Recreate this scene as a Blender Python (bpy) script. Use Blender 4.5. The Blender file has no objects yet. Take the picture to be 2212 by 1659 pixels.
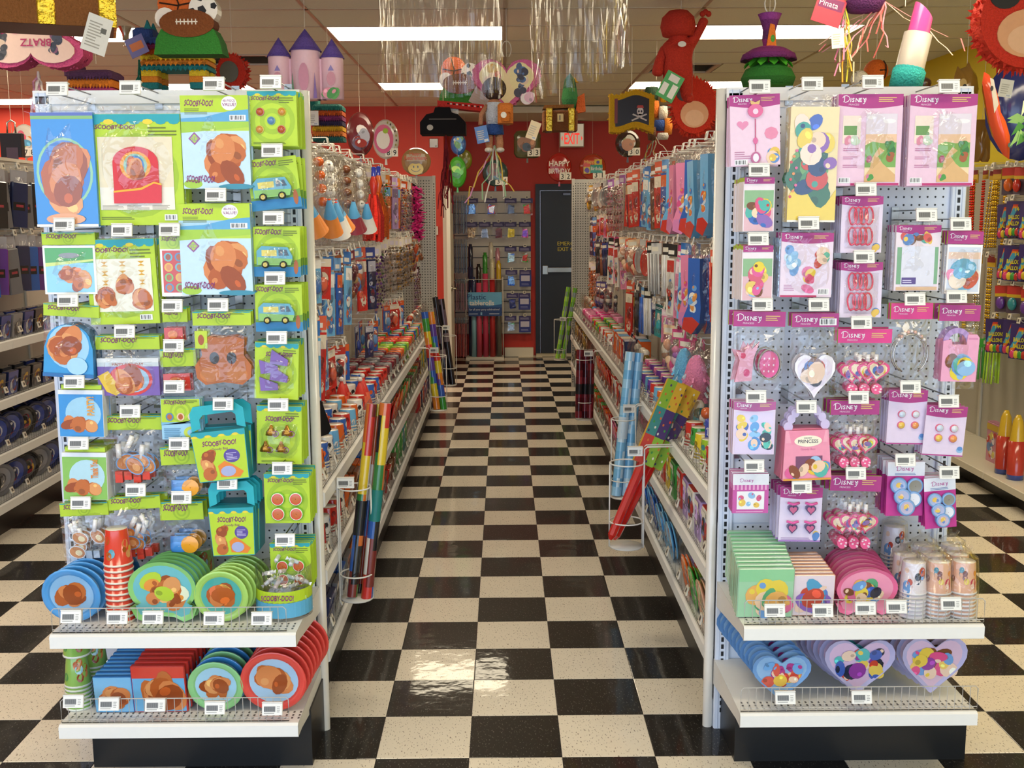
import bpy, math, random
from mathutils import Vector, Matrix
sc = bpy.context.scene
COL = sc.collection
PI = math.pi
# ---------------------------------------------------------------- camera
F_PX, W_PX, H_PX = 2352.7, 2212, 1659
CAM = Vector((.4276, -3.3433, 1.7457)); YAW, PITCH, ROLL = .0072345, -.1509101, -.0056312
_f = Vector((math.sin(YAW)*math.cos(PITCH), math.cos(YAW)*math.cos(PITCH), math.sin(PITCH)))
_r0 = Vector((math.cos(YAW), -math.sin(YAW), 0)); _u0 = _r0.cross(_f)
_r = _r0*math.cos(ROLL)+_u0*math.sin(ROLL); _u = _u0*math.cos(ROLL)-_r0*math.sin(ROLL)
cd = bpy.data.cameras.new('camera'); cam = bpy.data.objects.new('camera', cd); COL.objects.link(cam)
cd.sensor_fit = 'HORIZONTAL'; cd.sensor_width = 36; cd.lens = 36*F_PX/W_PX; cd.clip_start = .05; cd.clip_end = 100
m = Matrix((_r, _u, -_f)).transposed().to_4x4(); m.translation = CAM; cam.matrix_world = m
sc.camera = cam
def P(x, y, Y):
    "point of the plane y=Y seen at photograph pixel (x, y)"
    d = _f+_r*((x-W_PX/2)/F_PX)-_u*((y-H_PX/2)/F_PX)
    return CAM+d*((Y-CAM.y)/d.y)
def PX(x, y, X):
    d = _f+_r*((x-W_PX/2)/F_PX)-_u*((y-H_PX/2)/F_PX)
    return CAM+d*((X-CAM.x)/d.x)
# ---------------------------------------------------------------- world, light, exposure
w = bpy.data.worlds.new('daylight'); sc.world = w; w.use_nodes = True
bg = w.node_tree.nodes['Background']; bg.inputs[0].default_value = (.64, .79, 1.0, 1); bg.inputs[1].default_value = 3.7
LAMP = 13.5; LAMP_COL = (1, .86, .62)
vs = sc.view_settings; vs.view_transform = 'Standard'; vs.look = 'None'; vs.gamma = 1; vs.exposure = -.14; vs.use_curve_mapping = False
sc.cycles.transparent_max_bounces = 24; sc.cycles.max_bounces = 7; sc.cycles.diffuse_bounces = 3; sc.cycles.glossy_bounces = 3
pl = bpy.data.lights.new('storefront_portal', 'AREA'); pl.shape = 'RECTANGLE'; pl.size = 9.9; pl.size_y = 2.6; pl.cycles.is_portal = True
po = bpy.data.objects.new('storefront_portal', pl); COL.objects.link(po); po.location = (-1, -5.4, 1.5); po.rotation_euler = (PI/2, 0, 0)
# ---------------------------------------------------------------- helpers
_lin = {}
def lin(h):
    if h not in _lin:
        q = h.lstrip('#'); c = [int(q[i:i+2], 16)/255 for i in (0, 2, 4)]
        _lin[h] = tuple(x/12.92 if x <= .04045 else ((x+.055)/1.055)**2.4 for x in c)+(1.,)
    return _lin[h]
def shade(h, k):
    q = h.lstrip('#'); return '#%02x%02x%02x' % tuple(max(0, min(255, int(int(q[i:i+2], 16)*k))) for i in (0, 2, 4))
_mats = {}
def mat(key, rough=.5, metal=0., coat=0., nscale=60., nvar=.06, bump=0., bscale=80., spec=.5):
    if key in _mats: return _mats[key]
    m = bpy.data.materials.new(key); m.use_nodes = True; nt = m.node_tree; N = nt.nodes; b = N['Principled BSDF']; L = nt.links
    at = N.new('ShaderNodeAttribute'); at.attribute_name = 'Col'
    tc = N.new('ShaderNodeNewGeometry'); no = N.new('ShaderNodeTexNoise'); no.inputs['Scale'].default_value = nscale; no.inputs['Detail'].default_value = 2
    L.new(tc.outputs['Position'], no.inputs['Vector'])
    mr = N.new('ShaderNodeMapRange'); mr.inputs[3].default_value = 1-nvar; mr.inputs[4].default_value = 1+nvar
    L.new(no.outputs['Fac'], mr.inputs[0])
    mx = N.new('ShaderNodeVectorMath'); mx.operation = 'SCALE'
    L.new(at.outputs['Color'], mx.inputs[0]); L.new(mr.outputs[0], mx.inputs['Scale']); L.new(mx.outputs[0], b.inputs['Base Color'])
    b.inputs['Roughness'].default_value = rough; b.inputs['Metallic'].default_value = metal
    b.inputs['Coat Weight'].default_value = coat; b.inputs['Coat Roughness'].default_value = .12; b.inputs['Specular IOR Level'].default_value = spec
    if bump:
        n2 = N.new('ShaderNodeTexNoise'); n2.inputs['Scale'].default_value = bscale; n2.inputs['Detail'].default_value = 3
        L.new(tc.outputs['Position'], n2.inputs['Vector'])
        bp = N.new('ShaderNodeBump'); bp.inputs['Strength'].default_value = bump; bp.inputs['Distance'].default_value = .01
        L.new(n2.outputs['Fac'], bp.inputs['Height']); L.new(bp.outputs[0], b.inputs['Normal'])
    _mats[key] = m; return m
mat('card', .42, spec=.45); mat('gloss', .18, coat=.5, nvar=.03); mat('paint', .35, nvar=.02); mat('matte', .85, spec=.2)
mat('crepe', .8, nscale=140, nvar=.28, bump=.9, bscale=110, spec=.3); mat('metal', .25, 1., nvar=.03); mat('foil', .2, .75, bump=.6, bscale=30, nvar=.1)
mat('wall', .55, nscale=8, nvar=.04, bump=.05, bscale=200); mat('ceil', .9, nscale=220, nvar=.12, bump=.15, bscale=300, spec=.2)
mat('dark', .4, nvar=.1); mat('feather', .9, nscale=90, nvar=.35, bump=1, bscale=90); mat('tinsel', .25, .8, nscale=200, nvar=.4)
def film(key, tint=.97, gl=.13, bs=26., rough=.12, strength=.7, zs=1.):
    m = bpy.data.materials.new(key); m.use_nodes = True; nt = m.node_tree; N = nt.nodes; L = nt.links; N.remove(N['Principled BSDF'])
    t = N.new('ShaderNodeBsdfTransparent'); t.inputs[0].default_value = (tint, tint, tint, 1)
    g = N.new('ShaderNodeBsdfGlossy'); g.inputs['Roughness'].default_value = rough
    tc = N.new('ShaderNodeNewGeometry'); n = N.new('ShaderNodeTexNoise'); n.inputs['Scale'].default_value = bs; n.inputs['Detail'].default_value = 1.2; n.inputs['Distortion'].default_value = 1.4
    bp = N.new('ShaderNodeBump'); bp.inputs['Strength'].default_value = strength; bp.inputs['Distance'].default_value = .02
    mp = N.new('ShaderNodeMapping'); mp.inputs['Scale'].default_value = (1, 1, zs); L.new(tc.outputs['Position'], mp.inputs[0])
    L.new(mp.outputs[0], n.inputs['Vector']); L.new(n.outputs['Fac'], bp.inputs['Height']); L.new(bp.outputs[0], g.inputs['Normal'])
    lw = N.new('ShaderNodeLayerWeight'); lw.inputs[0].default_value = .25; L.new(bp.outputs[0], lw.inputs['Normal'])
    ma = N.new('ShaderNodeMath'); ma.operation = 'MULTIPLY_ADD'; ma.inputs[1].default_value = .45; ma.inputs[2].default_value = gl; ma.use_clamp = True
    L.new(lw.outputs['Facing'], ma.inputs[0])
    mx = N.new('ShaderNodeMixShader'); L.new(ma.outputs[0], mx.inputs[0]); L.new(t.outputs[0], mx.inputs[1]); L.new(g.outputs[0], mx.inputs[2])
    L.new(mx.outputs[0], N['Material Output'].inputs[0]); _mats[key] = m
film('film', .98, .055, 20, .14, .5); film('clear_strip', .988, .03, 22, .07, .6, .07)
def emit(key, col, s):
    m = bpy.data.materials.new(key); m.use_nodes = True; nt = m.node_tree; nt.nodes.remove(nt.nodes['Principled BSDF'])
    e = nt.nodes.new('ShaderNodeEmission'); e.inputs[0].default_value = col+(1,); e.inputs[1].default_value = s
    nt.links.new(e.outputs[0], nt.nodes['Material Output'].inputs[0]); _mats[key] = m
emit('lamp', LAMP_COL, LAMP)
emit('exit_red', (1, .06, .04), 1.1); emit('exit_face', (.62, .50, .34), .75)
def tile_mat():
    m = bpy.data.materials.new('vinyl_tile'); m.use_nodes = True; nt = m.node_tree; N = nt.nodes; L = nt.links; b = N['Principled BSDF']
    at = N.new('ShaderNodeAttribute'); at.attribute_name = 'Col'; tc = N.new('ShaderNodeNewGeometry')
    mp = N.new('ShaderNodeMapping'); mp.inputs['Scale'].default_value = (1, .38, 1); mp.inputs['Rotation'].default_value = (0, 0, .5); L.new(tc.outputs['Position'], mp.inputs[0])
    v = N.new('ShaderNodeTexNoise'); v.inputs['Scale'].default_value = 190; v.inputs['Detail'].default_value = 1; L.new(mp.outputs[0], v.inputs['Vector'])
    r1 = N.new('ShaderNodeMapRange'); r1.inputs[1].default_value = .64; r1.inputs[2].default_value = .69; L.new(v.outputs['Fac'], r1.inputs[0])
    hs = N.new('ShaderNodeRGBToBW'); L.new(at.outputs['Color'], hs.inputs[0])
    fl = N.new('ShaderNodeMix'); fl.data_type = 'RGBA'; fl.inputs[6].default_value = (.16, .14, .12, 1); fl.inputs[7].default_value = (.33, .27, .21, 1)
    gt = N.new('ShaderNodeMath'); gt.operation = 'LESS_THAN'; gt.inputs[1].default_value = .2; L.new(hs.outputs[0], gt.inputs[0]); L.new(gt.outputs[0], fl.inputs[0])
    fl.inputs[7].default_value = (.10, .09, .08, 1); fl.inputs[6].default_value = (.30, .24, .18, 1)
    n2 = N.new('ShaderNodeTexNoise'); n2.inputs['Scale'].default_value = 5; L.new(tc.outputs['Position'], n2.inputs['Vector'])
    mr = N.new('ShaderNodeMapRange'); mr.inputs[3].default_value = .92; mr.inputs[4].default_value = 1.08; L.new(n2.outputs['Fac'], mr.inputs[0])
    sc_ = N.new('ShaderNodeVectorMath'); sc_.operation = 'SCALE'; L.new(at.outputs['Color'], sc_.inputs[0]); L.new(mr.outputs[0], sc_.inputs['Scale'])
    mx = N.new('ShaderNodeMix'); mx.data_type = 'RGBA'; L.new(r1.outputs[0], mx.inputs[0]); L.new(sc_.outputs[0], mx.inputs[6]); L.new(fl.outputs[2], mx.inputs[7]); L.new(mx.outputs[2], b.inputs['Base Color'])
    b.inputs['Roughness'].default_value = .5; b.inputs['Specular IOR Level'].default_value = .2
    b.inputs['Coat Weight'].default_value = .5; b.inputs['Coat Roughness'].default_value = .06
    n3 = N.new('ShaderNodeTexNoise'); n3.inputs['Scale'].default_value = 9; n3.inputs['Detail'].default_value = 3; L.new(tc.outputs['Position'], n3.inputs['Vector'])
    bp = N.new('ShaderNodeBump'); bp.inputs['Strength'].default_value = .06; bp.inputs['Distance'].default_value = .02; L.new(n3.outputs['Fac'], bp.inputs['Height']); L.new(bp.outputs[0], b.inputs['Coat Normal'])
    _mats['vinyl'] = m
tile_mat()
_txt = {}
def text_geo(s, bold=.0):
    k = (s, bold)
    if k not in _txt:
        c = bpy.data.curves.new('t', 'FONT'); c.body = s; c.size = 1; c.resolution_u = 2; c.offset = bold; c.fill_mode = 'FRONT'
        o = bpy.data.objects.new('t', c); me = o.to_mesh()
        vv = [tuple(v.co) for v in me.vertices]; ff = [tuple(p.vertices) for p in me.polygons]
        o.to_mesh_clear(); bpy.data.objects.remove(o); bpy.data.curves.remove(c)
        x0 = min(v[0] for v in vv); x1 = max(v[0] for v in vv)
        _txt[k] = ([(v[0]-x0, v[1]) for v in vv], ff, x1-x0)
    return _txt[k]
class MB:
    def __init__(s): s.v, s.f, s.c, s.s, s.T = [], [], [], [], None
    def add(s, vs_, fs, col, smooth=False):
        b = len(s.v)
        s.v += [tuple(s.T @ Vector(p)) for p in vs_] if s.T is not None else [tuple(p) for p in vs_]
        cl = lin(col) if isinstance(col, str) else None
        for i, f in enumerate(fs):
            s.f.append([b+k for k in f]); s.c.append(cl or lin(col[i % len(col)])); s.s.append(smooth)
        return s
    def quad(s, a, b, c, d, col): return s.add([a, b, c, d], [(0, 1, 2, 3)], col)
    def box(s, x0, x1, y0, y1, z0, z1, col):
        return s.add([(x0, y0, z0), (x1, y0, z0), (x1, y1, z0), (x0, y1, z0), (x0, y0, z1), (x1, y0, z1), (x1, y1, z1), (x0, y1, z1)],
                     [(0, 3, 2, 1), (4, 5, 6, 7), (0, 1, 5, 4), (1, 2, 6, 5), (2, 3, 7, 6), (3, 0, 4, 7)], col)
    def cbox(s, x0, x1, y0, y1, z0, z1, col, e=.004):
        "box with its vertical edges and top edges chamfered"
        o = [(x0+e, y0), (x1-e, y0), (x1, y0+e), (x1, y1-e), (x1-e, y1), (x0+e, y1), (x0, y1-e), (x0, y0+e)]
        i = [(x0+2*e, y0+e), (x1-2*e, y0+e), (x1-e, y0+2*e), (x1-e, y1-2*e), (x1-2*e, y1-e), (x0+2*e, y1-e), (x0+e, y1-2*e), (x0+e, y0+2*e)]
        vv = [(x, y, z0) for x, y in o]+[(x, y, z1-e) for x, y in o]+[(x, y, z1) for x, y in i]
        ff = [tuple(range(7, -1, -1)), tuple(range(16, 24))]
        for k in range(8):
            n = (k+1) % 8; ff += [(k, n, 8+n, 8+k), (8+k, 8+n, 16+n, 16+k)]
        return s.add(vv, ff, col)
    def lathe(s, prof, col, n=16, c=(0, 0, 0), axis='z', smooth=True, sx=1., sy=1.):
        vv, ff, cc = [], [], []
        for r, z in prof:
            for k in range(n):
                a = 2*PI*k/n; x, y = r*math.cos(a)*sx, r*math.sin(a)*sy
                p = (x, y, z) if axis == 'z' else ((x, z, y) if axis == 'y' else (z, x, y))
                vv.append((p[0]+c[0], p[1]+c[1], p[2]+c[2]))
        for i in range(len(prof)-1):
            for k in range(n):
                q = (i*n+k, i*n+(k+1) % n, (i+1)*n+(k+1) % n, (i+1)*n+k); ff.append(q); cc.append(col if isinstance(col, str) else col[i % len(col)])
        if axis == 'y': ff = [tuple(reversed(q)) for q in ff]
        return s.add(vv, ff, cc, smooth)
    def tube(s, path, r, col, n=6, closed=False, r2=None):
        path = [Vector(p) for p in path]; N = len(path); vv, ff = [], []; up = None
        for i, p in enumerate(path):
            a = path[(i-1) % N] if closed or i else p; b = path[(i+1) % N] if closed or i < N-1 else p
            t = (b-a).normalized() if (b-a).length > 1e-9 else Vector((0, 0, 1))
            if up is None: up = Vector((0, 0, 1)) if abs(t.z) < .9 else Vector((1, 0, 0))
            x = t.cross(up)
            if x.length < 1e-6: x = t.orthogonal()
            x.normalize(); y = x.cross(t).normalized(); up = y
            rr = r if r2 is None else r+(r2-r)*i/(N-1)
            for k in range(n): q = 2*PI*k/n; vv.append(p+x*(math.cos(q)*rr)+y*(math.sin(q)*rr))
        M = N if closed else N-1
        for i in range(M):
            j = (i+1) % N
            for k in range(n): ff.append((i*n+k, i*n+(k+1) % n, j*n+(k+1) % n, j*n+k))
        if not closed: ff += [tuple(range(n-1, -1, -1)), tuple((N-1)*n+k for k in range(n))]
        return s.add(vv, ff, col, n > 5)
    def prism(s, o, y0, y1, col, side=None, smooth=False):
        "outline of (x, z) points extruded from y0 (front) to y1"
        n = len(o); s.add([(x, y0, z) for x, z in o], [tuple(range(n))], col)
        s.add([(x, y1, z) for x, z in o], [tuple(range(n-1, -1, -1))], side or col)
        s.add([(x, y0, z) for x, z in o]+[(x, y1, z) for x, z in o], [(k, n+k, n+(k+1) % n, (k+1) % n) for k in range(n)], side or col, smooth)
        return s
    def ell(s, cx, cz, rx, rz, y, col, n=14, rot=0.):
        pts = [(rx*math.cos(2*PI*k/n), rz*math.sin(2*PI*k/n)) for k in range(n)]; ca, sa = math.cos(rot), math.sin(rot)
        return s.add([(cx+a*ca-b*sa, y, cz+a*sa+b*ca) for a, b in pts], [tuple(range(n))], col)
    def poly(s, pts, y, col): return s.add([(x, y, z) for x, z in pts], [tuple(range(len(pts)))], col)
    def rect(s, x0, z0, x1, z1, y, col): return s.poly([(x0, z0), (x1, z0), (x1, z1), (x0, z1)], y, col)
    def sphere(s, c, r, col, n=12, m=8, sc_=(1, 1, 1)):
        prof = [(r*math.sin(PI*i/m), -r*math.cos(PI*i/m)) for i in range(m+1)]; prof[0] = (1e-5, -r); prof[-1] = (1e-5, r)
        T = s.T; s.T = (T if T is not None else Matrix()) @ Matrix.Translation(c) @ Matrix.Diagonal((*sc_, 1))
        s.lathe(prof, col, n); s.T = T; return s
    def text(s, t, x, z, h, y, col, shear=0., rot=0., align='l', bold=0., jit=0., flip=False, wmax=None):
        vv, ff, wd = text_geo(t, bold); h = h/.72
        sx = h if not wmax or wd*h <= wmax else wmax/wd
        off = {'l': 0, 'c': -wd*sx/2, 'r': -wd*sx}[align]; ca, sa = math.cos(rot), math.sin(rot); o = []
        for a, b in vv:
            u = a*sx+b*h*shear+off; q = b*h+(math.sin(a*1.9)*jit*h if jit else 0); o.append((x+u*ca-q*sa, y, z+u*sa+q*ca))
        return s.add(o, ff, col)
    def build(s, name, mk='card', parent=None, loc=None, rot=None):
        me = bpy.data.meshes.new(name); me.from_pydata(s.v, [], s.f)
        ca = me.color_attributes.new('Col', 'FLOAT_COLOR', 'CORNER'); buf = []
        for f, c in zip(s.f, s.c): buf.extend(c*len(f))
        ca.data.foreach_set('color', buf)
        me.polygons.foreach_set('use_smooth', s.s); me.materials.append(_mats[mk]); me.update()
        return obj(name, me, parent, loc, rot)
def obj(name, data, parent=None, loc=None, rot=None):
    o = bpy.data.objects.new(name, data); COL.objects.link(o)
    if parent is not None: o.parent = parent
    if loc is not None: o.location = loc
    if rot is not None: o.rotation_euler = rot
    return o
_seen = {}
ORD = 'first second third fourth fifth sixth seventh eighth ninth tenth eleventh twelfth thirteenth fourteenth fifteenth sixteenth seventeenth eighteenth nineteenth twentieth'.split()
def nth(i): return ORD[i] if i < 20 else ('twenty-'+ORD[i-20] if i < 29 else 'thirtieth' if i == 29 else 'thirty-'+ORD[i-30] if i < 39 else 'fortieth' if i == 39 else 'forty-'+ORD[i-40])
def tag(o, label, cat, group=None):
    if label in _seen: print('DUPLICATE LABEL', label)
    _seen[label] = 1; n = len(label.replace(',', ' ').split())
    if n > 16 or n < 4: print('LABEL LENGTH', n, label)
    o['label'] = label; o['category'] = cat
    if group: o['group'] = group
    return o
def thing(name, label, cat, loc=(0, 0, 0), rot=None, group=None): return tag(obj(name, None, None, loc, rot), label, cat, group)
def struct(o, parent=None): o['kind'] = 'structure'; return o
def stuff(o): o['kind'] = 'stuff'; return o
_kids = {}
def copy_tree(o, label, loc, rot=None, group=None):
    c = o.copy(); COL.objects.link(c); c.location = loc
    if rot is not None: c.rotation_euler = rot
    tag(c, label, c['category'], group or c.get('group'))
    for ch in o.children:
        d = ch.copy(); COL.objects.link(d); d.parent = c
        for g in ch.children: e = g.copy(); COL.objects.link(e); e.parent = d
    return c
def pillow(mb, w, h, d, col='#ffffff', seed=1, nx=7, nz=8, wr=.004):
    "crinkled clear bag: a bulged front sheet and a flat back sheet, x centred, z from 0"
    R = random.Random(seed); vv, ff = [], []
    for j in range(nz+1):
        for i in range(nx+1):
            u, v = i/nx, j/nz; e = min(1, 4*u*(1-u))*min(1, 3.2*v*(1-v)+.0)
            vv.append(((u-.5)*w+R.uniform(-wr, wr)*.6, -d*e**.6+R.uniform(-wr, wr)*(1 if 0 < i < nx else .3), v*h+R.uniform(-wr, wr)*.6))
    for j in range(nz):
        for i in range(nx): a = j*(nx+1)+i; ff.append((a, a+1, a+nx+2, a+nx+1))
    mb.add(vv, ff, col, False); mb.add([(-w/2, .001, 0), (w/2, .001, 0), (w/2, .001, h), (-w/2, .001, h)], [(3, 2, 1, 0)], col)
    return mb
def blobs(mb, x0, z0, x1, z1, y, cols, n, seed, k=.22):
    "loose cluster of overlapping coloured ovals (flat print)"
    R = random.Random(seed); W, H = x1-x0, z1-z0; s = min(W, H)
    for i in range(n):
        rx = s*k*R.uniform(.6, 1.25); rz = s*k*R.uniform(.6, 1.35)
        cx = R.uniform(x0+rx*.9, x1-rx*.9) if W > 2*rx else (x0+x1)/2; cz = R.uniform(z0+rz*.9, z1-rz*.9) if H > 2*rz else (z0+z1)/2
        mb.ell(cx, cz, min(rx, W/2), min(rz, H/2), y-.00012*i, cols[i % len(cols)], 12, R.uniform(0, 3))
        if n > 4: q = R.uniform(0, 6.28); f = R.uniform(.25, .45); mb.ell(cx+rx*.5*math.cos(q), cz+rz*.5*math.sin(q), rx*f, rz*f, y-.00012*i-.00006, [shade(cols[i % len(cols)], 1.3), shade(cols[i % len(cols)], .8), cols[(i+1) % len(cols)], cols[(i+2) % len(cols)]][i % 4], 9, q)
def lines(mb, x0, z0, x1, z1, y, n, col, seed=0):
    R = random.Random(seed); p = (z1-z0)/n
    for i in range(n): mb.rect(x0, z0+p*i, x0+(x1-x0)*R.uniform(.6, 1), z0+p*i+p*.42, y, col)
def barcode(mb, x0, z0, x1, z1, y):
    mb.rect(x0, z0, x1, z1, y, '#f4f4f4'); n = 9; W = (x1-x0)*.84; a = x0+(x1-x0)*.08
    for i in range(n): mb.rect(a+W*i/n, z0+(z1-z0)*.15, a+W*(i+(.35 if i % 3 else .65))/n, z1-(z1-z0)*.12, y-.0002, '#222222')
def heart(w, h, n=28):
    o = []
    for k in range(n):
        t = 2*PI*k/n; x = math.sin(t)**3; z = (13*math.cos(t)-5*math.cos(2*t)-2*math.cos(3*t)-math.cos(4*t))/16
        o.append((-x*w/2, (z+1.06)/2.0*h))
    return o
def plump(w, h, n=30):
    return [(x*.72+w*.5*.30*math.cos(PI/2+2*PI*k/n), z*.80+h*.06+h*.5*.24*(1+math.sin(PI/2+2*PI*k/n))*.7) for k, (x, z) in enumerate(heart(w, h, n))]
def oval(w, h, n=20, cx=0., cz=0.): return [(cx+w/2*math.cos(2*PI*k/n), cz+h/2*math.sin(2*PI*k/n)) for k in range(n)]
# ---------------------------------------------------------------- room shell
T = .3048; ZC = 3.02; YB = 9.45; YR = 10.58; XR = 3.97; XL = -6.2; XK = -.25; YF = -5.4
CREAM, BLACK, RED = '#e9decb', '#15120f', '#d03a22'
fl = struct(MB().box(XL, XR, YF, YR, -.06, -.0015, '#0c0a08').build('floor', 'dark'))
def tile_mesh(col):
    g, e = .0006, .0022; b = MB(); a = T-g
    o = [(g, g), (a, g), (a, a), (g, a)]; i = [(g+e, g+e), (a-e, g+e), (a-e, a-e), (g+e, a-e)]
    b.add([(x, y, -.0015) for x, y in o]+[(x, y, -.0007) for x, y in o]+[(x, y, 0) for x, y in i],
          [(8, 9, 10, 11)]+[(k, (k+1) % 4, 4+(k+1) % 4, 4+k) for k in range(4)]+[(4+k, 4+(k+1) % 4, 8+(k+1) % 4, 8+k) for k in range(4)], col)
    return b.build('tile', 'vinyl', fl)
proto = {0: tile_mesh(CREAM), 1: tile_mesh(BLACK)}; first = {0: 1, 1: 1}; placed = set()
near = [(i, j) for j in range(-1, 36) for i in range(-1, 4)]+[(i, j) for j in range(-1, 9) for i in range(-8, -3)]+[(i, j) for j in range(-1, 9) for i in range(5, 11)]
for i, j in near[:300]:
    k = (i+j) % 2; placed.add((i, j))
    t = proto[k] if first[k] else obj('tile', proto[k].data, fl); first[k] = 0; t.location = (i*T, j*T, 0)
b = MB()
for i in range(-20, 13):
    for j in range(-17, 34):
        if (i, j) in placed: continue
        x, y = i*T, j*T; b.quad((x+.0006, y+.0006, 0), (x+T-.0006, y+.0006, 0), (x+T-.0006, y+T-.0006, 0), (x+.0006, y+T-.0006, 0), CREAM if (i+j) % 2 == 0 else BLACK)
stuff(b.build('tile', 'vinyl', fl))
# ceiling: lay-in panels on a T-bar grid, long side across the aisle
ce = struct(MB().box(XL, XR, YF, YR, ZC+.03, ZC+.08, '#8d8578').build('ceiling', 'ceil'))
GX, GY = .45, 4.22; PW, PD = 1.22, .61
LIGHTS = {(-1, 0), (-1, 5), (1, 0), (1, 5), (-3, 0), (-3, 5), (-5, 7), (-1, -5), (1, -5), (-3, -5), (-1, -10), (1, -10), (-3, -10), (2, -5), (-5, 0), (-5, -5)}
VENTS = {(-2, 2), (1, 3), (-2, 6)}
pp = MB().box(.012, PW-.012, .012, PD-.012, 0, .015, '#dfdac6').build('panel', 'ceil', ce); fp = 1
for i in range(-6, 3):
    for j in range(-3, 9):
        if (i, j) in LIGHTS or (i, j) in VENTS: continue
        x, y = GX+i*PW, GY+j*PD
        if y > YB+.2: continue
        q = pp if fp else obj('panel', pp.data, ce); fp = 0; q.location = (x, y, ZC)
b = MB()
for i in range(-6, 3):
    for j in range(-16, -3):
        if (i, j) not in LIGHTS: x, y = GX+i*PW, GY+j*PD; b.box(x+.012, x+PW-.012, y+.012, y+PD-.012, ZC, ZC+.015, '#dfdac6')
stuff(b.build('panel', 'ceil', ce))
for i in range(-5, 4): MB().box(-.012, .012, YF, YR, -.003, .004, '#b3a88f').build('rail', 'paint', ce, (GX+i*PW, 0, ZC))
for j in range(-15, 10): MB().box(XL, XR, -.012, .012, -.003, .004, '#b3a88f').build('rail', 'paint', ce, (0, GY+j*PD, ZC))
HP = MB().box(.012, PW/2-.012, .012, PD-.012, 0, .015, '#dfdac6').build('panel', 'ceil', ce)
names = {(-1, 0): 'over the middle of the aisle behind the clear fringe', (-1, 5): 'deep in the aisle near the red wall', (1, 0): 'behind the red paper figure', (1, 5): 'at the far end behind the pirate flag', (-3, 0): 'beside the football party figure', (-3, 5): 'over the far dark tableware gondola', (-5, 7): 'by the red wall over the cutlery hooks'}
for q, (i, j) in enumerate(sorted(LIGHTS)):
    x, y = GX+i*PW, GY+j*PD
    t = thing('ceiling_light', 'bright fluorescent ceiling panel '+names.get((i, j), 'in the %s place toward the shop window' % nth(q)), 'light', (x+PW/2, y+PD/2, ZC), group='fluorescent ceiling panels')
    b = MB(); W, D = PW/2-.012, PD/2-.012
    for a in (-1, 1): b.box(-W, W, a*D-.01, a*D+.01, -.002, .03, '#d8d2c4'); b.box(a*W-.01, a*W+.01, -D+.01, D-.01, -.002, .03, '#d8d2c4')
    b.build('frame', 'paint', t); MB().quad((-W+.01, D-.01, .004), (W-.01, D-.01, .004), (W-.01, -D+.01, .004), (-W+.01, -D+.01, .004), '#ffffff').build('diffuser', 'lamp', t)
for q, (i, j) in enumerate(sorted(VENTS)):
    x, y = GX+i*PW, GY+j*PD
    t = thing('ceiling_vent', ['grey metal air vent behind the castle party figure', 'grey metal air vent beside the central clear fringe', 'grey metal air vent by the red figure'][q], 'vent', (x+PW/2, y+PD/2, ZC))
    q_ = obj('panel', HP.data, ce) if q else HP; q_.location = (x+PW/2, y, ZC); t.location.x = x+PW/4
    b = MB()
    for k in (-1, 1): b.box(-.29, .29, k*.275-.02, k*.275+.02, -.008, .02, '#c2bcaa').box(k*.275-.02, k*.275+.02, -.255, .255, -.008, .02, '#c2bcaa')
    b.build('frame', 'paint', t)
    for k in range(10): MB().add([(-.26, 0, 0), (.26, 0, 0), (.26, .045, .014), (-.26, .045, .014)], [(0, 3, 2, 1)], '#b5af9e').build('slat', 'paint', t, (0, -.25+.05*k, .0))
    MB().box(-.28, .28, -.27, .27, .035, .045, '#6f6a60').build('backing', 'paint', t)
for q, (px, py, Y) in enumerate([(274, 128, 4.2), (2013, 18, 2.6), (1290, 430, 9.9)][:2]):
    p = P(px, py, Y); t = thing('sprinkler', ['chrome fire sprinkler under the ceiling beside the football figure', 'chrome fire sprinkler on the ceiling near the yellow wall'][q], 'sprinkler', (p.x, Y, ZC))
    MB().lathe([(.045, 0), (.04, -.01), (.022, -.05), (.02, -.085), (.001, -.086)], '#b9b2a4', 16).build('cup', 'metal', t)
    MB().lathe([(.006, -.08), (.006, -.12), (.018, -.122), (.018, -.126), (.001, -.127)], '#b9b2a4', 10).build('deflector', 'metal', t)
# walls
struct(MB().box(XL, XK, YB, YB+.1, 0, ZC+.03, RED).build('wall_back', 'wall'))
struct(MB().box(XK-.1, XK, YB+.1, YR, 0, ZC+.03, RED).build('wall_alcove_side', 'wall'))
struct(MB().box(XK-.1, XR+.1, YR, YR+.1, 0, ZC+.03, '#c22f20').build('wall_alcove', 'wall'))
struct(MB().box(XR, XR+.1, YF, YR, 0, ZC+.03, '#d8c120').build('wall_right', 'wall'))
struct(MB().box(XL-.1, XL, YF, YB+.1, 0, ZC+.03, RED).build('wall_left', 'wall'))
struct(MB().box(XK, XR, YB, YR, 2.94, ZC-.01, '#dfdac6').build('ceiling_soffit', 'ceil'))
struct(MB().box(XL, XK-.05, YB-.012, YB, 0, .1, '#d8ccb4').build('baseboard_back', 'paint'))
p0, p1 = P(1090, 760, YR-.02), P(1152, 760, YR-.02)
struct(MB().cbox(p0.x, p1.x, YR-.1, YR-.001, 0, .11, '#e6dcc6').build('baseboard_alcove', 'paint'))
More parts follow.
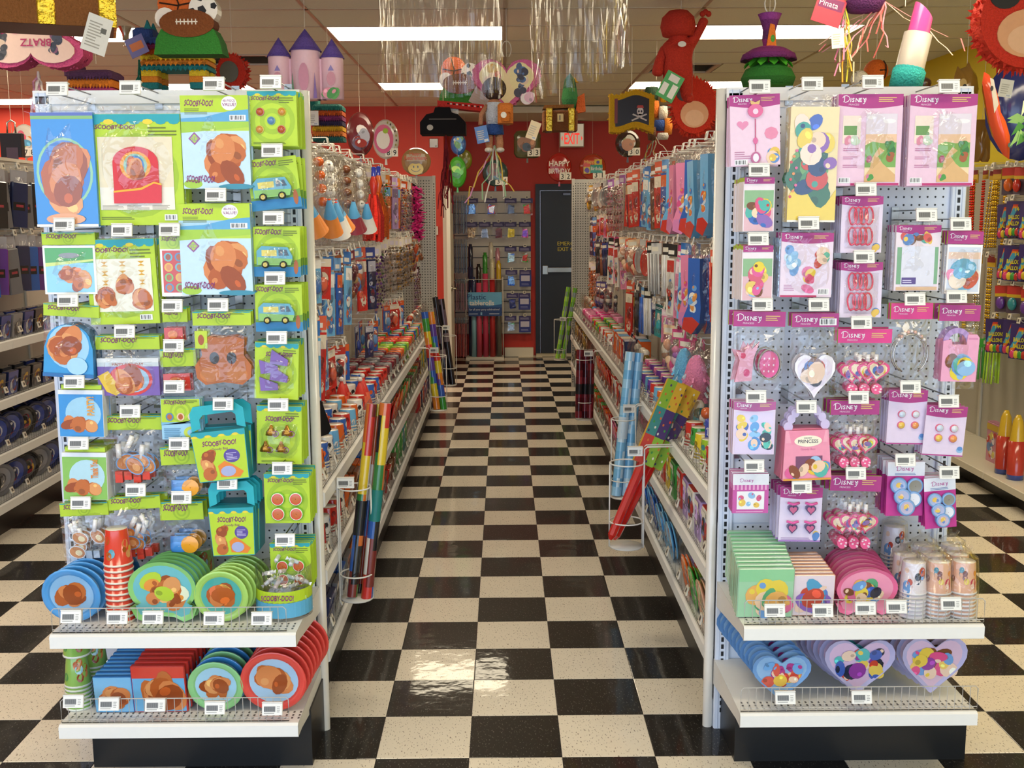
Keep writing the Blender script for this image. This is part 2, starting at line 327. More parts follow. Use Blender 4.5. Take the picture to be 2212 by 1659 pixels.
# emergency exit door
t = struct(MB().box(.835, .90, YR-.03, YR, 0, 2.17, '#0d0e12').box(1.86, 1.95, YR-.03, YR, 0, 2.17, '#0d0e12').box(.9, 1.86, YR-.03, YR, 2.09, 2.17, '#0d0e12').build('door_1', 'paint'))
MB().cbox(.905, 1.855, YR-.022, YR-.002, .03, 2.085, '#14171d', .002).build('panel', 'paint', t)
MB().box(.893, .899, YR-.034, YR-.03, 0, 2.09, '#8d9096').box(.9, 1.86, YR-.034, YR-.03, 2.085, 2.091, '#8d9096').build('edge_strip', 'metal', t)
z = P(1190, 582, YR).z
b = MB().cbox(.93, 1.80, YR-.10, YR-.06, z-.03, z+.03, '#a9a89f').cbox(.92, .99, YR-.11, YR-.022, z-.055, z+.055, '#b5b4ab'); b.build('push_bar', 'metal', t)
x = P(1204, 530, YR).x; z1 = P(1204, 530, YR).z; z2 = P(1204, 542, YR).z
MB().text('EMERGENCY', x, z1, .05, YR-.0235, '#d6c22a').text('EXIT ONLY', x+.003, z2, .05, YR-.0235, '#d6c22a').build('lettering', 'card', t)
MB().cbox(1.18, 1.28, YR-.05, YR-.022, 2.03, 2.06, '#6d7076').build('closer', 'metal', t)
struct(MB().box(.84, 1.86, YR-.14, YR-.031, 0, .03, '#c9bda0').build('trim_1', 'paint'))
# open white door seen edge on at the corner of the alcove
t = struct(MB().cbox(XK-.02, XK+.05, YB-.07, YB-.002, 0, 2.12, '#dcd3c0').build('trim_2', 'paint'))
d = struct(MB().cbox(XK+.056, XK+.10, YB-.75, YB-.01, .02, 2.08, '#e0d8c6').build('door_2', 'paint'))
MB().tube([(XK+.1, YB-.69, .98), (XK+.15, YB-.69, .98), (XK+.16, YB-.6, .98)], .011, '#a8a294', 8).lathe([(.03, 0), (.03, .012), (.001, .013)], '#a8a294', 12, (XK+.1, YB-.69, .98), 'x').build('door_handle', 'metal', d)
# small fittings on the red wall
p = P(937, 309, YB-.005)
t = thing('wall_plate', 'small grey blank plate high on the red wall', 'wall plate', (p.x, YB, p.z)); MB().cbox(-.05, .05, -.012, 0, -.05, .05, '#8b857e').build('plate', 'metal', t); MB().box(.015, .035, -.0135, -.012, -.04, -.03, '#3a3632').build('stamp', 'dark', t)
p = P(939, 498, YB-.005)
t = thing('thermostat', 'white thermostat box on the red wall by the pegboard', 'thermostat', (p.x, YB, p.z)); MB().cbox(-.04, .04, -.03, 0, -.05, .05, '#e2dccd').build('cover', 'paint', t); MB().box(-.02, .02, -.032, -.03, .005, .03, '#6f7468').build('display', 'gloss', t)
# EXIT sign
a, c = P(1209, 318, YR-.15), P(1262, 266, YR-.15); W, H = (c.x-a.x), (c.z-a.z)
t = thing('exit_sign', 'beige illuminated exit sign with red letters above the black door', 'sign', ((a.x+c.x)/2, YR-.12, a.z))
MB().cbox(-W/2, W/2, -.03, .03, 0, H, '#b8a98e').box(-.04, .04, -.01, .1, H, H+.02, '#b8a98e').build('housing', 'paint', t)
MB().rect(-W*.47, H*.04, W*.47, H*.96, -.0302, '#ffffff').build('lit_face', 'exit_face', t)
MB().text('EXIT', .0, H*.14, H*.46, -.0305, '#ff3020', align='c', bold=.02, wmax=W*.62).poly([(-W*.44, H*.37), (-W*.37, H*.48), (-W*.38, H*.37), (-W*.37, H*.26)], -.0305, '#ff3020').poly([(W*.44, H*.37), (W*.37, H*.26), (W*.38, H*.37), (W*.37, H*.48)], -.0305, '#ff3020').build('lettering', 'exit_red', t)
# ---------------------------------------------------------------- gondolas and end displays
WHITE = '#e9e8e4'
def holes(mb, x0, x1, z0, z1, y, p=.0254, r=.0036, col='#15171c'):
    n = int((x1-x0)/p); mz = int((z1-z0)/p); ox = (x1-x0-n*p)/2
    for i in range(n+1):
        for j in range(mz+1):
            x, z = x0+ox+i*p, z0+.012+j*p; mb.add([(x+r*math.cos(k*PI/3), y, z+r*math.sin(k*PI/3)) for k in range(6)], [(0, 1, 2, 3, 4, 5)], col)
def price_tag_mesh(w=.062, h=.036):
    b = MB().cbox(-w/2, w/2, -.004, .004, 0, h, '#f1efe8', .0015).box(-w/2, w/2, -.005, .012, h, h+.003, '#e6e3da')
    b.rect(-w*.40, h*.28, w*.16, h*.74, -.0043, '#8b8a86')
    for k in range(12): b.rect(-w*.39+k*w*.045, h*.34, -w*.39+k*w*.045+w*.02, h*.7, -.0046, '#4c4b49')
    lines(b, w*.23, h*.25, w*.42, h*.8, -.0043, 4, '#a09e98', 3); b.rect(-w*.40, h*.12, w*.1, h*.2, -.0043, '#b5b3ac')
    return b
TAG = price_tag_mesh().build('price_tag', 'paint'); TAGM = TAG.data; bpy.data.objects.remove(TAG)
b = MB().cbox(-.019, .019, -.003, .003, 0, .036, '#e8e0cf', .001).rect(-.010, .009, .010, .027, -.0033, '#7c766d').rect(-.004, .012, .008, .022, -.0036, '#3d3a36')
STAG = b.build('price_tag', 'paint'); STAGM = STAG.data; bpy.data.objects.remove(STAG)
def fence(mb, x0, x1, y, z0, h, step, r, col='#8f8a80'):
    "wire fence along x standing at y"
    pts = [(x0, y, z0), (x0, y, z0+h-.008), (x0+.008, y, z0+h), (x1-.008, y, z0+h), (x1, y, z0+h-.008), (x1, y, z0)]
    mb.tube(pts, r*1.5, col, 6, closed=True); mb.tube([(x0, y, z0+h*.12), (x1, y, z0+h*.12)], r*1.3, col, 4)
    n = max(2, int((x1-x0)/step))
    for i in range(1, n): x = x0+(x1-x0)*i/n; mb.tube([(x, y-.001, z0), (x, y-.001, z0+h)], r, col, 4)
def shelf_mesh(W, D, lh):
    "shelf of width W along x, front edge at y=0, depth D back, top at z=0"
    b = MB().box(-W/2, W/2, -.002, D, -.018, 0, WHITE)
    b.add([(-W/2, -.002, 0), (W/2, -.002, 0), (W/2, -.010, -.006), (-W/2, -.010, -.006), (W/2, -.010, -lh), (-W/2, -.010, -lh), (W/2, -.002, -lh-.004), (-W/2, -.002, -lh-.004), (W/2, .006, -lh+.004), (-W/2, .006, -lh+.004)],
          [(0, 3, 2, 1), (3, 5, 4, 2), (5, 7, 6, 4), (7, 9, 8, 6), (0, 9, 7, 5, 3), (1, 2, 4, 6, 8)], '#efeee9')
    for s in (-1, 1):
        x = s*(W/2+.0006)
        b.add([(x, -.002, 0), (x, -.002, -lh), (x, .05, -lh), (x, D, -.09), (x, D, 0)], [(0, 1, 2, 3, 4)] if s < 0 else [(4, 3, 2, 1, 0)], '#e2e0da')
    return b
def perfs(b, W, D):
    for i in range(int(W/.02)):
        for j in range(3):
            x, y = -W/2+.02+i*.02, .03+j*.02; b.add([(x-.003, y-.006, .0004), (x+.003, y-.006, .0004), (x+.003, y+.006, .0004), (x-.003, y+.006, .0004)], [(0, 1, 2, 3)], '#6b6a68')
YP = .205
ENDS = {}
def end_display(key, x0, x1, inner, label, lips, tagpx, kickx, ztop=2.145):
    t = thing('end_display', label, 'display rack', ((x0+x1)/2, YP, 0))
    c = (x0+x1)/2
    b = MB().box(x0-c, x1-c, 0, .012, .1, ztop, '#dbe4f3').box(x0-c, x1-c, -.004, 0, ztop-.055, ztop-.012, '#eceae6').box(x0-c, x1-c, -.004, 0, .73, .775, '#dbe4f3'); b.build('peg_panel', 'paint', t)
    b = MB(); holes(b, x0-c+.06, x1-c-.06, .55, ztop-.08, -.0006); stuff(b.build('peg_hole', 'dark', t))
    b = MB().box(x0-c-.005, x1-c+.005, -.012, .05, ztop-.012, ztop+.006, '#f0eeea').box(x0-c-.005, x1-c+.005, -.014, -.004, ztop-.035, ztop-.012, '#f0eeea'); b.build('top_cap', 'paint', t)
    for s in (-1, 1):
        xe = (x1-c if s == 1 else x0-c); a0, a1 = (xe-.048, xe) if s == 1 else (xe, xe+.048)
        u = MB().cbox(a0, a1, -.014, .04, 0, ztop, '#dfe8f6', .003).box(a0+.012, a0+.014, -.0155, -.014, 0, ztop, '#c4cfe2').box(a1-.014, a1-.012, -.0155, -.014, 0, ztop, '#c4cfe2').build('upright', 'paint', t)
        b = MB()
        for k in range(int((ztop-.1)/.0254)):
            z = .06+k*.0254; b.rect((a0+a1)/2-.0045, z, (a0+a1)/2+.0045, z+.0165, -.0147, '#14161b')
        stuff(b.build('slot', 'dark', u))
        if s == inner:
            r = .017; xc = xe+s*r
            b = MB().lathe([(r, 0), (r, ztop+.004), (.001, ztop+.006)], '#e6e0d4', 12, (xc, .012, 0)); b.build('corner_trim', 'gloss', t)
    k0, k1 = kickx
    MB().box(k0-c, k1-c, -.245, .0, 0, .19, '#0f0f10').build('kick_base', 'dark', t)
    SH = []
    for (pa, pb), tags in zip(lips, tagpx):
        a, d = P(*pa, -.215), P(*pb, -.215); W = d.x-a.x; z = (a.z+d.z)/2; mx = (a.x+d.x)/2-c
        s = shelf_mesh(W, .415, .042).build('shelf', 'paint', t, (mx, -.42, z)); b = MB(); perfs(b, W, .4); stuff(b.build('perforation', 'dark', s))
        b = MB(); fence(b, -W/2+.004, W/2-.03 if inner == 1 else W/2+.004, .008, .002, .075, .023, .0011, '#b9b6b0'); b.build('wire_fence', 'paint', s)
        SH.append(z)
        for (px, py) in tags:
            q = P(px, py+13, -.225); obj('price_tag', TAGM, s, (q.x-c-mx, -.009, q.z-z), (-.25, 0, 0))
    ENDS[key] = SH
    return t
end_display('L', -1.045, -.217, 1, 'white pegboard end display packed with lime green and blue party packs',
            [((108, 1362), (640, 1374)), ((128, 1556), (645, 1569))],
            [[(153, 1333), (253, 1335), (330, 1335), (462, 1337), (565, 1337)], [(158, 1516), (235, 1522), (335, 1524), (464, 1530), (588, 1532)]], (-.905, -.2))
end_display('R', 1.142, 1.915, -1, 'white pegboard end display hung with pink and magenta party packs',
            [((1606, 1357), (2125, 1343)), ((1598, 1545), (2110, 1531))],
            [[(1674, 1320), (1778, 1320), (1870, 1315), (1937, 1312), (2055, 1305)], [(1697, 1508), (1862, 1507)]], (1.165, 1.915))
_hk = {}
def peg_hook(label, x, y, z, L, face=0., small=False, double=False):
    "face: rotation about z; 0 points toward -y"
    k = (round(L, 2), small)
    if k not in _hk:
        b = MB(); r = .0022 if not small else .002; c = '#8d8b88' if not small else '#d9d6cf'
        b.tube([(0, -.002, 0), (0, -L+.01, 0), (0, -L, .006), (0, -L-.004, .018)], r, c, 6)
        b.tube([(0, -.002, .028), (0, -L-.01, .03), (0, -L-.018, .02)], r, c, 6)
        b.box(-.012, .012, -.006, -.001, -.02, .04, c)
        o = b.build('peg_hook', 'metal' if not small else 'paint'); h = obj('label_holder', STAGM if small else TAGM, o, (0, -L-.022, -.006 if small else -.004), (-.2, 0, 0))
        _hk[k] = o; tag(o, label, 'hook', 'wire hooks with price labels'); o.location = (x, y, z); o.rotation_euler = (0, 0, face); return o
    return copy_tree(_hk[k], label, (x, y, z), (0, 0, face))
def gondola(s, xb, xl, y0, y1, label, nsec, levels, far_hole):
    "s=+1: goods face +x (aisle on its +x side)"
    t = thing('gondola_shelving', label, 'shelving', (xb, y0, 0)); L = y1-y0
    b = MB().box(min(0, -.02*s), max(0, -.02*s), 0, L, 0, 2.13, '#bfb9ad')
    b.build('back_panel', 'paint', t)
    dx = abs(xl-xb)
    b = MB().box(min(0, s*(dx-.05)), max(0, s*(dx-.05)), 0, L, 0, .19, '#141312'); b.build('kick_base', 'dark', t)
    MB().box(min(-.02*s, s*.01), max(-.02*s, s*.01), 0, L, 2.13, 2.15, '#d8d3c6').build('top_cap', 'paint', t)
    for k in range(nsec+1): MB().cbox(min(-.02*s, s*.012), max(-.02*s, s*.012), L*k/nsec-.018, L*k/nsec+.018, 0, 2.135, '#d3cec2', .002).build('upright', 'paint', t)
    if far_hole:
        a0, a1 = (0, dx) if s > 0 else (-dx, 0); ye = L
        MB().box(a0, a1, ye, ye+.02, 0, 2.135, '#c3bfb6').build('end_panel', 'paint', t)
        b = MB(); holes(b, a0+.03, a1-.05, .1, 2.1, ye-.0006, .0254, .0055, '#1c1b1a'); stuff(b.build('peg_hole', 'dark', t))
        xe = a1 if s > 0 else a0
        u = MB().cbox(xe-.03 if s > 0 else xe, xe if s > 0 else xe+.03, ye-.012, ye+.03, 0, 2.14, '#cfcabe', .002).build('upright', 'paint', t)
        b = MB()
        for k in range(80): b.rect((xe-s*.015)-.004, .05+k*.0254, (xe-s*.015)+.004, .05+k*.0254+.015, ye-.0126, '#25241f')
        stuff(b.build('slot', 'dark', u))
    W = L/nsec
    for lv, (z, D) in enumerate(levels):
        sm = None
        for k in range(nsec):
            x = s*(dx+.0); rot = (0, 0, PI/2*s)
            if sm is None:
                o = shelf_mesh(W-.003, D, .052).build('shelf', 'paint', t); sm = o.data
                f = MB(); fence(f, -W/2+.006, W/2-.006, .004, .002, .086, .03, .0006, '#5f5b55'); f = f.build('wire_fence', 'paint', o); fm = f.data
            else: o = obj('shelf', sm, t); obj('wire_fence', fm, o)
            o.location = (x, W*(k+.5), z); o.rotation_euler = rot
            R = random.Random(lv*50+k+(7 if s < 0 else 0)); n = 5
            for q in range(n): obj('price_tag', STAGM, o, (-W/2+W*(q+R.uniform(.3, .7))/n, -.004, .03), (-.3, 0, 0))
    return t
LV = [(.272, .36), (.553, .32), (.828, .30)]
gondola(1, -.60, -.196, .275, 6.9, 'long white shelving lined with sports themed party goods', 6, LV, True)
gondola(-1, 1.53, 1.128, .275, 7.9, 'long white shelving lined with pink and blue party goods', 6, LV, True)
gondola(1, -2.78, -2.36, 1.6, 5.2, 'far white shelving of black and navy tableware beyond the lime display', 3, [(.195, .36), (.47, .34), (.765, .32), (1.085, .30)], False)
# wide balloon shelving along the yellow wall
t = thing('wall_shelving', 'white wall shelving of balloons and beads under the yellow wall', 'shelving', (3.95, 2.2, 0))
MB().box(-.03, -.005, 0, 4.6, .1, 2.1, '#b4afa2').build('back_panel', 'paint', t)
MB().box(-.42, -.03, 0, 4.6, 0, .1, '#141312').build('kick_base', 'dark', t)
for k in range(4): MB().cbox(-.50, -.03, k*1.15+.002, (k+1)*1.15-.002, .1, .145, '#e2d9c6').build('base_deck', 'paint', t)
for k in range(5): MB().cbox(-.045, -.03, k*1.15-.018+(.02 if k == 0 else 0), k*1.15+.018, .145, 2.12, '#d3cec2', .002).build('upright', 'paint', t)
# ---------------------------------------------------------------- packs on the lime and blue end display
LIME, LIME2, TEAL, SKY, BLUE, PURP, BROWN = '#b9d62f', '#a3c32a', '#2aa3b0', '#a9d3ea', '#2f86cf', '#84206a', '#c06a30'
BR = ['#c26a2e', '#b55a22', '#d8854a', '#9c4a1c', '#e09a5c']
PK = ['#e9c933', '#3f6fbe', '#e05a86', '#57b5a8', '#7a4a2c', '#c9352f', '#f0d9b8', '#8e6bb5']
def card(w, h, col, t=.0025, name='backing_card', mk='card', r=.0):
    b = MB().box(-w/2, w/2, -t, 0, 0, h, col); b.yt = -t-.0004; return b
def lime_face(b, w, h, y, z0=0., z1=None, band=True, logo=True, lx=-.42, lh=None, seed=1, bg=LIME):
    z1 = h if z1 is None else z1; H = z1-z0
    b.rect(-w/2+.001, z0+.001, w/2-.001, z1-.001, y, bg)
    for k in range(4):  # swirl rings, clipped to the card by staying small
        r = min(w, H)*(.46-.1*k); b.ell(0, z0+H*.45, r, min(r, H*.44), y-.0002*(k+1), shade(LIME2, 1.0) if k % 2 == 0 else bg, 20)
    if band:
        b.rect(-w/2+.001, z1-H*.07, w/2-.001, z1-.001, y-.0012, TEAL); n = 7
        for k in range(n): b.ell(-w/2+w*(k+.5)/n, z1-H*.07, w*.42/n, H*.025, y-.0013, [TEAL, '#e8d23a'][k % 3 == 1], 8)
    if logo:
        lh = lh or min(H*.1, w*.105); b.text('SCOOBY-DOO!', w*lx, z1-H*(.09 if band else .03)-lh*1.15, lh, y-.0014, PURP, .18, bold=.022, jit=.08, wmax=w*.56)
    lines(b, w*.14, z1-H*(.10 if band else .05)-min(H*.12, .03), w*.46, z1-H*(.10 if band else .05), y-.0014, 3, '#6d7a24', seed)
def wrapbag(root, w, h, d, seed, name='clear_bag', z=0, y=0): return pillow(MB(), w, h, d, '#ffffff', seed).build(name, 'film', root, (0, y, z))
def header(root, w, h, z, fn, t=.006, name='header_card'):
    b = MB().box(-w/2, w/2, -t, .001, z, z+h, '#b0c832'); fn(b, -t-.0004); return b.build(name, 'card', root)
def limehead(w, h, z, seed=1): return lambda b, y: lime_face(b, w, h, y, z, z+h, seed=seed, lh=h*.34)
def k_tablecover(root, w, h):
    b = MB().box(-w*.47, w*.47, -.022, -.002, 0, h*.88, '#2b8ad6'); y = -.0224
    b.rect(-w*.47, h*.855, w*.47, h*.88, y, '#4a5fb0').rect(-w*.47, h*.83, w*.47, h*.855, y, '#7fb25a')
    b.ell(0, h*.42, w*.43, h*.27, y, '#8fc7a0', 24).ell(0, h*.42, w*.39, h*.25, y-.0002, '#3d7fd0', 24)
    blobs(b, -w*.36, h*.06, w*.36, h*.68, y-.0006, BR, 9, 4, .4); b.ell(-.02*w, h*.06, w*.3, h*.045, y-.003, '#e2a070', 16).rect(-w*.47, 0, w*.47, h*.02, y-.003, '#e9e4da')
    b.build('folded_cover', 'gloss', root); wrapbag(root, w, h*1.0, .03, 3)
def k_centerpiece(root, w, h):
    b = card(w*.98, h*.93, LIME, .012); y = -.0125; W = w*.98
    lime_face(b, W, h*.93, y, seed=2, lh=h*.035, lx=-.44)
    b.rect(-W*.42, h*.13, W*.40, h*.74, y-.002, '#e9dcbc').rect(-W*.42, h*.13, W*.40, h*.32, y-.0022, '#efe9da')
    lines(b, -W*.40, h*.135, -.15*W, h*.175, y-.003, 4, '#a79f8c', 1); lines(b, -W*.13, h*.135, .12*W, h*.175, y-.003, 4, '#a79f8c', 2); lines(b, W*.15, h*.135, .38*W, h*.175, y-.003, 4, '#a79f8c', 3)
    barcode(b, W*.28, h*.04, W*.42, h*.09, y-.002); lines(b, -.42*W, h*.05, .1*W, h*.08, y-.002, 2, '#5f6b1e', 4)
    b.build('backing_card', 'card', root)
    b = MB(); a = [(-W*.25, 0), (W*.25, 0), (W*.25, h*.33)]+[(W*.25*math.cos(k*PI/10), h*.33+h*.13*math.sin(k*PI/10)) for k in range(1, 10)]+[(-W*.25, h*.33)]
    b.prism(a, -.0035, 0, '#d8323a').ell(0, h*.3, W*.17, h*.12, -.0038, '#f0a42c', 20).ell(0, h*.3, W*.13, h*.10, -.0040, '#9cc7b0', 20).ell(0, h*.3, W*.10, h*.085, -.0042, '#3f86c8', 18)
    blobs(b, -W*.09, h*.17, W*.09, h*.39, -.0046, BR, 6, 8, .5); b.build('arch_picture', 'card', root, (-.01*W, y-.003, h*.2))
    b = MB().prism([(-W*.25, 0), (W*.27, 0), (W*.28, h*.15), (W*.2, h*.17), (.06*W, h*.12), (-W*.25, h*.10)], -.004, 0, '#dc3c46').poly([(-W*.25, h*.09), (-W*.25, h*.105), (.05*W, h*.13), (W*.2, h*.18), (W*.28, h*.165), (W*.28, h*.15), (W*.2, h*.165), (.06*W, h*.112)], -.0044, '#f0b030')
    b.build('front_panel', 'card', root, (-.01*W, y-.007, h*.185)); wrapbag(root, w, h, .024, 7)
def k_value(root, w, h):
    b = card(w, h*.98, '#a9d0e6', .02); y = -.0204; z = h*.98
    b.rect(-w/2, z*.82, w/2, z, y, LIME).poly([(-w/2, z*.72), (w/2, z*.72), (w/2, z*.85), (w*.2, z*.83), (-.15*w, z*.77), (-w/2, z*.755)], y-.0002, '#5fa8d6')
    b.rect(-w/2, z*.62, w/2, z*.72, y-.0002, '#b8d648').rect(-w/2, 0, w/2, z*.62, y-.0002, '#c5e2f2').poly([(-w/2, z*.60), (w/2, z*.66), (w/2, z*.72), (-w/2, z*.72)], y-.0004, '#a5cc45').ell(-w*.36, z*.05, w*.14, z*.05, y-.0005, '#a5cc45')
    b.text('SCOOBY-DOO!', -w*.44, z*.89, z*.062, y-.0006, PURP, .15, bold=.025, jit=.08, wmax=w*.42); b.ell(w*.22, z*.915, w*.115, z*.075, y-.0006, '#f4f2f2', 22)
    b.text('48-PIECE', w*.22, z*.93, z*.026, y-.0009, PURP, align='c', wmax=w*.2).text('VALUE!', w*.22, z*.885, z*.034, y-.0009, PURP, align='c', bold=.01, wmax=w*.2)
    lines(b, -w*.44, z*.80, -.1*w, z*.87, y-.0006, 4, '#73822b', 2); barcode(b, w*.22, z*.73, w*.46, z*.79, y-.0006)
    b.poly([(-w*.4, z*.54), (-w*.31, z*.61), (-w*.22, z*.54), (-w*.31, z*.47)], y-.0008, '#9a5a9e').poly([(-w*.375, z*.54), (-w*.31, z*.59), (-w*.245, z*.54), (-w*.31, z*.49)], y-.0010, '#a8cf58').text('SD', -w*.31, z*.515, z*.05, y-.0012, '#a77bb0', align='c')
    blobs(b, -w*.16, z*.06, w*.44, z*.60, y-.0012, BR, 9, 5, .36); b.ell(w*.28, z*.02, w*.26, z*.03, y-.003, '#3f8fa8', 16); b.text('SCOOBY-DOO!', -w*.46, z*.07, z*.07, y-.003, PURP, .15, bold=.025, jit=.08, wmax=w*.42)
    b.build('printed_pack', 'card', root); wrapbag(root, w*1.02, h*.98, .026, 11)
def bump(root, name, x, z, r, col, ring, y=-.003, d=.6):
    o = MB().lathe([(r, 0), (r, -.3*r*d*2), (r*.85, -.5*r*d*2), (r*.5, -.72*r*d*2), (.0005, -.8*r*d*2)], [ring, ring, col, col], 14, (0, 0, 0), 'y').build(name, 'gloss', root, (x, y, z)); return o
def k_rings(root, w, h):
    b = card(w, h, LIME); lime_face(b, w, h, b.yt, lh=h*.065); lines(b, -w*.4, h*.04, w*.3, h*.08, b.yt-.002, 2, '#5f6b1e'); b.build('backing_card', 'card', root)
    for k, (x, z) in enumerate([(-.24, .62), (.2, .62), (-.02, .46), (-.26, .30), (.18, .30)]): bump(root, 'toy_ring', x*w, z*h, w*.085, ['#b4532a', '#c98a3c', '#5a86b4', '#c98a3c', '#b4532a'][k], ['#e58aa8', '#e8c55a', '#8fc0e0', '#f0dc8a', '#e58aa8'][k])
def k_van(root, w, h):
    b = card(w, h, LIME); lime_face(b, w, h, b.yt, band=False, lh=h*.1, lx=-.47); b.rect(-w/2, 0, w/2, h*.2, b.yt-.002, '#2f84b8').poly([(-w/2, h*.2), (w/2, h*.2), (w/2, h*.36), (0, h*.24), (-w/2, h*.26)], b.yt-.0018, '#6f9a2c').ell(w*.4, h*.2, w*.05, h*.15, b.yt-.0026, '#b0602c', 10)
    b.build('backing_card', 'card', root)
    o = [(-.34, .24), (.32, .24), (.36, .34), (.36, .42), (.27, .6), (-.24, .62), (-.34, .52)]
    v = MB().prism([(x*w*1.08-.02*w, z*h) for x, z in o], -.02, 0, '#4a9ab0'); v.poly([(x*w, z*h) for x, z in [(-.37, .24), (.33, .24), (.37, .36), (-.37, .4)]], -.0204, '#7fb83a').rect(-w*.28, h*.42, w*.04, h*.54, -.0206, '#d9c63c').rect(w*.08, h*.43, w*.17, h*.55, -.0206, '#28404f').poly([(w*.2, h*.43), (w*.30, h*.43), (w*.25, h*.55), (w*.2, h*.55)], -.0206, '#28404f')
    v = v.build('toy_van', 'gloss', root, (-.02*w, -.003, 0))
    for x in (-.2, .18): MB().lathe([(h*.075, 0), (h*.075, -.008), (h*.045, -.010), (.001, -.010)], ['#26302c', '#26302c', '#c9b040'], 12, (x*w, -.018, h*.25), 'y').build('wheel', 'gloss', v)
    pillow(MB(), w*.84, h*.5, .034, '#ffffff', 5, 5, 5, .002).build('blister', 'film', root, (-.02*w, -.002, h*.18))
def k_lootbag(root, w, h):
    b = MB().box(-w*.49, w*.49, -.01, -.002, 0, h*.78, '#f1f3f2'); y = -.0104
    b.rect(-w*.45, h*.03, w*.45, h*.74, y, '#8fd0ee').rect(-w*.45, h*.5, w*.45, h*.74, y-.0002, '#4aa353').poly([(-w*.45, h*.44), (w*.45, h*.53), (w*.45, h*.56), (-w*.45, h*.5)], y-.0004, '#cfe07a').ell(0, h*.62, w*.2, h*.045, y-.0004, '#8b8f92', 16); blobs(b, -w*.3, h*.04, w*.44, h*.46, y-.0006, BR, 7, 14, .3)
    b.build('party_bag', 'gloss', root); header(root, w, h*.2, h*.79, limehead(w, h*.2, h*.79)); wrapbag(root, w, h*.8, .018, 5)
def k_dangler(root, w, h):
    b = card(w*.97, h*.97, LIME, .008); W, H = w*.97, h*.97; y = -.0084; lime_face(b, W, H, y, lh=H*.05, lx=-.45)
    b.rect(-W*.43, H*.15, W*.43, H*.77, y-.002, '#f0ecd8'); barcode(b, W*.22, H*.045, W*.40, H*.11, y-.002)
    for x in (-.24, .02, .29):
        for k in range(6): z = .74-.055*k-(.0 if x else 0); b.poly([(W*(x-.05), H*z), (W*(x+.05), H*z), (W*x, H*(z-.03))], y-.0024, ['#d9a326', '#f0e6c0'][k % 2]); b.poly([(W*(x-.05), H*(z-.055)), (W*(x+.05), H*(z-.055)), (W*x, H*(z-.03))], y-.0024, ['#d9a326', '#f0e6c0'][k % 2])
    for i, (x0, z0) in enumerate([(-.4, .2), (-.1, .36), (.12, .17)]): blobs(b, W*x0, H*z0, W*(x0+.29), H*(z0+.24), y-.003, BR, 6, 20+i, .42)
    b.build('backing_card', 'card', root); wrapbag(root, w, h, .018, 9)
def k_stickers(root, w, h):
    b = card(w, h, '#f2f0ea'); y = b.yt; lime_face(b, w, h, y, h*.76, h, lh=h*.07); b.rect(-w*.42, h*.06, w*.42, h*.74, y, '#c93a33')
    for i in range(2):
        for j in range(4): c = ['#5a86b4', '#7cbf6a', '#e0b040', '#6ab0c0'][(i+j) % 4]; b.ell(w*(-.2+.4*i), h*(.14+.165*j), w*.165, h*.072, y-.0005, c, 14).ell(w*(-.2+.4*i), h*(.14+.165*j), w*.1, h*.05, y-.0008, BR[(i*3+j) % 5], 10)
    b.build('sticker_sheet', 'gloss', root)
def k_lunch(root, w, h):
    b = MB(); o = [(-w*.44, 0), (w*.44, 0), (w*.42, h*.4)]+[(w*.38*math.cos(k*PI/10), h*.5+h*.22*math.sin(k*PI/10)) for k in range(0, 11)]+[(-w*.42, h*.4)]
    b.prism(o, -.03, -.002, '#3a9ad8', '#2b78b8').ell(w*.0, h*.42, w*.36, h*.3, -.0304, '#9fd0f0', 22); blobs(b, -w*.34, h*.06, w*.3, h*.68, -.031, BR, 9, 30, .36); b.rect(-w*.44, 0, w*.44, h*.05, -.034, '#2d6fb0').ell(w*.16, h*.16, w*.18, h*.12, -.0345, '#a8d6f4', 16)
    b.build('treat_box', 'card', root); header(root, w*.97, h*.17, h*.82, limehead(w*.97, h*.17, h*.82, 4)); wrapbag(root, w, h*.84, .04, 31)
def k_banner(root, w, h):
    b = MB().box(-w*.46, w*.46, -.014, -.004, h*.14, h*.62, '#7c5fae'); y = -.0144
    b.rect(-w*.46, h*.56, w*.46, h*.68, y-.0002, '#c9d3d8').rect(-w*.46, h*.62, w*.46, h*.68, y-.0003, '#dfe3e4').text('HAPPY BIRTHDAY', 0, h*.575, h*.04, y-.0006, '#a8552c', align='c', bold=.02, wmax=w*.84).ell(.03*w, h*.37, w*.33, h*.23, y-.0004, '#d8403c', 22).ell(w*.06, h*.37, w*.25, h*.185, y-.0008, '#9cc3dc', 20)
    b.poly([(-w*.46, h*.42), (-w*.3, h*.5), (-w*.1, h*.2), (-w*.2, h*.14), (-w*.34, h*.2)], y-.0006, '#e8c23a'); blobs(b, -w*.22, h*.17, w*.24, h*.56, y-.0012, BR, 8, 33, .4); b.build('folded_banner', 'card', root)
    header(root, w*.96, h*.2, h*.8, limehead(w*.96, h*.2, h*.8, 6)); wrapbag(root, w, h*.82, .026, 35)
def k_small(root, w, h):
    b = MB().box(-w*.44, w*.30, -.012, -.002, h*.02, h*.42, '#cc3b30').ell(-w*.1, h*.22, w*.2, h*.12, -.0126, '#e58a50'); b.build('favour', 'gloss', root); header(root, w, h*.42, h*.58, limehead(w, h*.42, h*.58, 8)); wrapbag(root, w, h*.6, .016, 37)
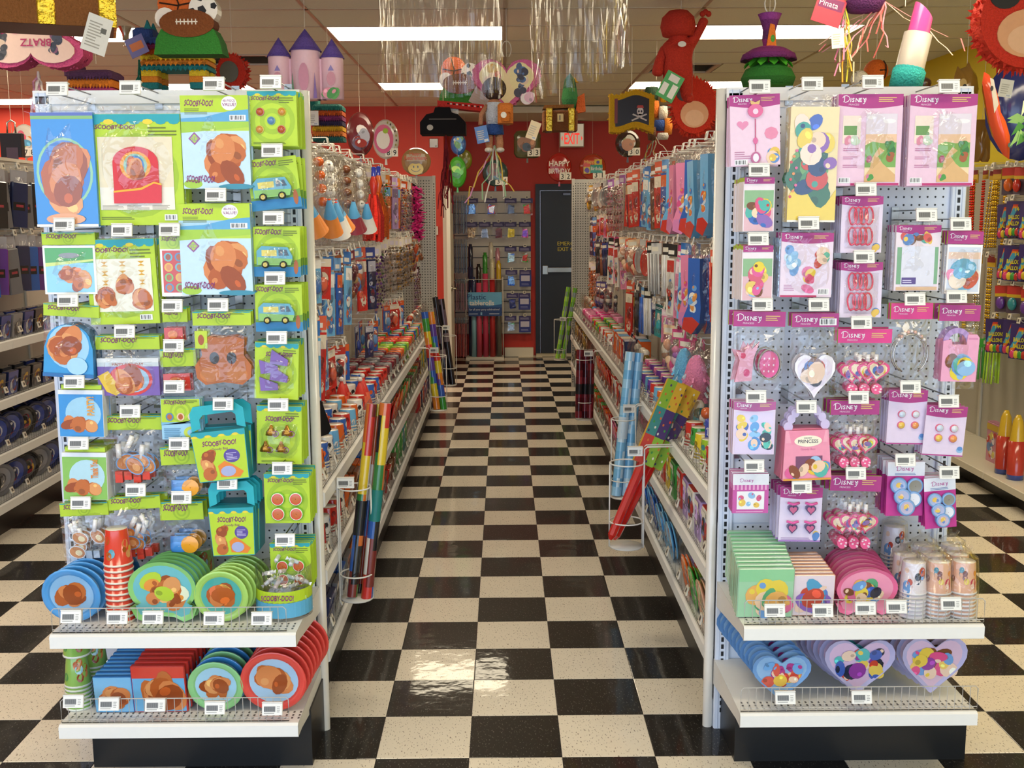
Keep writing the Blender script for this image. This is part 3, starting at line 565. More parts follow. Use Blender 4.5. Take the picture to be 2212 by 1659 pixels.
def k_mask(root, w, h):
    b = MB(); o = [(-w*.30, h*.16), (-w*.44, h*.24), (-w*.46, h*.38), (-w*.34, h*.5), (-w*.36, h*.68), (-w*.2, h*.72), (0, h*.70), (w*.2, h*.72), (w*.36, h*.68), (w*.34, h*.5), (w*.46, h*.38), (w*.44, h*.24), (w*.30, h*.16), (0, h*.19)]
    b.prism(o, -.012, -.006, '#b8672f', '#8a4a20').ell(-w*.14, h*.47, w*.08, h*.07, -.0126, '#2e2a28').ell(w*.14, h*.47, w*.08, h*.07, -.0126, '#2e2a28').ell(-w*.22, h*.28, w*.17, h*.09, -.0125, '#c77a3e').ell(w*.22, h*.28, w*.17, h*.09, -.0125, '#c77a3e'); b.build('paper_mask', 'card', root)
    b = MB().rect(-w*.44, h*.58, -w*.24, h*.78, -.014, '#bfd63c').ell(-w*.34, h*.68, w*.05, h*.06, -.0144, '#a85a34'); b.build('insert_card', 'card', root); header(root, w*.95, h*.16, h*.84, limehead(w*.95, h*.16, h*.84, 9)); wrapbag(root, w, h*.85, .024, 39)
def k_clips(root, w, h):
    b = card(w, h, LIME); lime_face(b, w, h, b.yt, logo=False); b.text('SCOOBY-DOO!', .05*w, h*.76, h*.075, b.yt-.002, PURP, .15, bold=.025, jit=.08, align='c', wmax=w*.6); b.build('backing_card', 'card', root)
    for x, z, a in [(.06, .62, .12), (-.14, .47, -.15), (.06, .33, .12), (-.14, .16, -.1)]:
        T_ = Matrix.Translation((x*w, -.004, z*h)) @ Matrix.Rotation(a, 4, 'Y'); b = MB(); b.T = T_; b.prism([(-w*.2, 0), (w*.2, 0), (w*.2, .022*h/.2), (-w*.2, .05*h/.2)], -.012, 0, '#6d3a9c').prism([(-w*.1, h*.05), (w*.22, h*.02), (w*.24, h*.07), (-w*.05, h*.085)], -.009, 0, '#b08038'); b.build('hair_clip', 'gloss', root)
    pillow(MB(), w*.8, h*.72, .026, '#ffffff', 41, 5, 6, .002).build('blister', 'film', root, (0, -.002, h*.08))
def k_invite(root, w, h, c1='#3b93d8', c2='#9fcfe9', word='PARTY!', wc='#e8a13a'):
    b = MB().box(-w/2, w/2, -.03, 0, 0, h*.9, '#eef0f0'); y = -.0304; b.rect(-w/2+.001, .001, w/2-.001, h*.82, y, c1).ell(.05*w, h*.45, w*.4, h*.32, y-.0003, c2, 20).rect(-w/2, h*.82, w/2, h*.9, y-.0003, '#e9eef6')
    b.text(word, w*.30, h*.42, w*.16, y-.003, wc, rot=PI/2, bold=.03, wmax=h*.36); blobs(b, -w*.45, h*.08, w*.4, h*.4, y-.0008, BR, 6, 44, .42); b.build('invitation_box', 'card', root); header(root, w*.9, h*.09, h*.905, limehead(w*.9, h*.09, h*.905, 3), .02)
def k_blowbag(root, w, h, ring='#6fa3dc', inner='#c77a3a', tube='#ece8e4', red='#d8402c', head=None, hh=.2, seed=51):
    R = random.Random(seed)
    for k in range(5):
        x, z = R.uniform(-.26, .26)*w, R.uniform(.2, .5)*h; r = w*.17; a = R.uniform(-.8, .8)
        b = MB(); b.T = Matrix.Translation((x, -.012-.004*k, z)) @ Matrix.Rotation(a, 4, 'Y'); b.prism(oval(r*2, r*1.5), -.003, 0, ring).ell(0, 0, r*.9, r*.65, -.0034, inner, 14).ell(r*.2, 0, r*.42, r*.34, -.0037, '#e8a86a' if ring == '#6fa3dc' else '#f0e2b8', 12); b.build('blowout', 'card', root)
    for k in range(4):
        x, z, a = R.uniform(-.24, .24)*w, R.uniform(.45, .62)*h, R.uniform(-.6, .6); b = MB(); b.T = Matrix.Translation((x, -.02, z)) @ Matrix.Rotation(a, 4, 'Y'); b.lathe([(.0001, -.08*h), (w*.045, -.08*h), (w*.045, .12*h), (.0001, .12*h)], tube, 10); b.build('mouthpiece', 'gloss', root)
    b = MB()
    for k in range(4): b.box((-.3+.15*k)*w, (-.18+.15*k)*w, -.024, -.008, h*(.06+.04*(k % 2)), h*.22, red)
    b.build('paper_roll', 'card', root); header(root, w*.96, h*hh, h*(1-hh), head or limehead(w*.96, h*hh, h*(1-hh), 12)); wrapbag(root, w, h*(1-hh)+.01, .045, seed)
def k_threecard(root, w, h):
    b = card(w, h, '#9fd0ea', .01); y = -.0104; lime_face(b, w, h, y, h*.42, h, band=False, lh=h*.1); b.poly([(-w/2, h*.42), (w/2, h*.42), (w/2, h*.5), (0, h*.4), (-w/2, h*.36)], y-.0014, '#7db8da')
    for k in range(3): b.ell(w*(-.28+.28*k), h*.56, w*.1, h*.1, y-.002, ['#5a86b4', '#e8c9a0', '#e6d9b0'][k]).ell(w*(-.28+.28*k), h*.56, w*.06, h*.07, y-.0023, BR[k])
    b.ell(w*.25, h*.17, w*.19, h*.15, y-.0016, '#c8d84a').ell(w*.25, h*.17, w*.1, h*.08, y-.002, '#8fc7e6'); lines(b, -w*.44, h*.04, w*.0, h*.3, y-.002, 6, '#5b90b4', 5); b.build('backing_card', 'card', root)
def k_toybag(root, w, h, seed=60):
    MB().lathe([(.001, 0), (w*.24, 0), (w*.26, .012), (w*.24, h*.3), (.001, h*.3)], '#4a90d8', 14).build('blue_viewer', 'gloss', root, (-.02*w, -.024, h*.06)).scale = (1, .35, 1)
    b = MB().lathe([(.001, 0), (w*.2, 0), (w*.2, h*.14), (.001, h*.14)], '#f0a428', 14, axis='y').build('yellow_lens', 'gloss', root, (w*.2, -.02-h*.1, h*.2)); b.scale = (1, .25, 1)
    header(root, w, h*.36, h*.64, limehead(w, h*.36, h*.64, seed)); wrapbag(root, w, h*.66, .045, seed)
def k_goody(root, w, h):
    b = MB().prism([(-w*.46, 0), (w*.46, 0), (w*.5, h*.66), (-w*.5, h*.66)], -.05, 0, TEAL, '#1f8fa0'); y = -.0504
    b.poly([(-w*.45, h*.01), (w*.45, h*.01), (w*.485, h*.6), (-w*.485, h*.6)], y, LIME)
    for k in range(8): b.ell(-w*.44+w*.88*k/7, h*.6, w*.06, h*.018, y-.0003, ['#e8d23a', TEAL][k % 2], 8)
    b.text('SCOOBY-DOO!', 0, h*.47, h*.065, y-.0006, PURP, .1, bold=.025, jit=.08, align='c', wmax=w*.62).text('Goody Bag', 0, h*.41, h*.034, y-.0006, PURP, align='c', wmax=w*.4)
    b.poly([(-w*.05, h*.05), (w*.3, h*.03), (w*.38, h*.1), (w*.2, h*.2), (w*.05, h*.26), (-w*.08, h*.2)], y-.0006, '#e8862c').ell(w*.2, h*.32, w*.15, h*.09, y-.0008, '#5b4a9c', 18); lines(b, w*.1, h*.27, w*.3, h*.37, y-.0012, 5, '#c9c2e4', 2); blobs(b, -w*.42, h*.02, -w*.08, h*.42, y-.0008, BR, 6, 62, .36)
    b.ell(w*.1, h*.12, w*.14, h*.07, y-.001, '#a8b0d8'); b.build('box_body', 'card', root)
    o = [(-w*.5, h*.66), (-w*.5, h*.9), (-w*.42, h*.99), (w*.36, h), (w*.5, h*.92), (w*.5, h*.66), (w*.34, h*.7), (w*.34, h*.84), (w*.28, h*.88), (-w*.26, h*.87), (-w*.33, h*.82), (-w*.33, h*.7)]
    b = MB(); n = len(o); b.add([(x, -.03, z) for x, z in o], [(0, 1, 10, 11), (1, 2, 9, 10), (2, 3, 8, 9), (3, 4, 7, 8), (4, 5, 6, 7)], '#27b0bc'); b.add([(x, -.027, z) for x, z in o], [(11, 10, 1, 0), (10, 9, 2, 1), (9, 8, 3, 2), (8, 7, 4, 3), (7, 6, 5, 4)], '#1f8fa0'); b.build('handle', 'card', root)
def k_keychain(root, w, h):
    b = card(w, h, LIME); lime_face(b, w, h, b.yt, logo=False); b.text('SCOOBY-DOO!', 0, h*.74, h*.08, b.yt-.002, PURP, .15, bold=.025, jit=.08, align='c', wmax=w*.62); lines(b, -w*.4, h*.03, w*.4, h*.07, b.yt-.002, 2, '#5f6b1e'); b.build('backing_card', 'card', root)
    for x, z in [(-.17, .5), (.18, .5), (-.3, .22), (.05, .22)]:
        b = MB().lathe([(.001, 0), (w*.13, 0), (w*.11, h*.06), (w*.05, h*.12), (w*.03, h*.17), (.001, h*.18)], '#a8762c', 10, sy=.5).tube([(w*.1+w*.07*math.cos(q*PI/5), -.004, h*.03+h*.05*math.sin(q*PI/5)) for q in range(10)], .0014, '#8a3f7c', 5, True); b.build('charm', 'foil', root, (x*w, -.010, z*h))
    pillow(MB(), w*.84, h*.6, .022, '#ffffff', 66, 5, 5, .002).build('blister', 'film', root, (0, -.002, h*.1))
def k_tops(root, w, h):
    b = card(w, h, LIME); lime_face(b, w, h, b.yt, lh=h*.07); b.text('Yo-Yos', 0, h*.76, h*.045, b.yt-.002, PURP, align='c') if 0 else None; b.build('backing_card', 'card', root)
    for i in range(2):
        for j in range(2): MB().lathe([(w*.155, 0), (w*.16, -.008), (w*.14, -.012), (w*.125, -.012), (w*.1, -.0125), (.001, -.0125)], ['#7fbf4a', '#7fbf4a', '#efe6da', '#d8412c', '#c8662e'], 18, (0, 0, 0), 'y').build('toy_top', 'gloss', root, (w*(-.2+.4*i), -.003, h*(.2+.3*j)))
LEFT = [  # x0, y0, x1, y1, builder, copies, dy, tilt, category, label of the front one
 (84, 210, 207, 490, k_tablecover, 2, .024, 0, 'table cover', 'tall blue folded table cover pack hanging top corner above the far tableware'),
 (207, 228, 392, 487, k_centerpiece, 6, .014, 0, 'centerpiece', 'big clear-wrapped lime centerpiece pack showing a red arch'),
 (402, 203, 538, 408, k_value, 2, .026, 0, 'party kit', 'upper of two lime and pale blue value packs with orange brown picture'),
 (538, 196, 640, 316, k_rings, 10, .013, 0, 'toy card', 'lime card of five round toy rings at top corner by the aisle'),
 (546, 340, 650, 452, k_van, 3, .03, .10, 'toy card', 'tilted lime card with toy van, topmost of three van cards'),
 (398, 436, 542, 636, k_value, 3, .028, 0, 'party kit', 'lower of two lime and pale blue value packs with orange brown picture'),
 (550, 490, 647, 598, k_van, 4, .035, -.01, 'toy card', 'middle of the three lime cards with a toy van'),
 (554, 614, 652, 716, k_van, 4, .035, 0, 'toy card', 'lowest of the three lime cards with a toy van'),
 (100, 500, 206, 635, k_lootbag, 3, .015, 0, 'party bag', 'green and blue loot bag pack under the blue table cover'),
 (197, 510, 340, 700, k_dangler, 5, .014, .02, 'decoration', 'lime pack of three dangling twirl decorations in cellophane'),
 (351, 506, 402, 640, k_stickers, 2, .012, 0, 'stickers', 'narrow red sticker sheet with round pictures beside the dangling decorations'),
 (95, 655, 208, 812, k_lunch, 3, .03, -.06, 'treat box', 'bagged blue treat box tilted at the outer edge of the end display'),
 (213, 724, 348, 874, k_banner, 3, .02, 0, 'banner', 'bagged birthday banner under the dangling decorations'),
 (355, 664, 405, 738, k_small, 2, .02, 0, 'favour', 'small lime headed bag with red favour beside the paper mask'),
 (353, 752, 426, 845, k_small, 2, .02, .03, 'favour', 'small lime and blue headed bag with candy coloured favour under the red favour bag'),
 (422, 672, 546, 860, k_mask, 3, .024, 0, 'mask', 'bagged brown paper mask with two eye holes'),
 (550, 740, 640, 862, k_clips, 7, .02, -.05, 'toy card', 'lime card of four purple hair clips under the toy van cards'),
 (138, 828, 226, 940, k_invite, 4, .03, -.02, 'invitations', 'thick blue invitation pack with orange lettering'),
 (146, 962, 234, 1075, lambda r, w, h: k_invite(r, w, h, '#8ac05a', '#b4dbe8', 'Thank You!', '#e0862c'), 4, .03, -.02, 'thank you cards', 'thick green thank you card pack below the blue invitation pack'),
 (230, 897, 352, 1048, k_blowbag, 2, .04, 0, 'noisemaker', 'upper bag of brown oval blowouts with white mouthpieces'),
 (353, 860, 433, 948, k_threecard, 4, .014, 0, 'favour', 'lime and sky blue card with three small pictures beside the goody boxes'),
 (356, 964, 442, 1070, k_toybag, 2, .04, .04, 'toy bag', 'upper lime headed bag with a blue and yellow viewer toy'),
 (436, 868, 545, 1030, k_goody, 2, .06, .10, 'goody box', 'upper teal handled lime goody box'),
 (466, 1035, 556, 1190, k_goody, 4, .03, .03, 'goody box', 'lower teal handled lime goody box'),
 (556, 876, 648, 1002, k_keychain, 8, .018, -.03, 'toy card', 'lime card of four golden brown charms'),
 (574, 1022, 668, 1130, k_tops, 7, .018, 0, 'toy card', 'upper lime card of four round red tops'),
 (588, 1172, 672, 1268, k_tops, 6, .018, .02, 'toy card', 'lower lime card of round red tops above the clear tub'),
 (140, 1084, 240, 1214, lambda r, w, h: k_blowbag(r, w, h, '#dfe3e8', '#c98a5a', '#f0f0f0', '#b8c8d8', None, .22, 71), 3, .03, .03, 'party bag', 'pale cellophane bag with short lime header at the lowest outer hook'),
 (244, 1070, 356, 1212, lambda r, w, h: k_blowbag(r, w, h, seed=73), 2, .05, .05, 'noisemaker', 'lower bag of brown oval blowouts with white mouthpieces'),
 (353, 1082, 441, 1192, lambda r, w, h: k_toybag(r, w, h, 75), 3, .04, .02, 'toy bag', 'lower lime headed bag with a blue and yellow viewer toy'),
]
YH = -.03
def hang_all(rows, where):
    for n, (x0, y0, x1, y1, fn, cp, dy, tilt, cat, label) in enumerate(rows):
        Y = YH+.004*(n % 5); a, d = P(x0, y1, Y), P(x1, y0, Y); w_, h_ = d.x-a.x, d.z-a.z
        nm = cat.replace(' ', '_') if cat not in ('stickers', 'invitations', 'thank you cards') else {'stickers': 'sticker_sheet_pack', 'invitations': 'invitation_pack', 'thank you cards': 'thank_you_card_pack'}[cat]
        r = thing(nm, label, cat, ((a.x+d.x)/2, Y, a.z), (0, -tilt, 0)); fn(r, w_, h_); R = random.Random(n+91)
        k = 1
        while k < cp and Y+dy*k < YP-.03:
            lab = nth(k)+' pack behind the front '+where[n]
            c = copy_tree(r, lab, (r.location.x+R.uniform(-.002, .003), Y+dy*k, r.location.z+R.uniform(-.003, .003)), (0, -tilt*(.5 if k == 1 else .1), 0), 'packs behind the front '+where[n])
            if cat in ('noisemaker', 'table cover', 'party bag', 'centerpiece', 'mask', 'decoration', 'party kit', 'toy bag', 'favour', 'banner', 'treat box', 'goody box') or k > 0:
                for ch in list(c.children):
                    if ch.name.split('.')[0] in ('clear_bag', 'blister'): bpy.data.objects.remove(ch)
            k += 1
SHORT_L = ['tall blue table cover pack', 'big lime arch centerpiece pack', 'upper lime value pack', 'lime card of five toy rings', 'topmost lime van card', 'lower lime value pack', 'middle lime van card', 'lowest lime van card', 'green and blue loot bag pack', 'lime dangling twirl pack', 'narrow red sticker sheet', 'tilted blue treat box', 'bagged birthday banner', 'small lime bag of red favour', 'small lime bag of candy favour', 'bagged brown paper mask', 'lime hair clip card', 'blue invitation pack', 'green thank you card pack', 'upper bag of brown blowouts', 'lime three picture card', 'upper lime viewer toy bag', 'upper lime goody box', 'lower lime goody box', 'lime card of golden charms', 'upper lime card of red tops', 'lower lime card of red tops', 'pale cellophane bag at the outer edge', 'lower bag of brown blowouts', 'lower lime viewer toy bag']
hang_all(LEFT, SHORT_L)
# ---------------------------------------------------------------- packs on the pink and magenta end display
MAG, LILAC, PINK, HOT = '#b23a86', '#e6d8ec', '#efbfd4', '#e0408e'
def script_word(b, x, z, h, y, col):
    "the display's curly name lettering: capitals with a looped first letter"
    def stroke(pts, wd=.09):
        for (a, c), (d, e) in zip(pts, pts[1:]):
            L_ = math.hypot(d-a, e-c) or 1; nx, nz = -(e-c)/L_*wd/2, (d-a)/L_*wd/2
            b.poly([(x+(a-nx)*h, z+(c-nz)*h), (x+(d-nx)*h, z+(e-nz)*h), (x+(d+nx)*h, z+(e+nz)*h), (x+(a+nx)*h, z+(c+nz)*h)], y, col)
    stroke([(.18, -.02), (.2, .85)], .12); stroke([(-.1, .62), (.1, .9), (.5, .98), (.9, .8), (1.0, .45), (.8, .1), (.4, -.05), (.02, .05)])
    for i, (ch, dx) in enumerate([('I', 1.12), ('S', 1.38), ('N', 1.92), ('E', 2.55), ('Y', 3.02)]): b.text(ch, x+dx*h, z, h*.62, y, col, .05, bold=.02)
    stroke([(3.6, .5), (3.5, .1), (3.3, -.25), (3.1, -.3)])
def d_face(b, w, h, y, z0=0., z1=None, bg=LILAC, head=.16, hc=MAG, logo=True, lh=None, curve=True, sub=True):
    z1 = h if z1 is None else z1; H = z1-z0; zt = z1-H*head
    b.rect(-w/2+.001, z0+.001, w/2-.001, z1-.001, y, bg)
    if head:
        b.rect(-w/2, zt, w/2, z1, y-.0003, hc)
        if curve: b.poly([(-w/2, zt+.0001)]+[(-w/2+w*k/10, zt-H*.035*math.sin(PI*k/10)) for k in range(11)], y-.0003, hc)
    if logo:
        lh = lh or min(H*head*.5, w*.12); x = -w*.43
        script_word(b, x, z1-H*head*.28-lh*.72, lh, y-.0008, '#f8f4f8')
        if sub: b.text('PRINCESS', x+lh*.9, z1-H*head*.28-lh*1.25, lh*.28, y-.0008, '#f3d7ea', wmax=lh*2.6)
        lines(b, w*.12, z1-H*head*.28-lh*.7, w*.44, z1-H*head*.2, y-.0008, 3, '#e6c27a', 7)
def dhead(w, h, z, hc=MAG): return lambda b, y: d_face(b, w, h, y, z, z+h, hc, 1.0, hc, curve=False, lh=min(h*.46, w*.13))
def k_keycard(root, w, h):
    b = card(w, h, '#f0cfe0'); y = b.yt; d_face(b, w, h, y, bg='#efd0e2', head=.15); lines(b, -w*.42, h*.1, -w*.1, h*.22, y-.001, 4, '#c58aa8', 2); barcode(b, -w*.42, h*.015, -w*.16, h*.09, y-.001)
    b.poly([(x-w*.25, z+h*.50) for x, z in heart(w*.24, h*.15, 18)], y-.0012, '#e58fb4').ell(w*.32, h*.45, w*.14, h*.09, y-.0012, '#e88fae', 8); blobs(b, w*.2, h*.01, w*.48, h*.25, y-.0012, ['#5f8fd0', '#e8c25a', '#f0d0b8'], 5, 80, .45); b.build('backing_card', 'card', root)
    c = MB().prism(oval(w*.3, h*.19, 18, 0, h*.77), -.012, -.003, '#dc4a80').ell(0, h*.76, w*.055, h*.04, -.0124, '#f4c9d8').prism([(-w*.08, h*.86), (w*.08, h*.86), (w*.1, h*.92), (.0, h*.89), (-w*.1, h*.92)], -.009, -.004, '#e0b04a')
    c.tube([(0, -.006, h*.66), (0, -.006, h*.2)], w*.008, '#c94a7c', 5)
    c.build('heart_top', 'gloss', root); c = MB().prism(oval(w*.1, h*.1, 6, 0, h*.35), -.008, -.003, '#d84a86'); c.build('chain_bead', 'gloss', root); c = MB().prism(oval(w*.2, h*.17, 12, 0, h*.11), -.009, -.003, '#b8487c').ell(0, h*.11, w*.06, h*.06, -.0094, '#e8dfe4'); c.build('mirror_pendant', 'gloss', root)
def k_tallcover(root, w, h):
    b = MB().box(-w*.46, w*.46, -.024, -.002, 0, h*.90, '#e8d49a'); y = -.0244
    b.rect(-w*.46, h*.7, w*.46, h*.9, y, '#efd9a0').rect(-w*.46, 0, w*.46, h*.12, y, '#c9b45a'); blobs(b, -w*.46, h*.1, w*.46, h*.84, y-.0004, ['#4f8a5a', '#356b48', '#6fa05a', '#2f5f4a'], 10, 83, .3)
    b.poly([(-w*.46, 0)]+[(w*(-.46+.092*k), h*(.2+.09*math.sin(k*.7))) for k in range(11)]+[(w*.46, 0)], y-.0018, '#e6c83a'); blobs(b, -w*.44, h*.22, w*.44, h*.86, y-.0022, ['#3f5fb4', '#f0cfae', '#c8402c', '#3f9a86', '#e6c83a', '#27406a', '#f3d9c4', '#8a5aa8'], 16, 82, .2)
    for k in range(9): b.ell(w*(-.42+.05*(k % 3)), h*(.2+.045*k), w*.03, h*.012, y-.003, ['#c83a3a', '#e08a3a', '#d85a8a'][k % 3], 8)
    b.rect(-w*.46, 0, w*.46, h*.015, y-.003, '#efe8d8'); b.build('folded_cover', 'gloss', root); MB().box(-w*.5, w*.5, -.008, -.002, h*.9, h*.905, '#cfd4da').build('bag_seal', 'gloss', root); wrapbag(root, w, h, .032, 84)
def k_backdrop(root, w, h):
    b = card(w*.98, h*.99, '#eecbe0', .014); y = -.0144; W = w*.98; d_face(b, W, h*.99, y, bg='#ecc8dd', head=.12, lh=h*.07)
    b.rect(-W*.06, h*.04, W*.42, h*.78, y-.001, '#f0d9b0').rect(-W*.06, h*.52, W*.42, h*.78, y-.0012, '#e6dbe6').rect(-W*.06, h*.42, W*.42, h*.56, y-.0013, '#efc7a4').ell(W*.02, h*.74, W*.07, h*.02, y-.0014, '#f4eff2').ell(W*.3, h*.7, W*.1, h*.025, y-.0014, '#f4eff2')
    b.poly([(-W*.06, h*.44), (W*.05, h*.48), (W*.2, h*.46), (W*.42, h*.47), (W*.42, h*.2), (-W*.06, h*.2)], y-.0016, '#7fae5a').poly([(-W*.06, h*.04), (W*.42, h*.04), (W*.42, h*.12), (W*.22, h*.24), (W*.14, h*.32), (W*.24, h*.38), (W*.16, h*.42), (W*.1, h*.36), (W*.04, h*.28), (W*.02, h*.18), (-W*.06, h*.1)], y-.0018, '#dcb27c')
    blobs(b, W*.24, h*.26, W*.42, h*.5, y-.002, ['#3f7a46', '#4f9050', '#a8603c', '#3f7a46'], 7, 85, .34); blobs(b, -W*.06, h*.24, W*.05, h*.42, y-.002, ['#4f8a4a', '#b0506a', '#4f8a4a'], 5, 86, .4); blobs(b, -W*.06, h*.05, W*.1, h*.13, y-.002, ['#4f9a4a', '#d87a9a', '#4f9a4a'], 4, 87, .4)
    b.rect(-W*.42, h*.46, -W*.14, h*.76, y-.001, '#f1dfd0').rect(-W*.40, h*.55, -W*.2, h*.65, y-.0013, '#6f9a5a'); blobs(b, -W*.42, h*.44, -W*.14, h*.55, y-.0014, ['#d98aa0', '#c9d8c0', '#e8b8c8'], 5, 88, .4)
    for k in range(3): lines(b, -W*.4, h*(.20+.09*k), -W*.16, h*(.24+.09*k), y-.001, 2, '#c07aa0', k)
    barcode(b, -W*.46, h*.03, -W*.28, h*.09, y-.0012); b.rect(-W*.27, .001, W*.48, h*.03, y-.0011, '#c03a78'); b.build('backing_card', 'card', root); wrapbag(root, w, h, .024, 89)
def k_invd(root, w, h, cols=None, seed=90):
    b = MB().box(-w/2, w/2, -.026, 0, 0, h*.94, '#f2e9ee'); y = -.0264; b.rect(-w*.47, h*.01, w*.47, h*.9, y, '#e2b8c0').rect(-w*.47, h*.45, w*.47, h*.8, y-.0002, '#8fb88a').rect(-w*.47, h*.78, w*.47, h*.9, y-.0003, '#f3e4ea')
    blobs(b, -w*.42, h*.02, w*.42, h*.76, y-.0006, cols or PK, 12, seed, .26); b.build('invitation_box', 'card', root); header(root, w*.96, h*.12, h*.9, dhead(w*.96, h*.12, h*.9), .028)
def k_decobag(root, w, h):
    b = card(w*.94, h*.96, LILAC, .01); y = -.0104; d_face(b, w*.94, h*.96, y, bg='#ead9ea', head=.13, lh=h*.07); blobs(b, -w*.40, h*.3, -w*.12, h*.8, y-.001, ['#8fc0e6', '#c9e2f4', '#6fa0d8'], 7, 91, .4); blobs(b, -w*.1, h*.06, w*.18, h*.5, y-.001, ['#e8c93a', '#e06a9a', '#d8406a'], 6, 92, .4); blobs(b, w*.14, h*.42, w*.42, h*.82, y-.001, ['#57b59a', '#c9402c', '#f0d0b8'], 6, 93, .4)
    lines(b, -w*.4, h*.1, -w*.2, h*.2, y-.001, 4, '#c08ab0'); barcode(b, w*.22, h*.04, w*.42, h*.13, y-.001); b.rect(-w*.46, 0, w*.2, h*.03, y-.0012, '#c03a6a'); b.build('backing_card', 'card', root)
    b = MB().box(-w*.49, w*.44, -.002, .02, h*.01, h*.88, '#b9c6d6').build('inner_pack', 'foil', root); wrapbag(root, w, h, .026, 94)
def k_glasses(root, w, h):
    b = card(w, h, '#e8dcee'); d_face(b, w, h, b.yt, head=.14, lh=h*.075); blobs(b, w*.26, h*.01, w*.46, h*.2, b.yt-.001, ['#5f8fd0', '#e8c25a'], 4, 95, .45); b.build('backing_card', 'card', root)
    for j in range(2):
        for k in range(4): x = w*(-.26+.13*k); z = h*(.14+.36*j); MB().tube([(x+w*.12*math.sin(q*PI/8)*(1 if q < 9 else .6), -.012-.003*math.sin(q), z+h*.155*(1-math.cos(q*PI/8))) for q in range(16)], w*.022, '#e24a68', 6, True).build('toy_crown', 'gloss', root)
    pillow(MB(), w*.84, h*.76, .03, '#ffffff', 96, 5, 6, .002).build('blister', 'film', root, (0, -.002, h*.06))
def k_memo(root, w, h):
    b = card(w*.9, h*.97, '#f0e6ee', .012); W = w*.9; y = -.0124; d_face(b, W, h*.97, y, bg='#ecdfe8', head=.1, lh=h*.05); blobs(b, -W*.44, h*.68, W*.44, h*.88, y-.001, ['#5f86c0', '#e8c25a', '#7a4a2c', '#d8605a', '#57a59a', '#f0d0b8'], 10, 97, .34); b.rect(-W*.46, h*.1, -W*.36, h*.65, y-.001, '#7fae8a').rect(W*.38, h*.1, W*.46, h*.65, y-.001, '#7fae8a').rect(-W*.36, h*.07, W*.38, h*.66, y-.0014, '#dfe0ee').rect(-W*.46, .002, W*.46, h*.06, y-.001, '#dcb894')
    b.rect(-W*.34, h*.1, -W*.02, h*.2, y-.002, '#5f5090'); lines(b, -W*.32, h*.12, -W*.1, h*.18, y-.0023, 2, '#cfc8e8'); b.build('note_pad', 'card', root); wrapbag(root, w, h, .018, 98)
def k_lootd(root, w, h):
    b = MB().box(-w*.48, w*.48, -.008, -.002, 0, h*.78, '#f4f2f4'); y = -.0084; b.rect(-w*.44, h*.03, w*.44, h*.74, y, '#cfd8ea').rect(-w*.44, h*.55, w*.44, h*.66, y-.0002, '#e8c9b8'); blobs(b, -w*.42, h*.05, w*.42, h*.56, y-.0005, ['#6fb4e0', '#a8d4ee', '#e88ab0', '#c9503c', '#f0e0d0', '#57a5c8'], 13, 99, .3); b.build('party_bag', 'gloss', root); header(root, w*.98, h*.2, h*.79, dhead(w*.98, h*.2, h*.79)); wrapbag(root, w, h*.8, .018, 100)
def k_tiarabag(root, w, h):
    b = MB().prism([(-w*.42, h*.1), (-w*.1, h*.12), (-w*.08, h*.4), (w*.02, h*.62), (-w*.12, h*.52), (-w*.2, h*.6), (-w*.26, h*.48), (-w*.42, h*.5), (-w*.34, h*.38)], -.012, -.006, '#e8a8c0', '#c8607c').ell(-w*.28, h*.44, w*.05, h*.04, -.0124, '#d8406a').ell(-w*.2, h*.22, w*.06, h*.05, -.0124, '#d84a80'); b.build('crown_front', 'card', root)
    b = MB().lathe([(w*.25, 0), (w*.27, 0), (w*.27, -.012), (w*.25, -.012), (w*.25, 0)], '#9a9690', 24, (0, 0, 0), 'y').prism([(x, z) for x, z in oval(w*.46, w*.46, 20)], -.006, -.004, '#d8287c')
    for k in range(9): b.ell(w*(-.12+.11*(k % 3)), w*(-.12+.11*(k//3)), w*.02, w*.02, -.0065, '#f6d6e6', 6)
    b.build('round_band', 'gloss', root, (w*.2, -.02, h*.34)).scale = (.8, 1, 1.1); header(root, w*.98, h*.19, h*.81, dhead(w*.98, h*.19, h*.81), .008); wrapbag(root, w*.98, h*.82, .04, 101)
def k_heartbag(root, w, h):
    b = MB().prism([(x, z) for x, z in heart(w*.86, h*.58, 26)], -.022, -.008, '#f1ecf4', '#b9b4c4').prism([(x, z+h*.03) for x, z in heart(w*.74, h*.5, 26)], -.0226, -.0222, '#e9def0'); blobs(b, -w*.26, h*.14, w*.26, h*.48, -.0232, ['#7a4a28', '#f0cdb0', '#3f64b0', '#1f2740', '#8a5a30', '#f0d6c0', '#c8382c'], 9, 102, .36); b.build('heart_cards', 'gloss', root)
    header(root, w*.98, h*.16, h*.84, lambda b_, y: (dhead(w*.98, h*.16, h*.84)(b_, y), barcode(b_, w*.08, h*.86, w*.44, h*.94, y-.002)), .008); wrapbag(root, w, h*.85, .042, 103)
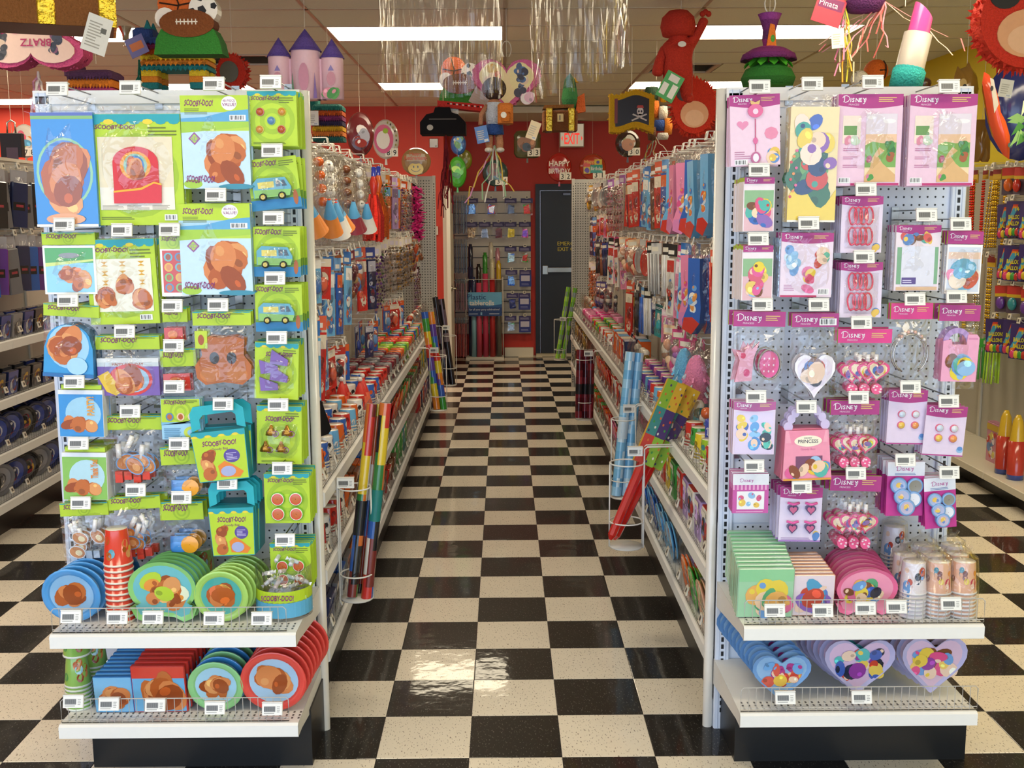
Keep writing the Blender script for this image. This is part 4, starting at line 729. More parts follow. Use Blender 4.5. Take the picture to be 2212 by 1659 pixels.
def k_blowd(root, w, h, seed=104):
    for k in range(4):
        x, z = w*(-.22+.15*k), h*(.36+.03*(k % 2)); b = MB(); b.T = Matrix.Translation((x, -.010-.004*k, z)) @ Matrix.Rotation(-.15+.1*k, 4, 'Y'); b.prism([(a, c-w*.2) for a, c in heart(w*.42, w*.42, 20)], -.003, 0, '#e2508c'); b.prism([(a, c-w*.155) for a, c in heart(w*.33, w*.33, 18)], -.0035, -.003, '#f0dfc0'); blobs(b, -w*.12, -w*.1, w*.12, w*.12, -.004, PK, 8, seed+k, .3); b.build('blowout', 'card', root)
    for k in range(3):
        b = MB(); x = w*(-.1+.15*k); b.lathe([(.0001, 0), (w*.04, 0), (w*.04, h*.1), (.0001, h*.1)], '#f4f0f0', 10, (x, -.02, h*.54)); b.build('mouthpiece', 'gloss', root)
        b = MB().prism(oval(w*.2, h*.16, 10, w*(-.22+.22*k), h*.14), -.03, -.012, '#ea5f92')
        for q in range(7): b.ell(w*(-.22+.22*k)+w*.07*math.cos(q*2.2), h*.14+h*.05*math.sin(q*1.7), w*.022, h*.012, -.0304, '#f8dbe6', 7)
        b.build('paper_roll', 'card', root)
    header(root, w*.97, h*.2, h*.8, dhead(w*.97, h*.2, h*.8, [HOT, MAG][seed % 2]), .008); wrapbag(root, w, h*.81, .05, seed)
def k_tiara(root, w, h):
    R0 = w*.40
    b = MB().tube([(R0*math.cos(a)*1.0, -.014, h*.40+R0*1.15*math.sin(a)) for a in [(-.35+q*.1)*PI for q in range(18)]], w*.018, '#b9b6b2', 8); b.build('headband', 'metal', root)
    b = MB()
    for q in range(9): a = PI*(.25+.5*q/8); b.sphere((R0*1.04*math.cos(a), -.016, h*.40+R0*1.2*math.sin(a)+h*.03*(1-abs(q-4)/4)), w*.04, ['#e9e2e0', '#dcb0a0'][q % 2], 8, 6)
    b.build('tiara_beads', 'gloss', root); header(root, w*.98, h*.19, h*.81, dhead(w*.98, h*.19, h*.81, HOT), .008); wrapbag(root, w*.98, h*.82, .03, 108)
def k_castlebag(root, w, h):
    b = MB().prism([(-w*.40, h*.1), (w*.44, h*.1), (w*.46, h*.62), (w*.40, h*.66), (w*.18, h*.66), (w*.16, h*.54), (-w*.18, h*.54), (-w*.2, h*.6), (-w*.40, h*.58)], -.026, -.006, '#eaa6c6', '#d88ab0').rect(w*.2, h*.6, w*.42, h*.62, -.0264, '#d88ab0'); blobs(b, -w*.36, h*.12, w*.42, h*.42, -.0266, ['#6fa0d8', '#57b5a8', '#e8cf3a', '#8fbce6', '#7a4a2c'], 9, 109, .34); b.build('box_body', 'card', root)
    ro, ri = w*.34, w*.22; o = [(ro*math.cos(q*PI/12), h*.56+ro*1.05*math.sin(q*PI/12)) for q in range(13)]; i = [(ri*math.cos(q*PI/12), h*.56+ri*1.05*math.sin(q*PI/12)) for q in range(13)]
    b = MB()
    for q in range(12): b.poly([o[q], o[q+1], i[q+1], i[q]], -.024, ['#b89ad0', '#a88ac4'][q % 2]).poly([i[q], i[q+1], o[q+1], o[q]], -.02, '#a88ac4')
    b.build('arch_handle', 'card', root, (-w*.06, 0, 0)); header(root, w*.98, h*.19, h*.81, dhead(w*.98, h*.19, h*.81), .008); wrapbag(root, w, h*.82, .036, 110)
def k_pickcard(root, w, h):
    b = card(w, h, '#e6d2e6', .012); y = -.0124; d_face(b, w, h, y, bg='#e4d2ea', head=.15, lh=h*.075); b.rect(-w*.45, h*.02, w*.45, h*.80, y-.0009, '#dfd0ee')
    for k, cs in enumerate([['#e8c93a', '#3f5fb4', '#e8c93a'], ['#5fa0e0', '#8fc4f0', '#4f8ad0'], ['#3fb0a0', '#57c4b4', '#2a3a4a']]): blobs(b, w*(-.44+.3*k), h*.05, w*(-.16+.3*k), h*.78, y-.0012, cs+['#f0d0b8'], 8, 111+k, .42)
    b.build('picture_card', 'gloss', root)
def k_pbox(root, w, h):
    b = MB().prism([(-w*.48, 0), (w*.48, 0), (w*.42, h*.66), (-w*.42, h*.66)], -.045, 0, '#f09ab4', '#d8708c'); y = -.0454; b.rect(-w*.42, h*.5, w*.40, h*.66, y, '#f4a8be').poly([(-w*.36, h*.66), (w*.36, h*.66), (w*.3, h*.48), (-w*.3, h*.48)], y-.0002, '#ee8fac')
    b.ell(.02*w, h*.52, w*.27, h*.075, y-.0006, '#f6efd8', 22); b.text('DISNEY', .02*w, h*.55, h*.022, y-.0010, '#4a3a50', align='c').text('PRINCESS', .02*w, h*.495, h*.045, y-.0010, '#4a3a50', align='c', bold=.01, wmax=w*.46).text('Goody Box', .02*w, h*.40, h*.03, y-.0008, '#d87aa0', align='c')
    b.rect(-w*.22, h*.12, w*.3, h*.32, y-.0008, '#7a4a6a').ell(w*.16, h*.22, w*.13, h*.1, y-.001, '#9fc4e6', 18); blobs(b, -w*.46, h*.02, w*.46, h*.28, y-.0014, ['#5f8fd0', '#e8c23a', '#e0609a', '#57b5a8', '#8a4a2c', '#f0cdb0'], 12, 115, .3); b.rect(-w*.47, 0, w*.47, h*.025, y-.003, '#e0a03a'); b.build('box_body', 'card', root)
    b = MB()
    for sx, sz, sr in [(-.34, .7, .09), (-.28, .8, .08), (-.2, .88, .08), (-.06, .95, .09), (.08, .95, .09), (.22, .9, .08), (.32, .82, .08), (.38, .72, .09)]: b.prism(oval(w*sr*2, h*sr*1.5, 12, sx*w, sz*h), -.03, -.026, '#cfc4e8')
    b.build('cloud_handle', 'card', root)
def k_ringd(root, w, h):
    b = card(w, h, '#e6d4ea'); d_face(b, w, h, b.yt, bg='#e2d2ea', head=.2, lh=h*.1, sub=False); b.rect(-w*.5, .001, w*.5, h*.03, b.yt-.001, MAG); blobs(b, w*.34, h*.05, w*.48, h*.22, b.yt-.001, ['#5f8fd0', '#8fbce6'], 3, 116, .5); b.build('backing_card', 'card', root)
    for i in range(2):
        for j in range(2): bump(root, 'toy_ring', w*(-.15+.36*i), h*(.36+.2*j), w*.1, ['#e8c25a', '#c9d8ea', '#e89a5a', '#d8dfe8'][i*2+j], '#e2708c')
def k_smallkit(root, w, h):
    b = card(w, h, '#c85aa8', .01); y = -.0104; b.rect(-w*.5, h*.72, w*.5, h, y, '#eef0f6'); script_word(b, -w*.3, h*.8, h*.09, y-.0006, '#c05aa8'); n = 9
    for k in range(n): b.rect(-w/2+w*k/n, h*.6, -w/2+w*(k+.5)/n, h*.72, y-.0004, '#e8a8d0')
    b.rect(-w*.38, h*.1, w*.38, h*.56, y-.0006, '#f0f0f4'); blobs(b, -w*.34, h*.14, w*.34, h*.54, y-.001, ['#8fbce6', '#e8c25a', '#d8608c'], 6, 117, .2); lines(b, -w*.4, h*.03, w*.4, h*.07, y-.0006, 1, '#f0c0e0'); b.build('printed_pack', 'card', root)
def k_hearts(root, w, h):
    b = card(w, h, LILAC); d_face(b, w, h, b.yt, bg='#e4d8f0', head=.18, lh=h*.09); b.rect(-w*.5, .001, w*.5, h*.03, b.yt-.001, '#a87ac8'); lines(b, -w*.44, h*.04, w*.3, h*.09, b.yt-.001, 2, '#a888b8'); blobs(b, w*.3, h*.03, w*.48, h*.2, b.yt-.001, ['#5f8fd0', '#e8c25a'], 3, 118, .5); b.build('backing_card', 'card', root)
    for i in range(2):
        for j in range(2):
            o = MB().prism([(x, z) for x, z in heart(w*.25, h*.2, 18)], -.012, 0, '#4a3a6a').prism([(x*.72, z*.72+h*.028) for x, z in heart(w*.25, h*.2, 18)], -.0128, -.012, '#c8608c').build('heart_charm', 'gloss', root, (w*(-.2+.42*i), -.003, h*(.16+.34*j)))
            MB().tube([(-w*.14, -.01, h*.23), (-w*.05, -.013, h*.215), (0, -.014, h*.205), (w*.05, -.013, h*.215), (w*.14, -.01, h*.23)], w*.03, '#ea6ab0', 6).build('bow', 'matte', o)
def k_mirror(root, w, h):
    b = card(w, h, '#c93a92'); y = b.yt; b.rect(-w*.5, h*.74, w*.5, h, y, '#e6e9f2'); script_word(b, -w*.26, h*.84, h*.085, y-.0005, '#c0509a'); lines(b, -w*.3, h*.76, w*.3, h*.81, y-.0005, 2, '#5f7ab0'); b.build('backing_card', 'card', root)
    for k, (x, z, c) in enumerate([(.24, .56, '#8d8a80'), (.2, .32, '#e9eaf2'), (-.22, .58, '#a8b8e0'), (-.12, .38, '#b0b8dc'), (.0, .18, '#c0b8d4')]):
        o = MB().lathe([(w*.22, 0), (w*.23, -.006), (w*.21, -.009), (w*.17, -.0085), (.001, -.0085)], ['#6f9ad0', '#6f9ad0', '#7fa8dc', c], 20, (0, 0, 0), 'y'); blobs(o, -w*.1, -h*.06, w*.1, h*.06, -.009, ['#e8c25a', '#f0cdb0', '#6a8fd0'], 4, 120+k, .4) if k > 1 else None; o.build('pocket_mirror', 'gloss', root, (x*w, -.004-.003*k, z*h))
RIGHT = [
 (1578, 204, 1690, 358, k_keycard, 5, .02, .04, 'toy card', 'pink card with heart key chain at the top by the aisle post'),
 (1690, 204, 1812, 480, k_tallcover, 2, .03, -.01, 'table cover', 'tall folded table cover pack with green, yellow and blue print on the top row'),
 (1800, 202, 1950, 402, k_backdrop, 4, .018, 0, 'scene setter', 'first of two pink garden path backdrop packs, beside the tall table cover'),
 (1953, 202, 2110, 402, k_backdrop, 4, .018, 0, 'scene setter', 'second of two pink garden path backdrop packs, at the top outer corner'),
 (1600, 386, 1670, 500, k_invd, 5, .03, 0, 'invitations', 'upper of two thick magenta topped card packs by the aisle post'),
 (1597, 532, 1667, 648, lambda r, w, h: k_invd(r, w, h, ['#e8cf3a', '#e8c86a', '#7a4a2c', '#d8607a', '#e0609a', '#f0d0b8', '#8fbce6'], 130), 5, .03, 0, 'invitations', 'lower of two thick magenta topped card packs, with yellow print'),
 (1678, 497, 1802, 642, k_decobag, 3, .03, -.01, 'decoration', 'clear wrapped lilac decoration pack below the tall table cover'),
 (1814, 424, 1908, 546, k_glasses, 6, .022, 0, 'toy card', 'upper lilac card of pink plastic toy crowns'),
 (1812, 566, 1907, 686, k_glasses, 6, .022, 0, 'toy card', 'lower lilac card of pink plastic toy crowns'),
 (1922, 482, 2036, 628, k_memo, 5, .02, .0, 'note pad', 'clear wrapped note pad pack with a blank white sheet'),
 (2036, 498, 2122, 634, k_lootd, 3, .02, -.02, 'party bag', 'pale blue and pink loot bag pack at the outer edge'),
 (1575, 672, 1694, 842, k_tiarabag, 2, .05, -.02, 'party hat', 'bagged pink crown with a round pink band'),
 (1703, 676, 1812, 860, k_heartbag, 2, .05, 0, 'invitations', 'bagged white heart shaped cards under a magenta header'),
 (1800, 710, 1926, 858, k_blowd, 2, .04, -.01, 'noisemaker', 'topmost of three bags of pink heart blowouts'),
 (1914, 654, 2015, 836, k_tiara, 2, .03, .0, 'tiara', 'clear bag holding a silver headband tiara under a hot pink header'),
 (2014, 658, 2114, 840, k_castlebag, 2, .04, -.02, 'favour box', 'bagged pink favour box with a lilac arched handle'),
 (1580, 866, 1673, 980, k_pickcard, 4, .02, -.01, 'picture pack', 'lilac picture pack with yellow, blue and teal print'),
 (1680, 868, 1795, 1030, k_pbox, 4, .02, .03, 'favour box', 'pink goody box with a cloud shaped lilac handle'),
 (1786, 864, 1900, 1016, lambda r, w, h: k_blowd(r, w, h, 141), 3, .04, .0, 'noisemaker', 'middle of three bags of pink heart blowouts'),
 (1913, 842, 2002, 960, k_ringd, 4, .02, -.02, 'toy card', 'lilac ring card nearer the blowouts, of two'),
 (1990, 876, 2084, 985, k_ringd, 4, .02, -.06, 'toy card', 'tilted lilac ring card at the outer edge, of two'),
 (1580, 1022, 1660, 1107, k_smallkit, 4, .02, 0, 'toy kit', 'small magenta and white kit pack on the lowest hook by the post'),
 (1680, 1052, 1775, 1170, k_hearts, 6, .022, -.02, 'toy card', 'lilac card of four dark heart charms with pink bows'),
 (1780, 1026, 1900, 1190, lambda r, w, h: k_blowd(r, w, h, 147), 3, .04, -.03, 'noisemaker', 'lowest of three bags of pink heart blowouts'),
 (1912, 997, 1998, 1114, k_mirror, 6, .02, 0, 'toy card', 'magenta card of blue pocket mirrors nearer the blowouts'),
 (1998, 1030, 2072, 1140, k_mirror, 4, .02, .08, 'toy card', 'tilted magenta card of blue pocket mirrors at the outer edge'),
]
SHORT_R = ['pink heart key chain card', 'tall green and yellow table cover pack', 'first pink garden backdrop pack', 'second pink garden backdrop pack', 'upper magenta topped card pack', 'lower magenta topped card pack', 'clear wrapped lilac decoration pack', 'upper toy crown card', 'lower toy crown card', 'blank sheet note pad pack', 'pale blue loot bag pack', 'bagged pink crown', 'bagged heart shaped cards', 'topmost pink blowout bag', 'bagged silver tiara', 'bagged pink arch favour box', 'lilac picture pack', 'pink cloud handled goody box', 'middle pink blowout bag', 'ring card near the blowouts', 'tilted ring card at the edge', 'small magenta kit pack', 'dark heart charm card', 'lowest pink blowout bag', 'mirror card near the blowouts', 'tilted mirror card']
hang_all(RIGHT, SHORT_R)
# peg hooks with their electronic price labels, where each label shows
HL = [(122, 193), (280, 190), (461, 182), (584, 178), (587, 326), (465, 422), (590, 472), (593, 602), (137, 486), (262, 498), (365, 497), (145, 650), (268, 717), (371, 662), (374, 748), (470, 660), (597, 731), (159, 826), (168, 959), (280, 890), (375, 837), (386, 960), (481, 874), (490, 1045), (600, 876), (609, 1013), (615, 1168), (173, 1088), (292, 1060), (391, 1076)]
NL = [0, 1, 2, 3, 4, 5, 6, 7, 8, 9, 10, 11, 12, 13, 14, 15, 16, 17, 18, 19, 20, 21, 22, 23, 24, 25, 26, 27, 28, 29]
HR = [(1642, 188), (1756, 182), (1887, 178), (2052, 187), (1641, 368), (1639, 517), (1748, 483), (1872, 410), (1868, 556), (2003, 465), (2077, 485), (1648, 659), (1770, 659), None, (1978, 647), (2068, 642), (1634, 858), (1743, 880), None, (1968, 837), (2051, 868), (1630, 1008), (1733, 1053), (1850, 1024), (1957, 995), (2052, 1022)]
for pts, sh in ((HL, SHORT_L), (HR, SHORT_R)):
    for k, q in enumerate(pts):
        if q is None: q = {13: (1862, 698), 18: (1856, 860)}[k]
        p = P(q[0], q[1]+10, YH-.045); peg_hook('grey peg hook with white price label holding the '+sh[k], p.x, YP-.005, p.z, YP-.005-(YH-.045)-.026)
# ---------------------------------------------------------------- goods standing on the two end displays' shelves
ZLU, ZLL = ENDS['L']; ZRU, ZRL = ENDS['R']
def plate_mesh(name, R_, rim, face, cols, seed, edge=None, th=.012, shape=None, n=28, nb=9, k=.34, face2=None, mk='gloss'):
    b = MB()
    if shape is None:
        b.lathe([(R_*.001, th), (R_*.7, th), (R_*.97, .004), (R_, 0), (R_*.985, -.002), (R_*.90, -.001), (R_*.80, .002), (R_*.74, .004), (R_*.001, .004)], [edge or rim, edge or rim, edge or rim, rim, rim, rim, shade(rim, .93), face], n, (0, 0, R_), 'y')
        y = .0036
        if face2: b.ell(0, R_*.75, R_*.7, R_*.44, y, face2, 20); y -= .0003
        if cols: blobs(b, -R_*.52, R_*.5, R_*.52, R_*1.5, y-.0002, cols, nb, seed, k)
    else:
        o = shape; cx = 0; cz = sum(p[1] for p in o)/len(o)
        sc2 = [((x-cx)*.86+cx, (z-cz)*.86+cz) for x, z in o]; m = len(o)
        b.add([(x, 0, z) for x, z in o]+[(x, .004, z) for x, z in sc2]+[(x*.8, th, (z-cz)*.8+cz) for x, z in o], [tuple((q, (q+1) % m, m+(q+1) % m, m+q)) for q in range(m)], rim, True)
        b.add([(x, .004, z) for x, z in sc2], [tuple(range(m))], face); b.add([(x, .0005, z) for x, z in o]+[(x*.8, th, (z-cz)*.8+cz) for x, z in o], [tuple(((q+1) % m, q, m+q, m+(q+1) % m)) for q in range(m)], edge or rim, True); b.add([(x*.8, th, (z-cz)*.8+cz) for x, z in o], [tuple(range(m-1, -1, -1))], edge or rim)
        x0, x1 = min(p[0] for p in sc2)*.86, max(p[0] for p in sc2)*.86; z0, z1 = cz-(cz-min(p[1] for p in sc2))*.66, cz+(max(p[1] for p in sc2)-cz)*.72
        blobs(b, x0, z0, x1, z1, .0034, cols, nb, seed, k)
    return b.build(name, mk)
def row(o, base, cat, label, short, n, p0, step, tilt=0., twist=0., seed=0, jx=.002, group=None, other=None):
    "a front piece and n-1 more behind it"
    R = random.Random(seed); g = group or short+'s standing one behind another'
    tag(o, label, cat, g); o.location = p0; o.rotation_euler = (-tilt, 0, 0)
    for k in range(1, n):
        l = nth(k)+' '+short+' behind the front one'; src = other if other is not None and k % 2 else o
        c = copy_tree(src, l, (p0[0]+step[0]*k+R.uniform(-jx, jx), p0[1]+step[1]*k, p0[2]+step[2]*k), (-tilt, R.uniform(-.5, .5) if twist else 0, 0), g) if src is o else None
        if c is None:
            c = src.copy(); COL.objects.link(c); tag(c, l, cat, g); c.location = (p0[0]+step[0]*k+R.uniform(-jx, jx), p0[1]+step[1]*k, p0[2]+step[2]*k); c.rotation_euler = (-tilt, 0, 0)
def fp(px0, py0, px1, py1, Y):
    a, d = P(px0, py1, Y), P(px1, py0, Y); return (a.x+d.x)/2, d.x-a.x, d.z-a.z
# upper lime shelf
x, w_, h_ = fp(106, 1240, 224, 1362, -.10); r = w_/2
row(plate_mesh('paper_plate_pack', r, '#4f9ede', '#8fbfe6', BR, 201, '#3f86c8'), None, 'plates', 'front blue rimmed plate pack with brown print on upper lime shelf', 'blue rimmed plate pack', 8, (x, -.12, ZLU+.003), (.006, .034, .0005), -.16)
def cup(name, rt, rb, h, body, rim, cols, seed, art=True, inner='#efe6d6'):
    b = MB().lathe([(.0005, h), (rt, h), (rt+.001, h-.002), (rb, .006), (rb+.002, .005), (rb+.002, 0), (rb-.002, .001), (rb-.003, .01)], [inner, body, body, rim, rim, rim, inner], 18)
    if art:
        R = random.Random(seed)
        for k in range(9):
            a = -PI/2+R.uniform(-1.3, 1.3); z = R.uniform(.25, .85)*h; rr = rb+(rt-rb)*z/h+.0006; s = R.uniform(.006, .013)
            pts = []
            for q in range(9): t_ = 2*PI*q/9; aa = a+math.cos(t_)*s/rr; zz = z+math.sin(t_)*s*1.3; r3 = rb+(rt-rb)*zz/h+.0007+.0001*k; pts.append((r3*math.cos(aa), r3*math.sin(aa), zz))
            b.add(pts, [tuple(range(9))], cols[k % len(cols)])
    return b.build(name, 'gloss')
def cup_stack(name, x, y, z0, n, step, mesh_o, lab, short, cat='cup', tw=True, seed=0):
    R = random.Random(seed); g = short+'s nested in one stack'
    for k in range(n):
        o = mesh_o if k == 0 else mesh_o.copy()
        if k: COL.objects.link(o)
        l = lab[0] if k == n-1 else nth(k)+' '+short+' counted from the bottom of its stack'
        tag(o, l, cat, g); o.location = (x, y, z0+step*k); o.rotation_euler = (0, 0, R.uniform(-.2, .2))
x, w_, h_ = fp(226, 1168, 292, 1360, -.10)
cup_stack('paper_cup', x, -.10, ZLU+.001, 11, (h_-.098)/10.3, cup('paper_cup', .032, .043, .112, '#d8402c', '#efe0cc', BR+['#e8b03a', '#4fa0b0'], 203), ['red paper cup with brown print on top of the upturned red stack'], 'red paper cup')
x, w_, h_ = fp(290, 1226, 428, 1362, -.11); R0 = w_*.5
lob = lambda w, h: [(w*.5*math.cos(q*PI/14), h*.56+h*.44*math.sin(q*PI/14)) for q in range(-3, 18)]+[(-w*.5, h*.26), (-w*.5+w*.08, h*.06), (-w*.28, 0), (-w*.15, h*.08), (0, h*.1), (w*.15, h*.08), (w*.28, 0), (w*.42, h*.06), (w*.5, h*.26)]
row(plate_mesh('paper_plate_pack', R0, '#8fd07a', '#6fc0c8', BR+['#b9d63c', '#e8f0d0', '#e8963c'], 205, '#6fb89a', shape=lob(w_, h_), nb=14, k=.26), None, 'plates', 'front eared plate pack with green and teal print, third from the outer edge', 'eared green plate pack', 5, (x, -.13, ZLU+.003), (.004, .03, 0), -.12)
x, w_, h_ = fp(428, 1248, 540, 1368, -.11); r = w_/2
row(plate_mesh('paper_plate_pack', r, '#a9d66a', '#4fb0a8', BR+['#e8b04a', '#e87a4a'], 207, '#d8c890'), None, 'plates', 'front small round plate pack with speckled rim beside the clear tub', 'small speckled rim plate pack', 7, (x, -.13, ZLU+.003), (.006, .028, 0), -.1)
x, w_, h_ = fp(556, 1250, 672, 1366, -.06); r = w_/2
t = thing('candy_tub', 'clear round tub of wrapped candy with lime and blue label', 'tub', (x, -.05, ZLU+.001))
MB().lathe([(.001, .002), (r, .002), (r, h_*.92), (r*.98, h_*.92), (r*.97, .006), (.001, .006)], '#ffffff', 24).build('clear_wall', 'film', t)
b = MB()
for k in range(17): a = PI+PI*k/16; a2 = PI+PI*(k+1)/16; R1 = r*1.004; b.quad((R1*math.cos(a), R1*math.sin(a), .012), (R1*math.cos(a2), R1*math.sin(a2), .012), (R1*math.cos(a2), R1*math.sin(a2), h_*.36), (R1*math.cos(a), R1*math.sin(a), h_*.34), '#5fb0d8') if k < 16 else None; b.quad((R1*math.cos(a), R1*math.sin(a), h_*.34), (R1*math.cos(a2), R1*math.sin(a2), h_*.34), (R1*math.cos(a2), R1*math.sin(a2), h_*.55), (R1*math.cos(a), R1*math.sin(a), h_*.55), LIME) if k < 16 else None
b.text('SCOOBY-DOO!', -r*.62, h_*.40, h_*.1, -r*1.03, PURP, .1, bold=.02, wmax=r*1.15); b.build('label_band', 'card', t)
R = random.Random(5)
for k in range(46):
    a, q, z = R.uniform(0, 2*PI), R.uniform(0, .8)*r, R.uniform(.05, 1.0)*h_*1.02
    b = MB().tube([(-.016, 0, 0), (-.012, 0, 0), (.012, 0, 0), (.016, 0, 0)], .007, ['#e4e6ea', '#cfd8e0', '#c9dce0', '#e8d8d8'][k % 4], 7).add([(-.026, 0, .007), (-.026, 0, -.007), (-.014, 0, 0), (.014, 0, 0), (.026, 0, .007), (.026, 0, -.007)], [(0, 1, 2), (3, 5, 4)], '#eef0f2') if k < 4 else None
    if k < 4: o = b.build('candy_roll', 'gloss'); cand = [o] if k == 0 else cand+[o]
    else: o = cand[k % 4].copy(); COL.objects.link(o)
    o.location = (x+q*math.cos(a), -.05+q*math.sin(a), ZLU+z); o.rotation_euler = (R.uniform(-.5, .5), R.uniform(-.6, .6), R.uniform(0, 3)); tag(o, 'pale twist-wrapped candy roll lying among others in the clear tub '+nth(k % 40)+(' from the top' if k < 40 else ' from the bottom'), 'candy', 'wrapped candy rolls in the clear tub')
# lower lime shelf
x, w_, h_ = fp(136, 1398, 208, 1548, -.08)
cg = cup('paper_cup', .030, .040, .095, '#8fbf5a', '#e9efe2', BR+['#9fd0d8', '#4f9a4a'], 211)
for q, (yy, nn, sh) in enumerate([(-.09, 7, 'front green cup'), (.0, 9, 'rear green cup')]):
    cc = cg if q == 0 else cg.copy()
    if q: COL.objects.link(cc)
    cup_stack('paper_cup', x+.02*q, yy, ZLL+.001, nn, .0125, cc, ['green printed paper cup topping the '+['front', 'rear'][q]+' green stack on the lowest shelf'], sh)
cg2 = cg.copy(); COL.objects.link(cg2); tag(cg2, 'green paper cup perched on the front green stack under the upper shelf', 'cup', 'green paper cups'); cg2.location = (x, -.085, ZLL+.001+.0125*6+.0952)
def napkin(w, h, t_, top, art, cols, seed, band=None):
    b = MB().cbox(-w/2, w/2, 0, t_, 0, h, top, .003); y = -.0004; b.rect(-w*.48, h*.01, w*.48, h*.99, y, art)
    if band: b.rect(-w*.48, h*.74, w*.48, h*.99, y-.0003, band)
    blobs(b, -w*.36, h*.02, w*.46, h*.8, y-.0006, cols, 14 if len(cols) > 5 else 9, seed, .24 if len(cols) > 5 else .34); return b.build('napkin_pack', 'gloss')
x, w_, h_ = fp(211, 1472, 290, 1552, -.13)
row(napkin(w_, h_, .016, '#2a7fc8', '#7fc0ea', BR, 213), None, 'napkins', 'front small blue napkin pack with brown print on the lowest lime shelf', 'small blue napkin pack', 13, (x, -.14, ZLL+.003), (.0035, .021, .0042), -.12, seed=1)
x, w_, h_ = fp(294, 1452, 404, 1556, -.13)
row(napkin(w_, h_, .018, '#d8372c', '#6fb4e0', BR, 215, '#dd4030'), None, 'napkins', 'front red topped napkin pack with brown print on the lowest lime shelf', 'red topped napkin pack', 12, (x, -.14, ZLL+.003), (.004, .024, .0040), -.12, seed=2)
x, w_, h_ = fp(416, 1442, 530, 1560, -.12); r = w_/2
o2 = plate_mesh('paper_plate_pack', r, '#3f8ed0', '#9fc8e8', BR, 219, '#2f78b8'); 
row(plate_mesh('paper_plate_pack', r, '#8fd08a', '#a8d8ee', BR, 217, '#5fae7a'), None, 'plates', 'front green rimmed plate pack with round sticker on the lowest lime shelf', 'green or blue rimmed plate pack', 8, (x, -.14, ZLL+.003), (.004, .034, .0035), -.14, other=o2)
bpy.data.objects.remove(o2)
x, w_, h_ = fp(534, 1418, 660, 1558, -.12); r = w_/2*1.08
row(plate_mesh('paper_plate_pack', r, '#e24a40', '#a8cbe8', BR, 221, '#c83a32', face2=None), None, 'plates', 'front large red rimmed plate pack with brown print beside the corner post', 'large red rimmed plate pack', 8, (x, -.14, ZLL+.003), (.004, .036, .0035), -.14)
# upper pink shelf
PKN = ['#e8cf4a', '#7a4a2c', '#6fa0d8', '#f0d0b0', '#e0709a', '#5aa878', '#e8b060']
x, w_, h_ = fp(1584, 1248, 1708, 1356, -.13)
row(napkin(w_, h_, .018, '#9fc9a8', '#9fd0a8', PKN, 231, '#8fcf9a'), None, 'napkins', 'front pale green napkin pack on the upper pink shelf by the post', 'pale green napkin pack', 11, (x+.004, -.15, ZRU+.003), (.0016, .024, .0046), -.1, seed=4)
x, w_, h_ = fp(1704, 1262, 1798, 1352, -.12)
row(napkin(w_, h_, .016, '#e0a888', '#e9d8e0', ['#5f86d0', '#8f6ac0', '#4fa0c8', '#c8503c', '#f0d0b8'], 233), None, 'napkins', 'front small napkin pack with blue and purple print beside the pink plates', 'small blue printed napkin pack', 8, (x, -.14, ZRU+.003), (.0, .026, .0018), -.1, seed=5)
x, w_, h_ = fp(1800, 1250, 1930, 1350, -.12)
row(plate_mesh('paper_plate_pack', w_/2, '#ee6f9c', '#f29ab8', PKN+['#3f5fb4', '#1f2740'], 235, '#d8527f', shape=lob(w_*1.04, h_*1.06), nb=22, k=.2), None, 'plates', 'front pink scalloped plate pack in the middle of the upper pink shelf', 'pink scalloped plate pack', 7, (x, -.14, ZRU+.003), (.003, .035, .002), -.14)
def cup_pack(mesh, label, x, y, z, n, h, film_h, tall=.0125):
    t = thing('cup_pack', label, 'cups', (x, y, z), group='wrapped cup packs on the upper pink shelf')
    for k in range(n): obj('paper_cup', mesh, t, (0, 0, tall*k))
    hh = tall*(n-1)+h
    MB().lathe([(.047, -.001), (.048, hh*.5), (.045, hh*.85), (.042, hh+.012), (.015, hh+.03), (.022, hh+.045)], '#ffffff', 10, smooth=False).build('clear_wrap', 'film', t)
c1 = cup('paper_cup', .033, .040, .098, '#e6dfe6', '#f0eef0', ['#3f5fb4', '#1f2740', '#6fa8e0', '#c8503c', '#f0d0b8'], 241); c2 = cup('paper_cup', .033, .040, .098, '#e6b49a', '#f0eef0', ['#e8903c', '#e8cf4a', '#7a3a2c', '#c83a5a', '#f0d0b8', '#3f8aa0'], 243)
m1, m2 = c1.data, c2.data; bpy.data.objects.remove(c1); bpy.data.objects.remove(c2)
for q, (px, py, Y, mm, n, l) in enumerate([(1968, 1345, -.14, m1, 7, 'front row wrapped cup pack with blue print, first of three'), (2021, 1345, -.14, m2, 7, 'front row wrapped cup pack with orange print, middle of three'), (2075, 1345, -.14, m2, 7, 'front row wrapped cup pack with orange print, outermost of three'),
        (1950, 1310, -.03, m1, 6, 'second row wrapped cup pack behind the blue printed front pack'), (2006, 1310, -.03, m1, 6, 'second row wrapped cup pack behind the middle front pack'), (2062, 1310, -.03, m2, 6, 'second row wrapped cup pack behind the outermost front pack'),
        (1990, 1290, .07, m1, 6, 'third row wrapped cup pack nearest the tall cup tower'), (2050, 1290, .07, m1, 6, 'third row wrapped cup pack at the outer back corner'), (1925, 1290, .12, m1, 10, 'tall wrapped cup tower behind the pink scalloped plates')]):
    p = P(px, py, Y); cup_pack(mm, l, p.x, Y, ZRU+.002, n, .098, 0, .0125)
p = P(402, 1290, .06); cup_pack(cg.data, 'wrapped green cup pack behind the eared green plates on upper lime shelf', p.x, .06, ZLU+.002, 8, .095, 0)
